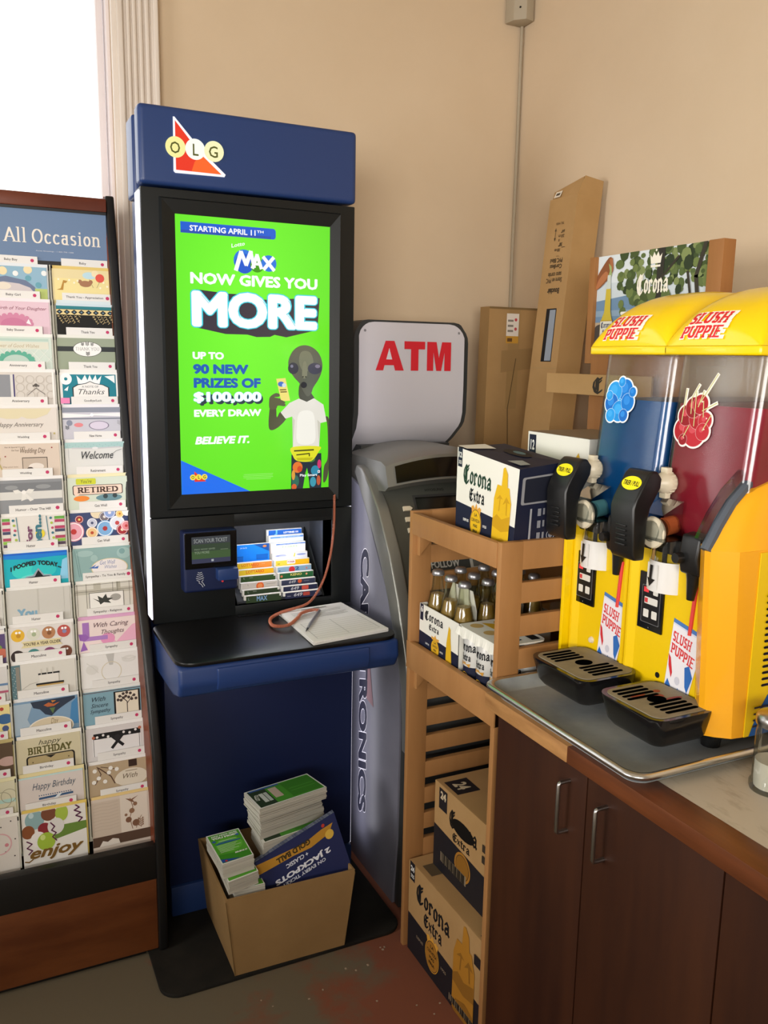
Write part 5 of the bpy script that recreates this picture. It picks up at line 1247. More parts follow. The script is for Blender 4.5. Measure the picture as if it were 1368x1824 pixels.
def bundle(corners, z0, z1, tilt, printed, lab, edge='paper_edge', name='flyer_bundle', group='flyer bundles in the carton', topart=None):
    """stack of flyers: 4 ground corners, from z0 to z1, with the top sheet printed"""
    c = MB()
    n = 7
    rr = random.Random(len(lab))
    def P(i, z): 
        x, y = corners[i]
        return Vector((x + tilt[0] * (z - z0), y + tilt[1] * (z - z0), z))
    for k in range(n):
        za, zb = z0 + (z1 - z0) * k / n, z0 + (z1 - z0) * (k + 1) / n - .0006
        dx, dy = rr.uniform(-.002, .002), rr.uniform(-.002, .002)
        q = [P(i, za) + Vector((dx, dy, 0)) for i in range(4)] + [P(i, zb) + Vector((dx, dy, 0)) for i in range(4)]
        c.add(q, [(3, 2, 1, 0), (4, 5, 6, 7)] + [(i, (i + 1) % 4, 4 + (i + 1) % 4, 4 + i) for i in range(4)], edge)
    last = [q + Vector((0, 0, .0003)) for q in q[4:]]
    def sf(u, v, h):
        r = last[0].lerp(last[1], u).lerp(last[3].lerp(last[2], u), v)
        r.z += h
        return r
    W_, H_ = (last[1] - last[0]).length, (last[3] - last[0]).length
    art(c, (0, 0, 0), (W_, 0, 0), (0, H_, 0), printed, surf=sf, off=.0004, dz=.0001)
    return c.build(name, label=lab, cat='flyers', group=group, smooth=False)
green = lambda extra=(): [('r', '#e6e8e0', 0, 0, 1, 1), ('r', '#55a82e', .03, .03, .97, .97)] + list(extra)
flyer_art = green([('p', '#3f8f24', [(.03, .03), (.97, .03), (.97, .2), (.03, .3)]), ('p', '#68bf38', ell(.5, .55, .40, .25)), ('t', '#eef6ea', 'MAX NOW GIVES', .12, .88, .9, .935, {'bold': .05}), ('t', '#f4faf0', 'YOU MORE', .10, .80, .9, .865, {'bold': .08}), ('c', '#3a6ab8', .12, .74, .055), ('c', '#3a6ab8', .86, .80, .055), ('r', '#e2f0da', .25, .70, .8, .712), ('r', '#2f5aa8', .12, .61, .88, .645), ('r', '#3f7ac0', .2, .655, .7, .668)]
    + [('r', '#d8ecc8', .13, .56 - .045 * i, .13 + .7 * (.9, .8, 1, .7, .85, .6)[i], .572 - .045 * i) for i in range(6)] + [('t', '#f4faf0', 'BELIEVE IT', .52, .20, .92, .245, {'bold': .06, 'shear': .2}), ('p', '#2a4fa0', [(.03, .03), (.6, .03), (.03, .14)]), ('c', '#c83a30', .16, .06, .04)])
slipart = [('r', '#e6e8e0', 0, 0, 1, 1), ('r', '#4c9a32', .03, .04, .98, .96), ('r', '#2c3f2a', .03, .04, .28, .96), ('t', '#e4ece0', 'LOTTO', .05, .3, .13, .8, {'rot': 75, 'len': .14, 'hgt': .06, 'bold': .03}), ('r', '#cfd8d0', .14, .22, .2, .7), ('r', '#bcc8c0', .21, .22, .26, .7), ('r', '#c9b8a4', .31, .28, .43, .82), ('r', '#3f5fa0', .05, .88, .5, .955), ('r', '#3f8428', .52, .1, .96, .9), ('r', '#5aa83c', .56, .5, .94, .52), ('r', '#5aa83c', .56, .36, .94, .38)]
LA = [(.503, 1.948), (.590, 1.966), (.593, 2.118), (.498, 2.105)]
LA = [(.523, 1.958), (.604, 1.975), (.604, 2.105), (.516, 2.098)]
bundle([(.546, 1.956), (.628, 1.954), (.628, 2.10), (.546, 2.10)], .015, .244, (-.04, 0), green(), 'lowest flyer bundle at the left, just showing green over the carton rim')
bundle([(.520, 1.945), (.604, 1.962), (.606, 2.10), (.524, 2.092)], .2452, .281, (-.05, 0), green(), 'middle flyer bundle of the left stack in the carton')
bundle([(.512, 1.960), (.598, 1.972), (.598, 2.112), (.506, 2.106)], .2822, .322, (-.12, .12), flyer_art, 'green YOU MORE flyer bundle on top of the left stack in the carton')
bundle([(.648, 2.012), (.842, 2.042), (.838, 2.142), (.655, 2.112)], .016, .285, (0, .0), slipart, 'lowest green slip bundle of the tall stack, behind the blue flyers')
bundle([(.630, 2.004), (.823, 2.037), (.818, 2.134), (.630, 2.110)], .2865, .33, (-.02, 0), slipart, 'green slip bundle with a pink box, second lowest in the tall stack')
bundle([(.627, 2.017), (.823, 2.057), (.818, 2.144), (.622, 2.117)], .3312, .364, (0, 0), slipart, 'white edged slip bundle in the middle of the tall stack')
bundle([(.625, 2.010), (.815, 2.052), (.812, 2.142), (.618, 2.112)], .3652, .398, (0, 0), slipart, 'pale slip bundle second from the top of the tall stack')
bundle([(.618, 1.997), (.822, 2.037), (.80, 2.132), (.605, 2.097)], .3992, .432, (.02, .02), slipart, 'green and dark slip bundle on top of the tall stack in the carton')
# blue flyers leaning across the carton
def tilted_pack():
    c = MB()
    a, b_ = Vector((.634, 1.958, .120)), Vector((.868, 1.955, .218))      # lower left -> right along the bottom edge
    U = (b_ - a)
    Vv = Vector((-.042, .034, .162))
    N = U.cross(Vv).normalized()
    if N.y > 0: N = -N
    for k in range(6):
        o = a - N * (.0034 * k)
        s_ = Vector((0, 0, .0015 * (k % 2)))
        q = [o + s_, o + U + s_, o + U + Vv + s_, o + Vv + s_]
        q2 = [p - N * .0029 for p in q]
        c.add(q + q2, [(0, 1, 2, 3), (7, 6, 5, 4)] + [(i, (i + 1) % 4, 4 + (i + 1) % 4, 4 + i) for i in range(4)], 'flyer_blue_edge' if k else '#232a55')
    # print runs upside down, as the flyers stand on their heads
    O2 = a + U + Vv
    art(c, O2, -U, -Vv, [('r', '#232a55', 0, 0, 1, 1), ('p', '#b8862c', [(0.05, 0.1242), (0.12, 0.2484), (0.35, 0.2898), (0.55, 0.2484), (1, 0.207), (1, 0.0414), (0.6, 0.1242), (0.4, 0.1656), (0.2, 0.1242)]), ('t', '#3a2e14', 'GOLD BALL', 0.34, 0.138, 0.74, 0.2277, {'bold': 0.05}), ('c', '#d8b048', 0.12, 0.2622, 0.05), ('c', '#b83a2e', 0.16, 0.0828, 0.02), ('t', '#d8dce8', '+ CLASSIC', 0.4, 0.3036, 0.66, 0.3726, {'bold': 0.03}), ('t', '#e4e6ee', '2 JACKPOTS', 0.16, 0.414, 0.82, 0.5244, {'bold': 0.05}), ('t', '#d8dce8', 'ON EVERY TICKET', 0.24, 0.552, 0.76, 0.6072, {'bold': 0.03})], off=.0004)
    return c
tilted_pack().build('flyer_bundle', label='navy and gold GOLD BALL flyer bundle leaning upside down in the carton', cat='flyers', group='flyer bundles in the carton', smooth=False)

# ================================================================ slotted wooden beer rack
QX0, QX1, QY0, QY1, QH = .989, 1.530, 1.475, 1.895, 1.222
wr = thing('wooden_rack', (1.26, 1.685, 0), 'slotted light wood beer rack between the cash machine and the counter', 'rack')
slots = [1.131 - .0745 * i for i in range(13)]
slots = [z for z in slots if not (.78 < z < .90) and z > .26]
for ya, yb in ((QY0, QY0 + .016), (QY1 - .016, QY1)):
    c = MB()
    xa, xb = QX0 + .056, QX1 - .06
    c.box(QX0, ya, 0, xa, yb, QH, 'maple', .0015)
    c.box(xb, ya, 0, QX1, yb, QH, 'maple', .0015)
    zz = 0
    for z in sorted(slots):
        c.box(xa - .0015, ya, zz, xb + .0015, yb, z, 'maple', .0015)
        zz = z + .028
    c.box(xa - .0015, ya, zz, xb + .0015, yb, QH, 'maple', .0015)
    c.build('end_panel', wr)
for z0, z1 in ((1.164, 1.219), (.808, .880)):
    c = MB(); c.box(QX0 - .002, QY0 + .016 if z0 > 1 else QY0 - .0, z0, QX0 + .014, QY1 - .016 if z0 > 1 else QY1, z1, 'maple', .0015); c.build('front_rail', wr)
    for ya, yb in ((QY0 + .016, QY0 + .034), (QY1 - .034, QY1 - .016)):
        c = MB(); c.prism([(QX0 + .012, z0), (QX0 + .045, z0), (QX0 + .045, z0 - .02), (QX0 + .012, z0 - .055)], 'y', ya, yb, 'maple', .002); c.build('corner_block', wr)
for z in (1.166, .810):
    c = MB(); c.box(QX0 + .014, QY0 + .016, z, QX1 - .016, QY1 - .016, z + .012, 'maple'); c.build('shelf_board', wr)
c = MB()
zz = .0
for i in range(9):
    z = .04 + .145 * i
    c.box(QX1 - .016, QY0 + .016, z, QX1, QY1 - .016, min(z + .10, QH), 'maple', .0015)
c.build('back_slats', wr)
# header board on the back of the rack
c = MB(); c.box(QX1, 1.53, .3, QX1 + .024, 1.890, 1.615, 'maple_sign', .001); c.build('header_support', wr)
c = MB()
c.box(1.554, 1.925, 1.595, 1.592, 1.948, 1.880, 'maple_sign', .002)
c.box(1.554, 1.480, 1.595, 1.592, 1.525, 1.880, 'maple_sign', .002)
c.box(1.554, 1.523, 1.595, 1.592, 1.927, 1.6227, 'maple_sign', .002)
hf = c.build('header_frame', wr)
c = MB(); c.box(1.566, 1.523, 1.620, 1.576, 1.927, 1.880, '#a8b6be')
rr = random.Random(11)
foliage = []
for i in range(230):
    x, y = rr.uniform(.22, 1.0), rr.uniform(.40, 1.0)
    if y < .55 + .12 * math.sin(x * 9) and rr.random() < .75:
        continue
    s = rr.uniform(.016, .045)
    if abs(x - .55) < .15 and .55 < y < .95 and rr.random() < .35:
        continue
    foliage.append(('p', rr.choice(['#3f4e2c', '#55663a', '#6d7c46', '#2f3b26', '#7f8c58', '#47562f', '#5f6f40']), ell(x, y, s, s * rr.uniform(1.1, 1.9), 0, 320, 7)))
poster2 = [('r', '#c9d2d8', 0, 0, 1, 1), ('r', '#d8dfe4', 0, .72, 1, 1), ('p', '#6f8cab', [(0, .30), (0, .54), (.3, .58), (.62, .56), (1, .50), (1, .3)]), ('r', '#8ba2b8', 0, .38, 1, .44), ('r', '#b8a58c', 0, .25, 1, .32), ('r', '#5a5048', 0, .0, 1, .25), ('p', '#4a4440', ell(.05, .2, .07, .1)), ('p', '#8a7a68', ell(.3, .18, .2, .05))] + foliage[:150] + [
    ('p', '#33302a', [(.565, .3), (.575, 1), (.635, 1), (.615, .3)]), ('l', '#3a352c', [(.60, .7), (.75, .9)], .016), ('l', '#3a352c', [(.94, .35), (.90, .7), (.96, 1)], .03), ('l', '#3a352c', [(.88, .42), (.83, .75)], .018)] + foliage[150:] + [
    ('s', '#8a5434', [(0, .66), (.0, .78), (.06, .90), (.12, .98), (.15, .95), (.16, .84), (.10, .74)]), ('s', '#b0714a', [(.0, .66), (.02, .76), (.09, .84), (.11, .78)]), ('p', '#a86a44', [(.12, .96), (.15, .97), (.165, .86), (.145, .82)]),
    ('p', '#9ab070', [(.115, .92), (.145, .88), (.15, .80), (.13, .74), (.115, .78), (.13, .84)]),
    ('p', '#c8cfc8', [(.105, .62), (.112, .80), (.142, .80), (.15, .62)]), ('p', '#c9b23c', [(.095, .40), (.105, .66), (.15, .66), (.16, .40)]), ('p', '#c9b23c', [(.065, .33), (.095, .42), (.16, .42), (.18, .33)]), ('p', '#b89a30', [(.06, .12), (.062, .34), (.182, .34), (.186, .12)]),
    ('p', '#e2e0d4', [(.064, .18), (.064, .33), (.182, .33), (.184, .18)]), ('t', '#2a3050', 'Corona', .072, .255, .172, .325, {'font': 'black'}), ('t', '#2a3050', 'Extra', .09, .205, .15, .245, {'font': 'black'}), ('p', '#232a48', [(.058, .02), (.062, .18), (.184, .18), (.188, .02)]), ('c', '#d8b038', .135, .14, .028),
    ('t', '#efece4', 'THIS IS LIVING', .26, .30, .98, .42, {'bold': .07}),
    ('t', '#efe9da', 'Corona', .40, .56, .68, .78, {'font': 'black'}), ('p', '#efe9da', [(.515, .86), (.505, .95), (.525, .92), (.54, .97), (.558, .93), (.575, .97), (.59, .92), (.61, .95), (.60, .86)]), ('r', '#efe9da', .515, .825, .60, .845), ('c', '#efe9da', .5575, .985, .008)]
art(c, (1.566, 1.925, 1.6237), (0, -.400, 0), (0, 0, .2565), poster2, off=.0004, dz=.00002)
c.build('header_print', hf, label='printed beach photograph with the word Corona', smooth=False)
c = MB(); c.box(1.500, 1.62, 1.512, 1.507, 2.045, 1.567, 'kraft', .001); c.box(1.507, 1.70, 1.530, 1.5295, 1.85, 1.55, 'kraft')
art(c, (1.500, 1.86, 1.512), (0, -.10, 0), (0, 0, .055), [('t', '#2e2820', 'C', .2, .06, .62, .9, {'font': 'black'})], off=.0004)
c.build('cardboard_strip', label='horizontal cardboard strip with a black letter C in front of the sign post', cat='cardboard', smooth=False)

# ---------------------------------------------------------------- printed beer cartons
def pack_front(bottle=True, kraft=False):
    w_, n_, yl = ('#e8e6dc', '#171c34', '#e0b41c') if not kraft else ('kraft', '#1d1c22', '#b07a28')
    ink = '#14171c'
    p = [('r', w_, 0, .0, 1, 1), ('p', n_, [(0, 0), (0, .42), (1, .36), (1, 0)]), ('r', n_, .015, .80, .09, 1), ('t', '#dcdcd8', '12' if not kraft else '24', .025, .90, .08, .96, {'bold': .05}), ('t', '#dcdcd8', '355', .03, .83, .078, .87, {'bold': .03}),
         ('t', ink if kraft else '#1c3a2c', 'Corona', .12, .63, .60, .86, {'font': 'black'}), ('t', ink, 'Extra', .24, .47, .50, .62, {'font': 'black'})]
    p += [('p', '#dba040', [(.30, .36), (.285, .42), (.32, .44), (.345, .41), (.37, .47), (.395, .41), (.42, .44), (.455, .42), (.44, .36)]), ('c', '#e0a52c', .37, .245, .098, .165), ('c', '#171c34', .37, .245, .092, .157), ('c', yl if not kraft else '#a8742a', .37, .245, .088, .15)]
    if not kraft:
        p += [('t', '#3a3420', 'LA', .345, .325, .395, .36, {'bold': .03}), ('t', '#3a3420', 'CERVEZA', .295, .265, .445, .30, {'bold': .02}), ('t', '#3a3420', 'MAS', .335, .205, .405, .24, {'bold': .03}), ('t', '#3a3420', 'FINA', .33, .145, .41, .18, {'bold': .03}), ('t', '#dcdcd8', 'DEPUIS', .15, .235, .25, .265, {'bold': .04}), ('t', '#dcdcd8', '1925', .50, .235, .565, .265, {'bold': .04}), ('t', '#c8c8c8', 'BIERE', .02, .06, .09, .09, {'bold': .03}), ('t', '#c8c8c8', 'BEER', .02, .02, .10, .05, {'bold': .03})]
    else:
        p += [('t', '#2a2014', 'LA', .345, .325, .395, .36, {'bold': .03}), ('t', '#2a2014', 'CERVEZA', .30, .265, .44, .30, {'bold': .02}), ('t', '#2a2014', 'MAS', .335, .205, .405, .24, {'bold': .03}), ('t', '#2a2014', 'FINA', .33, .145, .41, .18, {'bold': .03}), ('t', '#8a7a68', 'DEPUIS', .14, .24, .24, .27, {'bold': .03}), ('t', '#8a7a68', '1925', .50, .24, .57, .27, {'bold': .03})]
    if bottle:
        y2 = '#c99a14' if not kraft else '#8f6222'
        p += [('p', yl, [(.655, .05), (.66, .60), (.69, .72), (.70, .76), (.885, .76), (.895, .70), (.925, .60), (.925, .0), (.68, 0)]), ('p', yl, [(.765, .76), (.775, .95), (.80, .97), (.845, .90), (.855, .76)]), ('p', y2, [(.66, .38), (.72, .44), (.80, .40), (.92, .46), (.925, .30), (.80, .26), (.66, .30)]), ('p', y2, [(.74, .48), (.75, .62), (.70, .60), (.75, .66), (.80, .62), (.765, .62), (.755, .48)]), ('p', y2, [(.86, .46), (.85, .60), (.80, .56), (.85, .66), (.91, .60), (.87, .60), (.875, .46)]), ('p', y2, [(.66, .02), (.70, .14), (.82, .20), (.92, .16), (.92, .0), (.68, 0)])]
    return p
def can_pack():
    t = thing('beer_carton', (1.09, 1.61, 1.178), 'white and navy 12 pack beer carton standing on the front corner of the wooden rack', 'beer carton', )
    y0, y1, x0, x1, z0, z1 = 1.494, 1.734, 1.028, 1.158, 1.1785, 1.398
    c = MB()
    # slightly bulging box
    c.add([(x0, y1, z0), (x0, y0, z0), (x1, y0, z0), (x1, y1, z0), (x0, y1, z1), (x0, y0 - .016, z1 - .022), (x1 - .012, y0 - .016, z1 - .010), (x1, y1, z1 + .004)],
          [(3, 2, 1, 0), (4, 5, 6, 7), (0, 1, 5, 4), (1, 2, 6, 5), (2, 3, 7, 6), (3, 0, 4, 7)], '#171c34')
    A = [Vector((x0, y1, z0)), Vector((x0, y0, z0)), Vector((x0, y0 - .016, z1 - .022)), Vector((x0, y1, z1))]
    def sf(u, v, h):
        q = A[0].lerp(A[1], u).lerp(A[3].lerp(A[2], u), v); q.x -= h; return q
    art(c, (0, 0, 0), (.24, 0, 0), (0, .21, 0), pack_front(), surf=sf, off=.0004, dz=.00008)
    B = [Vector((x0, y0, z0)), Vector((x1, y0, z0)), Vector((x1 - .012, y0 - .016, z1 - .010)), Vector((x0, y0 - .016, z1 - .022))]
    def sf2(u, v, h):
        q = B[0].lerp(B[1], u).lerp(B[3].lerp(B[2], u), v); q.y -= h; return q
    side = [('rr', '#8f9094', .08, .60, 1.05, .90, .04), ('rr', '#1c1f2c', .14, .62, 1.05, .88, .03), ('c', '#d8a822', .90, .75, .10)]
    for i in range(4):
        side += [('ring', '#b8bac0', .74, .50 - .13 * i, .085, .012), ('c', '#8a8c94', .74, .50 - .13 * i, .045), ('r', '#8a8c94', .45, .46 - .13 * i, .52, .54 - .13 * i), ('r', '#8a8c94', .56, .47 - .13 * i, .60, .54 - .13 * i)]
    side += [('r', '#a0a2a8', .28, .05, .32, .55)]
    art(c, (0, 0, 0), (.13, 0, 0), (0, .2, 0), side, surf=sf2, off=.0004, dz=.00008)
    T_ = [Vector((x0, y1, z1)), Vector((x0, y0 - .016, z1 - .022)), Vector((x1 - .012, y0 - .016, z1 - .010)), Vector((x1, y1, z1 + .004))]
    def sf3(u, v, h):
        q = T_[0].lerp(T_[1], u).lerp(T_[3].lerp(T_[2], u), v); q.z += h; return q
    art(c, (0, 0, 0), (.24, 0, 0), (0, .13, 0), [('p', '#e8e6dc', [(.0, .0), (.02, .55), (.26, .50), (.16, .0)]), ('p', '#0a0a0c', ell(.52, .62, .20, .16)), ('p', '#5a7a80', ell(.52, .66, .09, .07)), ('p', '#9aa09c', [(.74, .10), (.80, .34), (.96, .28), (.94, .10)]), ('r', '#e8e6dc', .05, .02, .14, .06)], surf=sf3, off=.0035)
    c.build('carton', t, smooth=False)
    return t
can_pack()
c = MB()
c.box(1.252, 1.535, 1.1785, 1.45, 1.772, 1.428, 'carton_white', .002)
c.quad((1.252, 1.535, 1.4285), (1.252, 1.772, 1.4285), (1.45, 1.772, 1.4285), (1.45, 1.535, 1.4285), '#8d7c68')
art(c, (1.252, 1.772, 1.1785), (0, -.237, 0), (0, 0, .25), [('r', '#171c34', .03, .66, .15, .97), ('t', '#e8e8e4', '12', .055, .82, .125, .92, {'bold': .03}), ('t', '#e8e8e4', '330', .05, .71, .13, .77, {'bold': .04}), ('p', '#d2a624', [(.80, .62), (.80, .70), (.815, .72), (.82, .82), (.85, .86), (.885, .80), (.885, .72), (.90, .70), (.90, .62)]), ('r', '#b8b8b4', .92, .68, 1, .80)], off=.0004)
c.build('beer_carton', label='taller white 12 bottle carton behind the front carton on top of the wooden rack', cat='beer carton', smooth=False)
c = MB()
c.box(1.172, 1.500, 1.1785, 1.240, 1.72, 1.372, 'carton_white', .002)
art(c, (1.172, 1.500, 1.1785), (.068, 0, 0), (0, 0, .194), [('r', '#c9c8c2', .1, .1, .9, .9)], off=.0003)
c.build('beer_carton', label='low plain white carton squeezed between the two printed cartons on the wooden rack', cat='beer carton', smooth=False)

# ---------------------------------------------------------------- bottle carriers on the middle shelf
def carrier(x0, y0, lab, front):
    t = thing('bottle_carrier', (x0 + .066, y0 + .098, .8225), lab, 'beer carrier')
    y1, x1, z0, z1 = y0 + .196, x0 + .132, .8225, .985
    c = MB()
    c.box(x0, y0, z0, x1, y1, z0 + .002, 'carton_navy')
    c.box(x0, y0, z0, x0 + .0016, y1, z1, 'carton_white')
    c.box(x1 - .0016, y0, z0, x1, y1, z1, 'carton_white')
    for y in (y0, y1 - .0016):
        c.prism([(x0, z0), (x1, z0), (x1, z1), (x1 - .02, z1), (x0 + .066, z1 - .05), (x0 + .02, z1), (x0, z1)], 'y', y, y + .0016, 'carton_white')
    if front:
        art(c, (x0, y1, z0), (0, -.196, 0), (0, 0, z1 - z0), [('r', '#e8e6dc', 0, 0, 1, 1), ('p', '#171c34', [(0, 0), (0, .56), (1, .52), (1, 0)]), ('r', '#171c34', .015, .74, .10, 1), ('t', '#e4e4e0', '6', .035, .87, .085, .97, {'bold': .05}), ('t', ('#14171c'), 'Corona', .14, .77, .62, .94, {'font': 'black'}), ('t', '#14171c', 'Extra', .26, .65, .52, .75, {'font': 'black'}), ('p', '#dba040', [(.34, .53), (.33, .58), (.40, .57), (.43, .62), (.46, .57), (.53, .58), (.52, .53)]), ('c', '#d8a822', .43, .40, .10, .14), ('t', '#3a3420', 'LA', .40, .475, .46, .51, {'bold': .03}), ('t', '#3a3420', 'CERVEZA', .36, .42, .50, .455, {'bold': .02}), ('t', '#3a3420', 'MAS', .395, .36, .465, .395, {'bold': .03}), ('t', '#3a3420', 'FINA', .39, .30, .47, .335, {'bold': .03}), ('t', '#c8c8c8', 'DEPUIS', .18, .39, .28, .42, {'bold': .03}), ('t', '#c8c8c8', '1925', .56, .39, .64, .42, {'bold': .03}), ('p', '#d8ac20', [(.66, 0), (.70, .20), (.72, .60), (.74, .72), (.77, .88), (.81, .84), (.815, .72), (.83, .60), (.86, .20), (.90, 0)])], off=.0003, dz=.00006)
    c.build('carton_body', t, smooth=False)
    c = MB(); c.prism([(y0 + .03, .83), (y1 - .03, .83), (y1 - .03, 1.0), (y1 - .05, 1.045), (y0 + .05, 1.045), (y0 + .03, 1.0)], 'x', x0 + .0652, x0 + .0668, 'carton_white'); c.build('carry_handle', t, smooth=False)
    return t
carrier(1.010, 1.672, 'open six pack carrier of beer bottles at the front of the middle shelf', True)
carrier(1.146, 1.672, 'second open bottle carrier behind the front six pack on the middle shelf', False)

def bottle_proto():
    t = thing('beer_bottle', (0, 0, 0), '', 'beer bottle', 'beer bottles in the carriers')
    prof = [(.0285, 0), (.030, .004), (.030, .125), (.0285, .145), (.022, .175), (.0155, .205), (.0130, .235), (.0135, .240), (.0130, .243)]
    c = MB(); c.lathe(prof, (0, 0, 0), 'bottle_glass', 18); c.build('glass', t, ang=60)
    c = MB(); c.lathe([(r - .003, h + .003) for r, h in prof[:5]] + [(.0165, .190)], (0, 0, 0), 'beer', 16); c.build('beer', t, ang=60)
    c = MB(); c.lathe([(.0155, .238), (.0165, .240), (.0150, .248), (.0120, .2515)], (0, 0, 0), 'cap_metal', 16); c.build('cap', t, ang=60)
    return t
bp = bottle_proto()
spots = []
names_row = ['nearest the cash machine', 'in the middle', 'nearest the cans']
for rowi, x in enumerate((1.0425, 1.1085, 1.1785, 1.2445)):
    for j, y in enumerate((1.836, 1.771, 1.706)):
        spots.append((x, y, ['front row of the six pack', 'back row of the six pack', 'front row of the rear carrier', 'last row of the rear carrier'][rowi] + ', ' + names_row[j]))
for i, (x, y, lab) in enumerate(spots):
    o = bp if i == 0 else copy_tree(bp)
    o.location = (x, y, .825)
    o['label'] = 'clear beer bottle in the ' + lab
ORG[bp.name] = Vector((0, 0, 0))
# pack of cans with its card top
t = thing('can_carrier', (1.05, 1.58, .8225), 'white card top holding six tall beer cans beside the bottle carrier', 'can carrier')
c = MB(); c.rrect(1.006, 1.4925, 1.134, 1.670, .02, .9835, .9865, 'carton_white', axis='z')
art(c, (1.006, 1.670, .9865), (0, -.176, 0), (.128, 0, 0), [('c', '#c8a868', .17, .26, .09), ('c', '#c8a868', .5, .26, .09), ('c', '#c8a868', .83, .26, .09), ('c', '#c8a868', .17, .76, .09), ('c', '#c8a868', .5, .76, .09), ('p', '#d2a624', [(.10, .42), (.2, .62), (.5, .58), (.62, .52), (.5, .44)]), ('t', '#14171c', 'Corona', .50, .40, .92, .62, {'font': 'black'}), ('p', '#14171c', [(.62, .9), (.7, .72), (.95, .72), (.95, .9)])], off=.0004)
c.build('card_top', t, smooth=False)
c = MB(); c.add([(1.006, 1.670 - .176 * i / 24, .9835) for i in range(25)] + [(1.002 - .003 * (i % 4 < 2), 1.670 - .176 * i / 24, .968 - .006 * abs(math.sin(i * math.pi / 8))) for i in range(25)], [(i, i + 1, 26 + i, 25 + i) for i in range(24)], 'carton_white'); c.build('scalloped_edge', t, smooth=False)
def can(x, y, lab):
    c = MB()
    c.lathe([(.022, 0), (.0285, .006), (.0285, .070)], (x, y, .8225), '#171c34', 24, cap=True)
    c.lathe([(.0285, .070), (.0285, .148), (.024, .158), (.022, .158)], (x, y, .8225), 'aluminium_white', 24)
    R = .0288
    def sf(u, v, h):
        a = math.radians(180 + (u - .5) * 150)
        return Vector((x + (R + h) * math.cos(a), y + (R + h) * math.sin(a), .8225 + v * .158))
    art(c, (0, 0, 0), (.075, 0, 0), (0, .158, 0), [('t', '#14171c', 'Corona', .12, .66, .9, .83, {'font': 'black'}), ('t', '#14171c', 'Extra', .30, .53, .74, .64, {'font': 'black'}), ('c', '#d8a822', .5, .28, .17), ('c', '#3a3420', .5, .28, .11), ('c', '#d8a822', .5, .28, .10), ('p', '#d8a040', [(.3, .44), (.27, .5), (.42, .48), (.5, .52), (.58, .48), (.73, .5), (.7, .44)])], surf=sf, off=.0003)
    return c.build('beer_can', label=lab, cat='beer can', group='beer cans in the can pack')
mat('aluminium_white', '#d8d8d4', 0.3, metal=0.25)
for i, (y, w_) in enumerate(((1.640, 'next to the bottle carrier'), (1.581, 'in the middle'), (1.522, 'next to the end panel'))):
    for x, r_ in ((1.0385, 'front row'), (1.0985, 'back row')):
        can(x, y, 'white and navy beer can, %s of the can pack, %s' % (r_, w_))

# ---------------------------------------------------------------- kraft cases stacked on the floor inside the rack
def case(x0, x1, y0, y1, z0, z1, prims, topp, lab, hole=False):
    c = MB()
    c.box(x0, y0, z0, x1, y1, z1, 'kraft', .002)
    art(c, (x0, y1, z0), (0, y0 - y1, 0), (0, 0, z1 - z0), prims, off=.0004, dz=.00008)
    art(c, (x0, y1, z1), (0, y0 - y1, 0), (x1 - x0, 0, 0), topp, off=.0004)
    c.build('beer_case', label=lab, cat='beer case', group='kraft beer cases in the wooden rack', smooth=False)
case(.998, 1.38, 1.497, 1.868, .002, .268, pack_front(True, True) + [('r', '#8a7c66', .62, .05, .98, .12)] + [('r', '#2a2620', .63 + .02 * i, .05, .64 + .02 * i + .004 * (i % 3), .12) for i in range(17)] + [('r', '#1d1c22', .92, .72, 1, .82)],
     [('c', '#b07a28', .5, .35, .13), ('c', '#b08d5f', .5, .35, .10), ('p', '#b07a28', [(.4, .25), (.6, .25), (.57, .48), (.5, .42), (.43, .48)]), ('r', '#5a4c38', .12, .04, .26, .16), ('r', '#1d1c22', .94, .02, 1, .2)], 'lower kraft beer case standing on the floor in the wooden rack')
case(1.045, 1.40, 1.500, 1.822, .2695, .512, [('r', 'kraft', 0, 0, 1, 1), ('p', '#1d1c22', [(0, 0), (0, .50), (1, .42), (1, 0)]), ('r', '#1d1c22', .07, .72, .20, .96), ('t', '#c8b898', '24', .09, .84, .18, .93, {'bold': .05}), ('t', '#14120f', 'Corona', .24, .62, .66, .84, {'font': 'black'}), ('t', '#14120f', 'Extra', .30, .50, .56, .60, {'font': 'black'}), ('p', '#0a0908', ell(.45, .70, .17, .09)), ('c', '#a8742a', .46, .30, .12), ('c', '#1d1c22', .46, .30, .10), ('c', '#8f6222', .46, .30, .095), ('r', '#8a7c66', .12, .13, .52, .24)] + [('r', '#2a2620', .13 + .02 * i, .13, .14 + .02 * i + .004 * (i % 3), .24) for i in range(19)] + [('r', '#3a3026', .74, .70, .86, .78), ('r', '#3a3026', .88, .62, .98, .76), ('r', '#3a3026', .74, .58, .84, .66), ('r', '#3a3026', .86, .52, .98, .59)],
     [('r', '#1d1c22', .08, .03, .30, .22), ('t', '#c8b898', '24', .13, .07, .24, .18, {'bold': .04}), ('c', '#14120f', .80, .30, .14), ('c', '#a9875a', .80, .32, .10)], 'upper kraft beer case with a hand hole, stacked on the lower case')

# ================================================================ cardboard leaning in the corner
def sheared_box(pts_b, pts_t, m='kraft'):
    return pts_b + pts_t, [(3, 2, 1, 0), (4, 5, 6, 7)] + [(i, (i + 1) % 4, 4 + (i + 1) % 4, 4 + i) for i in range(4)]
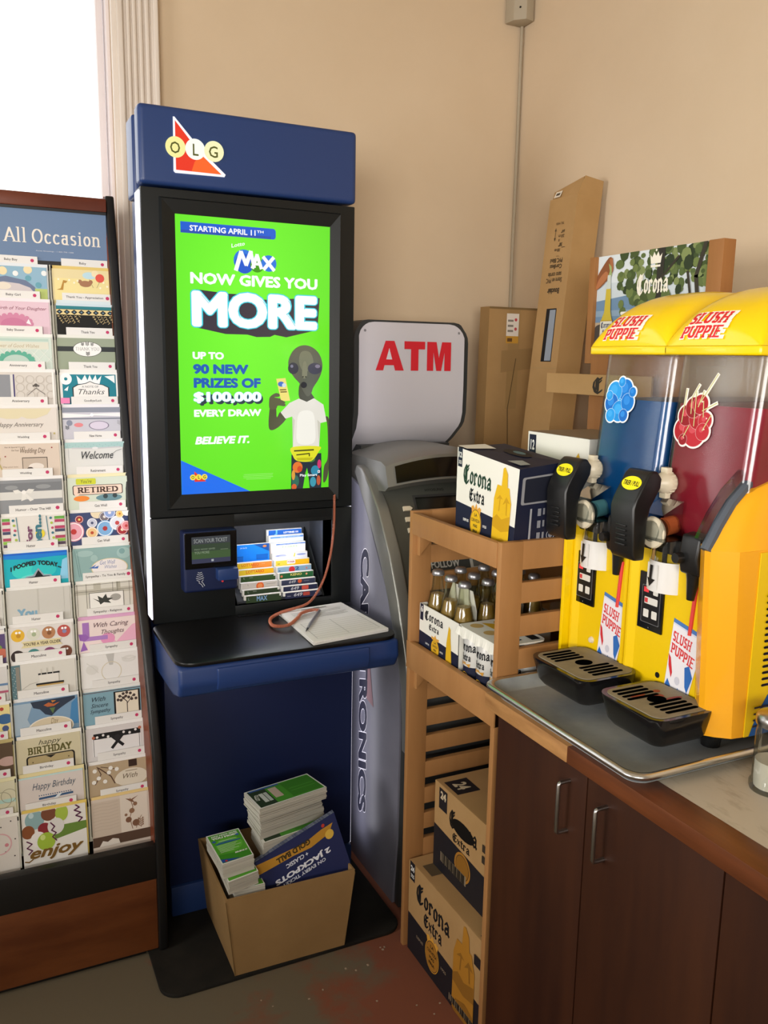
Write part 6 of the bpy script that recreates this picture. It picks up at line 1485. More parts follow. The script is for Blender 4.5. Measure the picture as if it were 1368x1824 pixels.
# long blind carton: text face to the left (-X), leaning on the right wall
ZB = 2.125
def bl(u, v, h):        # u across the face (far to near), v up
    return Vector((1.575 + v * .205 - h, 2.435 + .02 * v - u * (.150 - .006 * v), v * ZB))
D_ = .095
t = thing('blind_carton', (1.65, 2.37, 0), 'tall narrow cardboard blind carton leaning against the right wall', 'cardboard box')
c = MB()
vs, fs = sheared_box([bl(0, 0, 0), bl(1, 0, 0), bl(1, 0, 0) + Vector((D_, 0, .01)), bl(0, 0, 0) + Vector((D_, 0, .01))], [bl(0, 1, 0), bl(1, 1, 0), bl(1, 1, 0) + Vector((D_, 0, -.01)), bl(0, 1, 0) + Vector((D_, 0, -.01))])
c.add(vs, fs, 'kraft')
ink = '#4a3c2a'
pr_ = [('p', '#17181c', [(.37, .752), (.37, .833), (.74, .833), (.76, .752)]), ('p', '#8f98a4', [(.50, .7535), (.50, .831), (.715, .831), (.735, .7535)]), ('l', '#a08458', [(0, .742), (1, .742)], .01)]
def up(txt, x0, y0, x1, y1, b=.02):      # upside-down print
    return ('t', ink, txt, x0, y0, x1, y1, {'rot': 180, 'len': (x1 - x0), 'hgt': (y1 - y0) * ZB / .15, 'bold': b})
pr_ += [up('Bouclair', .31, .855, .75, .864, .05), up('Store en PVC', .22, .872, .80, .8795), up('sans corde', .27, .8805, .76, .888), up('Cordless', .30, .893, .74, .900, .03), up('PVC Blind', .29, .902, .74, .909, .03), up('1 pce', .50, .9105, .60, .9135, .0),
        up('38"', .53, .926, .66, .932, .03), up('100 cm', .40, .9185, .60, .9235, .02), up('x', .50, .934, .55, .9375), up('64"', .58, .946, .70, .951, .03), up('210 cm', .50, .939, .70, .944, .02), up('SKU 4456', .36, .959, .64, .963, .0),
        ('l', ink, [(.37, .938), (.37, .952)], .012), ('l', ink, [(.66, .9245), (.78, .9245)], .012), ('p', ink, [(.34, .950), (.40, .950), (.37, .955)]), ('p', ink, [(.34, .940), (.40, .940), (.37, .935)])]
art(c, (0, 0, 0), (.148, 0, 0), (0, ZB, 0), pr_, surf=bl, off=.0005)
c.build('carton_body', t, smooth=False)
c = MB()
a, b_ = bl(0, 1, 0), bl(1, 1, 0)
dx = Vector((D_, 0, -.01))
up_ = Vector((.012, -.002, .055))
# crushed open flaps at the top
c.add([a + Vector((-.001, 0, -.03)), b_ + Vector((-.001, 0, -.03)), b_ + up_ * .8 + Vector((.012, 0, .01)), a + up_ * .5 + Vector((.014, .006, 0))], [(0, 1, 2, 3)], 'kraft')
c.add([b_, b_ + dx, b_ + dx + Vector((.0, -.006, .055)), b_ + up_ * .8 + Vector((.012, -.004, .012))], [(0, 1, 2, 3)], 'kraft')
c.add([a + up_ * .5 + Vector((.014, .006, 0)), b_ + up_ * .8 + Vector((.012, 0, .01)), b_ + dx + Vector((-.03, .01, .050)), a + dx + Vector((-.03, .0, .03))], [(0, 1, 2, 3)], 'kraft_edge')
c.add([a + Vector((.01, .002, .0)), a + dx, a + dx + Vector((0, .004, .035)), a + up_ * .5 + Vector((.014, .006, 0))], [(0, 1, 2, 3)], 'kraft')
art(c, a + Vector((.006, -.012, .004)), Vector((0, -.034, .001)), Vector((.010, 0, .02)), [('r', '#ddd4c4', 0, 0, 1, 1), ('r', '#4a4238', .2, .3, .8, .7)], off=.002)
c.build('top_flap', t, smooth=False)
# broad flattened carton behind it
def fl(u, v, h):
    return Vector((1.625 + .035 * v + u * .26, 2.585 + .03 * v - h, v * 1.785))
t = thing('flattened_carton', (1.75, 2.6, 0), 'broad taped cardboard carton leaning in the corner behind the blind carton', 'cardboard box')
c = MB()
vs, fs = sheared_box([fl(0, 0, 0), fl(1, 0, 0), fl(1, 0, -.06), fl(0, 0, -.06)], [fl(0, 1, 0), fl(1, 1, 0), fl(1, 1, -.06), fl(0, 1, -.06)])
c.add(vs, fs, 'kraft')
art(c, (0, 0, 0), (.26, 0, 0), (0, 1.785, 0), [('r', '#a08052', .32, .80, .50, 1), ('p', '#9c7c50', [(.22, .872), (.22, .915), (1, .925), (1, .885)]), ('r', '#7d6440', .0, .996, 1, 1), ('l', '#5f4a2e', [(.40, .70), (.36, .80), (.46, .90)], .012)], surf=fl, off=.0005)
c.build('carton_body', t, smooth=False)
c = MB(); art(c, (0, 0, 0), (.26, 0, 0), (0, 1.785, 0), [('r', '#e6dccf', .28, .944, .48, .988), ('c', '#c04a50', .43, .976, .022), ('c', '#c04a50', .43, .958, .022), ('r', '#8a8276', .30, .952, .39, .956), ('r', '#8a8276', .30, .962, .39, .966), ('r', '#8a8276', .30, .972, .39, .976), ('r', '#c8963a', .28, .93, .48, .944), ('r', '#6a4a2a', .30, .933, .38, .94)], surf=fl, off=.0012); c.build('shipping_label', t, smooth=False)

# ================================================================ counter
CY0, CY1 = -.55, 1.462
cb = thing('counter_cabinet', (1.44, .45, 0), 'dark walnut counter cabinet under the slush machine', 'cabinet')
c = MB(); c.box(1.004, CY0, .06, 1.88, CY1 - .003, .866, 'walnut'); c.box(1.05, CY0, 0, 1.88, CY1 - .01, .06, 'rack_black'); c.build('body', cb)
for ya, yb, hy in ((1.158, 1.456, 1.207), (.836, 1.155, 1.100), (.512, .833, .56), (.19, .509, .45), (-.14, .187, -.1)):
    c = MB(); c.box(.986, ya, .065, 1.005, yb, .862, 'walnut', .0015)
    ob = c.build('door', cb)
    c = MB()
    z0, z1, x0 = .712, .815, .986
    pts = [(x0 + .002, hy, z1)] + [(x0 - .014, hy, z1)] + [(x0 - .020 - .006 * math.sin(a), hy, z1 - .006 + .006 * math.cos(a)) for a in (.3, .8, 1.3)] + [(x0 - .026, hy, (z0 + z1) / 2)] + [(x0 - .020 - .006 * math.sin(a), hy, z0 + .006 - .006 * math.cos(a)) for a in (1.3, .8, .3)] + [(x0 - .014, hy, z0), (x0 + .002, hy, z0)]
    c.tube(pts, .0042, 'steel', 10)
    c.build('handle', ob, label='bent steel bar handle')
wt = thing('worktop', (1.43, .45, .866), 'speckled beige laminate worktop with worn wooden front edge', 'worktop')
c = MB(); c.box(1.018, CY0, .867, 1.895, CY1 + .006, .8995, 'laminate', .001); c.build('laminate_top', wt)
c = MB()
c.box(.957, CY0, .866, 1.0185, 1.185, .900, 'walnut_edge', .003)
c.build('edge_strip', wt, label='dark wooden front edge')
c = MB(); c.prism([(.957, 1.185), (1.0185, 1.185), (1.0185, CY1 + .006), (.957, CY1 + .006)], 'z', .866, .900, 'raw_edge', .003); c.build('worn_edge', wt, label='worn pale end of the front edge')

# baking tray
def rr_path(x0, y0, x1, y1, r, n=6):
    return rounded(x0, y0, x1, y1, r, n)
tx0, ty0, tx1, ty1 = .950, .996, 1.606, 1.466
c = MB()
levels = [(.001, .017), (.006, .0175), (.0085, .0205), (.0085, .0245), (.006, .0275), (.001, .0285), (-.003, .0265), (-.006, .021), (-.013, .004), (-.018, .0012)]
vs, fs = [], []
n_ = None
for off, z in levels:
    p = rr_path(tx0 - off + .004, ty0 - off + .004, tx1 + off - .004, ty1 + off - .004, .035)
    n_ = len(p)
    vs += [(x, y, .9005 + z) for x, y in p]
for i in range(len(levels) - 1):
    for j in range(n_):
        fs.append((i * n_ + j, i * n_ + (j + 1) % n_, (i + 1) * n_ + (j + 1) % n_, (i + 1) * n_ + j))
k_ = n_ * 6
c.add(vs, fs[:k_], 'aluminium_bright')
c.add(vs, fs[k_:], 'aluminium')
p = rr_path(tx0 + .019, ty0 + .019, tx1 - .019, ty1 - .019, .03)
c.prism(p, 'z', .9006, .9016, 'aluminium')
c.build('baking_tray', label='worn aluminium baking tray on the worktop under the slush machine', cat='tray', ang=60)

# ================================================================ slush machine
MY0, MY1 = 1.060, 1.545
# unit drawn larger, then shrunk about the camera position, its feet on the tray
UNIT[0] = Matrix.Translation((1.434, 1.242, .9024)) @ Matrix.Scale(.955, 4) @ Matrix.Translation((-1.5, -1.3, -.870))
sm = thing('slush_machine', (1.43, 1.24, .9025), 'yellow two tank slush machine with blue and red slush on the counter', 'slush machine')
c = MB(); c.box(1.225, MY0 + .03, .8995, 1.86, MY1 - .02, .93, 'black_plastic', .003)
for y in (1.13, 1.49):
    for x in (1.26, 1.60):
        c.lathe([(.018, 0), (.022, .030)], (x, y, .870), 'black_plastic', 12)
c.build('base', sm)
c = MB(); c.box(1.30, MY0 + .012, .93, 1.86, MY1 - .004, 1.27, 'slush_yellow', .003); c.build('body', sm)
# near side cheek: rounded front column
c = MB()
col_ = [(1.275, 1.166), (1.232, 1.150), (1.200, 1.108), (1.200, 1.094), (1.212, 1.080), (1.236, 1.061), (1.26, 1.058), (1.86, 1.058), (1.86, 1.074), (1.30, 1.074), (1.275, 1.12)]
LEAN = -.022
vs = [(x, y, .915) for x, y in col_] + [(x + (LEAN if x < 1.5 else 0), y, 1.272) for x, y in col_]
n_ = len(col_)
c.add(vs, [tuple(range(n_))[::-1], tuple(range(n_, 2 * n_))] + [(i, (i + 1) % n_, n_ + (i + 1) % n_, n_ + i) for i in range(n_)], 'slush_orange')
c.build('side_cheek', sm, label='orange yellow rounded side column', ang=30)
c = MB()
vs, fs = [], []
crest = [(1.272, [(1.190, 1.112), (1.178, 1.094), (1.190, 1.080), (1.214, 1.061), (1.30, 1.058), (1.86, 1.058)]),
         (1.31, [(1.212, 1.112), (1.202, 1.096), (1.212, 1.083), (1.232, 1.066), (1.30, 1.062), (1.86, 1.062)]),
         (1.35, [(1.240, 1.112), (1.230, 1.097), (1.238, 1.086), (1.254, 1.071), (1.31, 1.067), (1.86, 1.067)]),
         (1.380, [(1.272, 1.112), (1.263, 1.099), (1.270, 1.090), (1.284, 1.077), (1.33, 1.073), (1.86, 1.073)]),
         (1.392, [(1.31, 1.112), (1.30, 1.100), (1.306, 1.093), (1.318, 1.083), (1.35, 1.078), (1.86, 1.078)])]
for z, row in crest:
    vs += [(x, y, z) for x, y in row]
for i in range(4):
    for j in range(5):
        fs.append((6 * i + j, 6 * i + j + 1, 6 * i + 7 + j, 6 * i + 6 + j))
c.add(vs, fs, 'slush_orange')
c.build('side_crest', sm, label='sloping shoulder of the side panel', ang=50)
c = MB(); c.tube([(1.176, 1.104, 1.270), (1.200, 1.104, 1.312), (1.228, 1.104, 1.352), (1.262, 1.104, 1.384), (1.30, 1.104, 1.398), (1.35, 1.102, 1.402), (1.85, 1.102, 1.402)], .011, 'grey_gasket', 8); c.build('gasket', sm)
c = MB(); c.tube([(1.176, 1.118, 1.285), (1.200, 1.118, 1.330), (1.228, 1.116, 1.370), (1.262, 1.114, 1.402), (1.31, 1.112, 1.418), (1.85, 1.112, 1.42)], .012, 'clear_plastic', 8); c.build('drip_rim', sm)
# graphic plate on the near side
c = MB()
c.box(1.262, 1.0555, .915, 1.84, 1.058, 1.268, 'slush_panel', .001)
art(c, (1.262, 1.0555, .915), (.578, 0, 0), (0, 0, .353), [('p', '#1d5aa8', [(.02, 0), (.05, .12), (.09, .22), (.5, .22), (.5, 0)])] + [('rr', '#2a2632', .055 - .001 * i, .27 + .035 * i, .5, .285 + .035 * i, .006) for i in range(15)] + [('r', '#2a2632', .03, .05 + .035 * i, .10, .06 + .035 * i) for i in range(4)], off=.0004)
c.build('side_graphic', sm, label='yellow graphic plate with dark ridges', smooth=False)
# far cheek and the two recessed front panels
c = MB(); c.box(1.200, MY1 - .014, .915, 1.86, MY1 - .003, 1.25, 'slush_yellow', .003); c.build('side_cheek', sm, label='far yellow side edge')
def panel(y0, y1):
    c = MB()
    c.prism([(1.30, y0), (1.228, y0), (1.219, y0 + .004), (1.219, y0 + .009), (1.228, y0 + .018), (1.228, y1 - .022), (1.219, y1 - .007), (1.219, y1 - .002), (1.30, y1)], 'z', .918, 1.25, 'slush_panel', .0)
    return c
PX = 1.2275
for y0, y1, cy, cup in ((1.347, 1.530, 1.491, 1.392), (1.130, 1.345, 1.281, 1.184)):
    c = panel(y0, y1)
    # printed paper cup with a straw; no figure on it
    def cs(u, v, h, cy_=cup):            # tilted cup: u to the right (-y), v up
        y = cy_ + (.046 - .060 * u) * (1 - v) + (.0316 - .0802 * u) * v
        z = (.957 - .018 * u) * (1 - v) + (1.106 - .0155 * u) * v
        return Vector((PX - h, y, z))
    art(c, (0, 0, 0), (.09, 0, 0), (0, .165, 0), [('r', '#e6e4ea', 0, 0, 1, 1), ('r', '#4a78b8', 0, .945, 1, 1), ('r', '#c8d4e6', 0, .925, 1, .94), ('t', '#d23a3e', 'SLUSH', .06, .70, .70, .84, {'font': 'slab'}), ('t', '#d23a3e', 'PUPPIE', .05, .53, .90, .67, {'font': 'slab', 'slope': -.02}),
        ('p', '#c83038', [(0, .50), (.10, .46), (.24, .28), (.22, .20), (.06, .34)]), ('p', '#2f68b4', [(.64, .46), (.78, .52), (.98, .40), (.92, .16), (.80, .22)]), ('p', '#2f68b4', [(.0, .02), (.10, .16), (.34, .06), (.30, 0)]), ('p', '#2f68b4', [(.50, 0), (.56, .14), (.74, .06), (.72, 0)]), ('c', '#c8c8d4', .48, .22, .10)], surf=cs, off=.0006, dz=.00008)
    # straw
    z0, z1 = 1.083, 1.185
    c.tube([(PX - .001, cup - .011, z0), (PX - .001, cup - .0186, z1)], .0042, '#d8453f', 8)
    c.build('front_panel', sm, label='yellow front panel printed with a paper cup and red straw', smooth=True, ang=30)
    # control pad
    c = MB()
    c.box(PX - .004, cy - .035, 1.061, PX + .001, cy + .034, 1.180, 'kiosk_black_gloss', .001)
    art(c, (PX - .004, cy + .034, 1.061), (0, -.069, 0), (0, 0, .119), [('rr', '#6a6a6c', .14, .12, .90, .78, .04), ('rr', '#121214', .16, .13, .88, .77, .04), ('rr', '#d8d6ce', .24, .22, .46, .36, .03), ('rr', '#d8d6ce', .58, .22, .80, .36, .03), ('rr', '#d8d6ce', .26, .46, .80, .58, .03), ('r', '#c83a3e', .27, .48, .40, .56), ('rr', '#d8d6ce', .60, .64, .80, .76, .03), ('r', '#e84048', .22, .66, .42, .75), ('c', '#7a7a7c', .5, .05, .02)], off=.0004)
    c.build('control_pad', sm, label='black control pad with pale buttons', smooth=False)
c = MB(); c.lathe([(.0, -.006), (.006, -.005), (.008, 0)], (PX, 1.458, .985), 'cream_plastic', 12, 'x'); c.build('panel_plug', sm)
c = MB(); c.lathe([(.006, -.001), (.006, 0)], (PX, 1.250, .975), 'rack_black', 12, 'x'); c.build('panel_hole', sm)
# black rail behind the nozzles
c = MB(); c.box(1.222, 1.13, 1.228, 1.32, 1.53, 1.262, 'black_plastic', .006); c.build('nozzle_rail', sm)

def rr2(x0, y0, x1, y1, r, n=5):
    return rounded(x0, y0, x1, y1, r, n)
def loft(mb, sections, m, cap=True):
    """sections = [(z, polygon)]"""
    n = len(sections[0][1])
    vs, fs = [], []
    for z, p in sections:
        vs += [(x, y, z) for x, y in p]
    for i in range(len(sections) - 1):
        for j in range(n):
            fs.append((i * n + j, i * n + (j + 1) % n, (i + 1) * n + (j + 1) % n, (i + 1) * n + j))
    if cap:
        fs.append(tuple(range(n))[::-1]); fs.append(tuple((len(sections) - 1) * n + j for j in range(n)))
    mb.add(vs, fs, m)
for ti, (ty0_, ty1_, mt, nm) in enumerate(((1.312, 1.526, 'slush_blue', 'blue'), (1.088, 1.302, 'slush_red', 'red'))):
    def sec(z, g=0.0):
        t_ = (z - 1.25) / .37
        xf = 1.238 + .034 * max(0, t_) + (.03 * (1 - min(1, (z - 1.235) / .05)) if z < 1.285 else 0)
        return rr2(xf + g, ty0_ + g, 1.72 - g, ty1_ - g, .022)
    c = MB(); loft(c, [(z, sec(z)) for z in (1.252, 1.268, 1.285, 1.35, 1.45, 1.55, 1.618)], 'clear_tank', False)
    tk = c.build('tank', sm, label='clear plastic tank of %s slush' % nm, ang=50)
    c = MB(); loft(c, [(z, sec(z, .004)) for z in (1.256, 1.27, 1.288, 1.35, 1.45, 1.523)], mt)
    c.build('slush', tk, label='%s slush' % nm, ang=50)
    # flavour sticker on the tank front
    yc = ty1_ - .072 if ti == 0 else ty1_ - .060
    c = MB()
    zc_ = 1.517 if ti == 0 else 1.505
    def ss(u, v, h):
        z = zc_ - .05 + v * .1
        k_ = 1.0 if ti == 0 else 1.16
        z = zc_ + (z - zc_) * k_
        return Vector((1.2375 + .034 * (z - 1.25) / .37 - .0006 - h, yc + .05 * k_ - u * .1 * k_, z))
    if ti == 0:
        balls = [(.50, .52, .24), (.62, .76, .22), (.30, .70, .22), (.24, .46, .20), (.50, .30, .22), (.74, .50, .19), (.26, .20, .14), (.66, .22, .13), (.50, .92, .10), (.86, .72, .10), (.16, .62, .10)]
        pr_ = [('c', '#f2f4f6', x, y, r + .035) for x, y, r in balls]
        for k, (x, y, r) in enumerate(balls):
            pr_ += [('c', '#bfe0f6', x, y, r + .008), ('c', ['#1f8fe0', '#1677d0', '#2a9be8', '#1a6ac4'][k % 4], x, y, r), ('c', ['#3fa8f0', '#2f8ae0'][k % 2], x - r * .15, y + r * .2, r * .5)]
    else:
        ch = [(.34, .22, .20), (.58, .20, .24), (.36, .46, .17), (.62, .44, .19), (.78, .40, .14), (.50, .60, .17), (.64, .66, .16), (.76, .22, .14), (.36, .06, .09)]
        stems = [((.28, .34), (.30, .90)), ((.46, .50), (.44, .76)), ((.56, .30), (.52, .86)), ((.64, .70), (.92, 1.16)), ((.60, .62), (.68, .88)), ((.74, .46), (.70, .72)), ((.70, .56), (.98, .70)), ((.76, .24), (.90, .50)), ((.36, .10), (.46, .30)), ((.44, .76), (.56, .98))]
        pr_ = [('c', '#f0ece6', x, y, r + .035) for x, y, r in ch] + [('l', '#f0ece6', [a, b_], .062) for a, b_ in stems]
        for k, (x, y, r) in enumerate(ch):
            pr_ += [('c', '#d8a8a8', x, y, r + .006), ('c', ['#a81c28', '#b82834', '#8f1622'][k % 3], x, y, r), ('c', '#c84a54', x - r * .2, y + r * .25, r * .35), ('c', '#f0d0d0', x + r * .2, y + r * .3, r * .10)]
        pr_ += [('l', '#c9c78a', [a, b_], .018) for a, b_ in stems]
    art(c, (0, 0, 0), (.1, 0, 0), (0, .1, 0), pr_, surf=ss, off=.0004, dz=.00003, clip=False)
    c.build('flavour_sticker', tk, label='sticker of %s' % ('blue raspberries' if ti == 0 else 'red cherries'), smooth=False)
    # cream cap on the tank front
    ky = 1.504 if ti == 0 else 1.279
    kx = 1.2495
    c = MB()
    c.lathe([(.0, -.036), (.009, -.035), (.014, -.028), (.020, -.022), (.0225, -.014), (.0225, -.002), (.019, .004)], (kx, ky, 1.366), 'cream_plastic', 24, 'x')
    for s in (1, -1):
        c.box(kx - .018, ky - .009, 1.366 + s * .018, kx - .004, ky + .009, 1.366 + s * .031, 'cream_plastic', .002)
    for k in range(16):
        a = 2 * math.pi * k / 16
        c.box(kx - .014, ky + .0222 * math.cos(a) - .0012, 1.366 + .0222 * math.sin(a) - .0012, kx - .002, ky + .0222 * math.cos(a) + .0012, 1.366 + .0222 * math.sin(a) + .0012, 'cream_plastic')
    kn = c.build('shaft_cap', sm, label='ribbed cream cap on the tank front')
    c = MB(); c.lathe([(.0045, -.0375), (.0045, -.034)], (kx, ky, 1.366), 'grey_gasket', 10, 'x'); c.build('cap_screw', kn)
    # lid
    ly0, ly1 = ty0_ - .010, ty1_ + .008
    def lid(s, t, h=0.0):                # s 0 front .. 1 back, t -1 near .. 1 far
        fx = min(1.0, s / .42)
        up_ = math.sqrt(max(0, 1 - (1 - fx) ** 2.1))
        prof_ = .118 * up_ if s < .42 else .118 - .004 * (s - .42)
        g = max(0.0, 1 - abs(t) ** 4.2) ** .5
        w_ = (ly1 - ly0) / 2
        x = 1.236 + .004 + s * .50 + .0
        z = 1.634 + prof_ * (.0 + 1.0 * g)
        nx = Vector((-(1 - fx) * .9, .0, .55)).normalized() if s < .42 else Vector((0, 0, 1))
        return Vector((x, (ly0 + ly1) / 2 + t * w_, z)) + nx * h
    c = MB()
    vs, fs = [], []
    NS, NT = 28, 26
    ss_ = [(i / NS) ** 1.7 for i in range(NS + 1)]
    tt_ = [math.sin(math.pi / 2 * (2 * j / NT - 1)) for j in range(NT + 1)]
    for s in ss_:
        for t_ in tt_:
            vs.append(lid(s, t_))
    for i in range(NS):
        for j in range(NT):
            fs.append((i * (NT + 1) + j, i * (NT + 1) + j + 1, (i + 1) * (NT + 1) + j + 1, (i + 1) * (NT + 1) + j))
    c.add(vs, fs, 'slush_yellow')
    xa, xb = 1.2400, 1.7400
    c.box(xa - .002, ly0 - .001, 1.6165, xb, ly1 + .001, 1.634, 'slush_yellow', .004)
    c.add([lid(1, t_) for t_ in tt_] + [(xb, ly1, 1.634), (xb, ly0, 1.634)], [tuple(range(NT + 3))], 'slush_yellow')
    ld = c.build('lid', tk, label='yellow domed lid', ang=60)
    c = MB()
    def ls(u, v, h):                     # sticker on the sloping front of the lid
        up_ = .10 + .42 * max(-.1, v)          # height up the front of the dome
        s = .42 * (1 - (1 - up_ * up_) ** (1 / 2.1))
        return lid(s, .66 - .90 * u, .0016 + h)
    st = [('t', '#f6eede', 'SLUSH', .10, .56, 1.0, .98, {'font': 'slab', 'shear': .22, 'grow': .075}), ('t', '#f6eede', 'PUPPIE', .0, .02, .95, .48, {'font': 'slab', 'shear': .22, 'grow': .075}), ('r', '#f6eede', .10, .40, .93, .62),
          ('t', '#d8262c', 'SLUSH', .10, .56, 1.0, .98, {'font': 'slab', 'shear': .22}), ('t', '#d8262c', 'PUPPIE', .0, .02, .95, .48, {'font': 'slab', 'shear': .22})]
    art(c, (0, 0, 0), (.12, 0, 0), (0, .06, 0), st, surf=ls, off=.0006, dz=.0003, clip=False)
    c.build('brand_sticker', ld, label='white edged red lettering', smooth=False)
    # tap: spout, guard, pull handle
    hy = 1.500 if ti == 0 else 1.288
    gy = 1.466 if ti == 0 else 1.254
    c = MB()
    c.tube([(1.25, hy - .03, 1.285), (1.222, hy - .03, 1.281)], .0185, '#6fb4ba' if ti == 0 else '#e0703a', 14)
    c.tube([(1.215, hy - .03, 1.278), (1.185, hy - .03, 1.275)], .0205, 'clear_plastic', 16)
    sp = c.build('spout', sm, label='spout showing %s slush' % nm)
    c = MB(); c.lathe([(.012, .0), (.030, .002), (.032, .006), (.030, .012), (.014, .016)], (1.190, hy - .028, 1.272), 'cream_plastic', 28, 'x'); c.build('spout_ring', sp)
    c = MB()
    for yy in (hy - .058, hy + .002):
        c.add([(1.242, yy, 1.335), (1.19, yy, 1.31), (1.175, yy, 1.262), (1.242, yy, 1.262)], [(0, 1, 2, 3)], 'clear_plastic')
    c.add([(1.242, hy - .058, 1.335), (1.19, hy - .058, 1.31), (1.19, hy + .002, 1.31), (1.242, hy + .002, 1.335)], [(0, 1, 2, 3)], 'clear_plastic')
    c.build('clear_hood', sp, smooth=False)
    c = MB()
    hp = [(1.150, 1.218), (1.142, 1.230), (1.138, 1.322), (1.143, 1.338), (1.170, 1.386), (1.180, 1.394), (1.194, 1.393), (1.206, 1.378), (1.204, 1.360), (1.182, 1.322), (1.176, 1.296), (1.174, 1.218)]
    c.prism(hp, 'y', hy - .034, hy + .034, 'black_plastic', .005, 3)
    for k in range(5):
        z = 1.246 + .0095 * k
        c.box(1.1365, hy - .016, z, 1.142, hy + .012, z + .004, 'black_plastic', .001)
    hd_ = c.build('pull_handle', sm, label='black pull handle with a yellow label')
    c = MB()
    a_, b_ = Vector((1.143, 0, 1.338)), Vector((1.170, 0, 1.386))
    nrm = Vector((-(b_.z - a_.z), 0, b_.x - a_.x)).normalized()
    def hs(u, v, h):
        q = a_.lerp(b_, v) + nrm * (h + .0004)
        return Vector((q.x, hy + .030 - u * .060, q.z))
    art(c, (0, 0, 0), (.06, 0, 0), (0, .06, 0), [('c', '#f0e21a', .50, .62, .45, .27), ('t', '#2a2612', 'TIRER / PULL', .13, .52, .87, .71, {'bold': .03})], surf=hs, off=.0004, dz=.0002)
    c.build('pull_label', hd_, label='yellow oval label reading TIRER / PULL', smooth=False)
    c = MB()
    half = lambda r, z: [(1.228 + .02 - r * math.cos(math.radians(a)) * 1.0, gy + r * math.sin(math.radians(a)), z) for a in range(-90, 91, 15)]
    for zlo, zhi, m_ in ((1.152, 1.214, 'white_plastic'),):
        A_, B_ = half(.046, zlo), half(.044, zhi)
        A2, B2 = half(.0445, zlo), half(.0425, zhi)
        n_ = len(A_)
        c.add(A_ + B_ + B2 + A2, [(i, i + 1, n_ + i + 1, n_ + i) for i in range(n_ - 1)] + [(2 * n_ + i, 2 * n_ + i + 1, 3 * n_ + i + 1, 3 * n_ + i) for i in range(n_ - 1)] + [(n_ + i, n_ + i + 1, 2 * n_ + i + 1, 2 * n_ + i) for i in range(n_ - 1)] + [(3 * n_ + i, 3 * n_ + i + 1, i + 1, i) for i in range(n_ - 1)], m_)
    def gs(u, v, h):
        a = math.radians(38 - u * 50)
        r = .0452 + h
        return Vector((1.248 - r * math.cos(a), gy + r * math.sin(a), 1.157 + v * .05))
    art(c, (0, 0, 0), (.04, 0, 0), (0, .05, 0), [('r', '#e6e4e0', 0, 0, 1, 1), ('p', '#17171a', [(.42, .96), (.66, .96), (.60, .40), (.86, .40), (.44, .06), (.14, .40), (.38, .40)])], surf=gs, off=.0012, dz=.0003)
    gd = c.build('nozzle_guard', sm, label='white half round nozzle guard with a black arrow', ang=50)
    c = MB()
    A_, B_ = half(.044, 1.214), half(.040, 1.262)
    n_ = len(A_)
    c.add(A_ + B_, [(i, i + 1, n_ + i + 1, n_ + i) for i in range(n_ - 1)], 'clear_plastic')
    c.box(1.175, gy - .045, 1.262, 1.25, gy + .05, 1.264, 'clear_plastic')
    c.box(1.225, gy - .006, 1.19, 1.235, gy + .006, 1.262, 'black_plastic', .002)
    c.build('clear_guard', gd, ang=50)
    # black bracket with a thumb screw and drip stem on the near side of the nozzle
    by = gy - .082
    c = MB()
    c.prism([(1.205, 1.208), (1.198, 1.240), (1.205, 1.282), (1.232, 1.286), (1.250, 1.262), (1.262, 1.215), (1.238, 1.196)], 'y', by - .028, by + .020, 'black_plastic', .006, 3)
    c.lathe([(.0095, -.016), (.011, -.012), (.011, 0)], (1.200, by + .012, 1.237), 'black_plastic', 14, 'x')
    c.tube([(1.222, by - .004, 1.225), (1.220, by - .003, 1.195), (1.2195, by + .000, 1.155)], [.020, .0125, .0075], 'black_plastic', 12)
    c.build('tap_bracket', sm, label='black tap bracket with thumb screw')

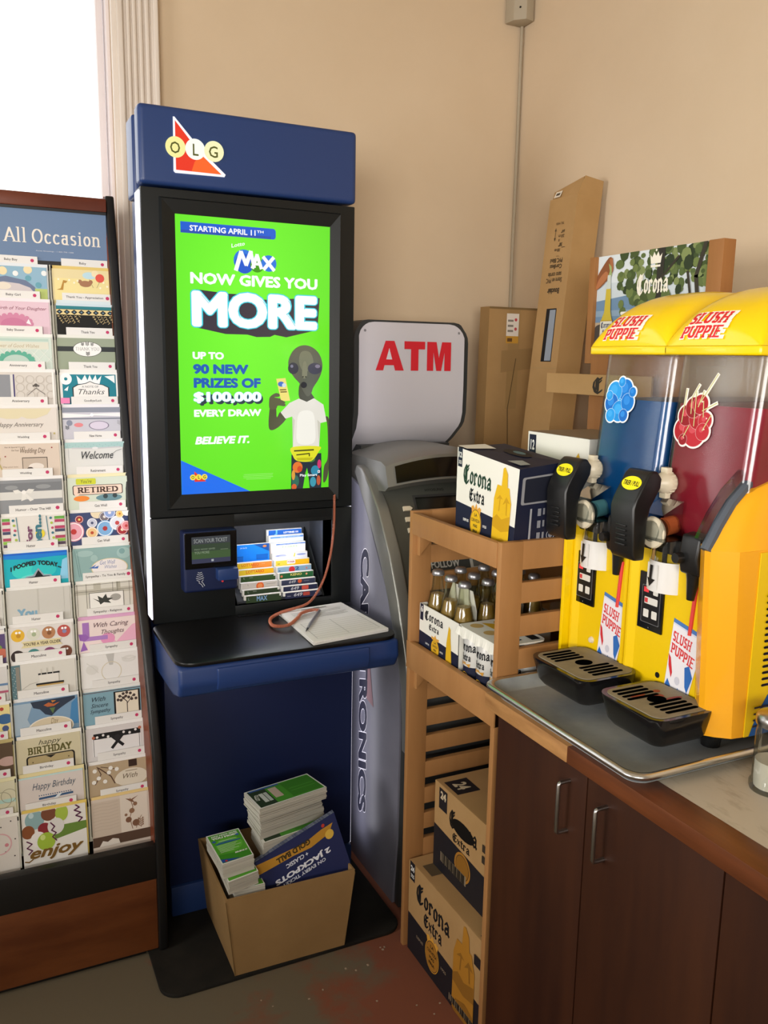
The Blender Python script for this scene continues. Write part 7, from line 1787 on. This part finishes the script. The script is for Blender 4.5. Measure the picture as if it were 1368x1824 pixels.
# drip trays
def drip(y0, y1, lab, stain):
    t = thing('drip_tray', (1.095, (y0 + y1) / 2 * .955, .937), lab, 'drip tray', 'drip trays of the slush machine')
    x0, x1, z0, z1 = 1.072, 1.224, .9055, .966
    c = MB()
    loft(c, [(z0, rounded(x0 + .022, y0 + .02, x1 - .004, y1 - .02, .02, 5)), (z0 + .012, rounded(x0 + .012, y0 + .010, x1, y1 - .010, .026, 5)), (z1 - .004, rounded(x0, y0, x1, y1, .03, 5)), (z1, rounded(x0, y0, x1, y1, .03, 5))], 'black_gloss')
    c.build('basin', t, ang=35)
    c = MB()
    # grate: strips between the slots, around a round drain hole
    zz0, zz1 = z1 - .0005, z1 + .0015
    X0, X1, Y0, Y1 = x0 + .010, x1 - .006, y0 + .010, y1 - .010
    L = Y1 - Y0
    c.prism(rounded(X0, Y0, X1, Y1, .022, 5), 'z', zz0, zz1, 'grate_tan', .0006, 1)
    c.build('grate', t, label='tan slotted grate')
    c = MB()
    for grp in (0, 1):
        for k in range(4):
            y = (Y1 - .016 - .0142 * k) if grp == 0 else (Y0 + .016 + .0142 * k)
            xa, xb = (X0 + .012, X0 + .088) if grp == 0 else (X0 + .034, X0 + .112)
            c.prism(rounded(xa, y - .0042, xb, y + .0042, .004, 4), 'z', zz1 + .0004, zz1 + .0009, 'slot_black')
    c.prism(arc(X0 + .066, (Y0 + Y1) / 2 - .002, .020, .0155, 0, 350, 27), 'z', zz1 + .0004, zz1 + .0009, 'slot_black')
    c.build('grate_slot', t, smooth=False)
    if stain:
        c = MB()
        for x, y, a, b_ in ((X0 + .045, (Y0 + Y1) / 2 + .028, .018, .008), (X0 + .078, (Y0 + Y1) / 2 + .010, .014, .012), (X0 + .10, (Y0 + Y1) / 2 - .012, .02, .006), (X0 + .095, (Y0 + Y1) / 2 + .03, .008, .006)):
            c.prism(arc(x, y, a, b_, 0, 345, 15), 'z', zz1 + .0003, zz1 + .0007, '#8a3428')
        c.build('syrup_stain', t, label='red syrup stain', smooth=False)
drip(1.290, 1.482, 'black drip tray with tan grate below the blue slush', False)
drip(1.082, 1.254, 'black drip tray with red syrup stains below the red slush', True)

UNIT[0] = None
# sugar jar at the near end of the worktop
jx, jy = 1.172, .916
t = thing('sugar_jar', (jx, jy, .8995), 'ribbed glass sugar pourer with metal lid at the right edge of the counter', 'sugar jar')
c = MB()
n = 32
prof = [(.034, 0), (.0355, .004), (.0355, .012), (.031, .020), (.031, .10), (.029, .115), (.030, .120)]
vs, fs = [], []
for r, h in prof:
    for k in range(n):
        rr_ = r + (.0010 * math.cos(8 * 2 * math.pi * k / n) if .015 < h < .112 else 0)
        vs.append((jx + rr_ * math.cos(2 * math.pi * k / n), jy + rr_ * math.sin(2 * math.pi * k / n), 0.8998 + h))
for i in range(len(prof) - 1):
    for k in range(n):
        fs.append((i * n + k, i * n + (k + 1) % n, (i + 1) * n + (k + 1) % n, (i + 1) * n + k))
fs.append(tuple(range(n))[::-1])
c.add(vs, fs, 'jar_glass'); c.build('glass_body', t, ang=60)
c = MB(); c.lathe([(.028, .006), (.029, .02), (.029, .052)], (jx, jy, 0.8998), 'sugar', 20); c.build('sugar', t, ang=60)
c = MB(); c.lathe([(.0325, .114), (.0335, .116), (.0335, .128), (.030, .133), (.016, .140), (.010, .142)], (jx, jy, 0.8998), 'steel', 28); c.build('lid', t, ang=40)
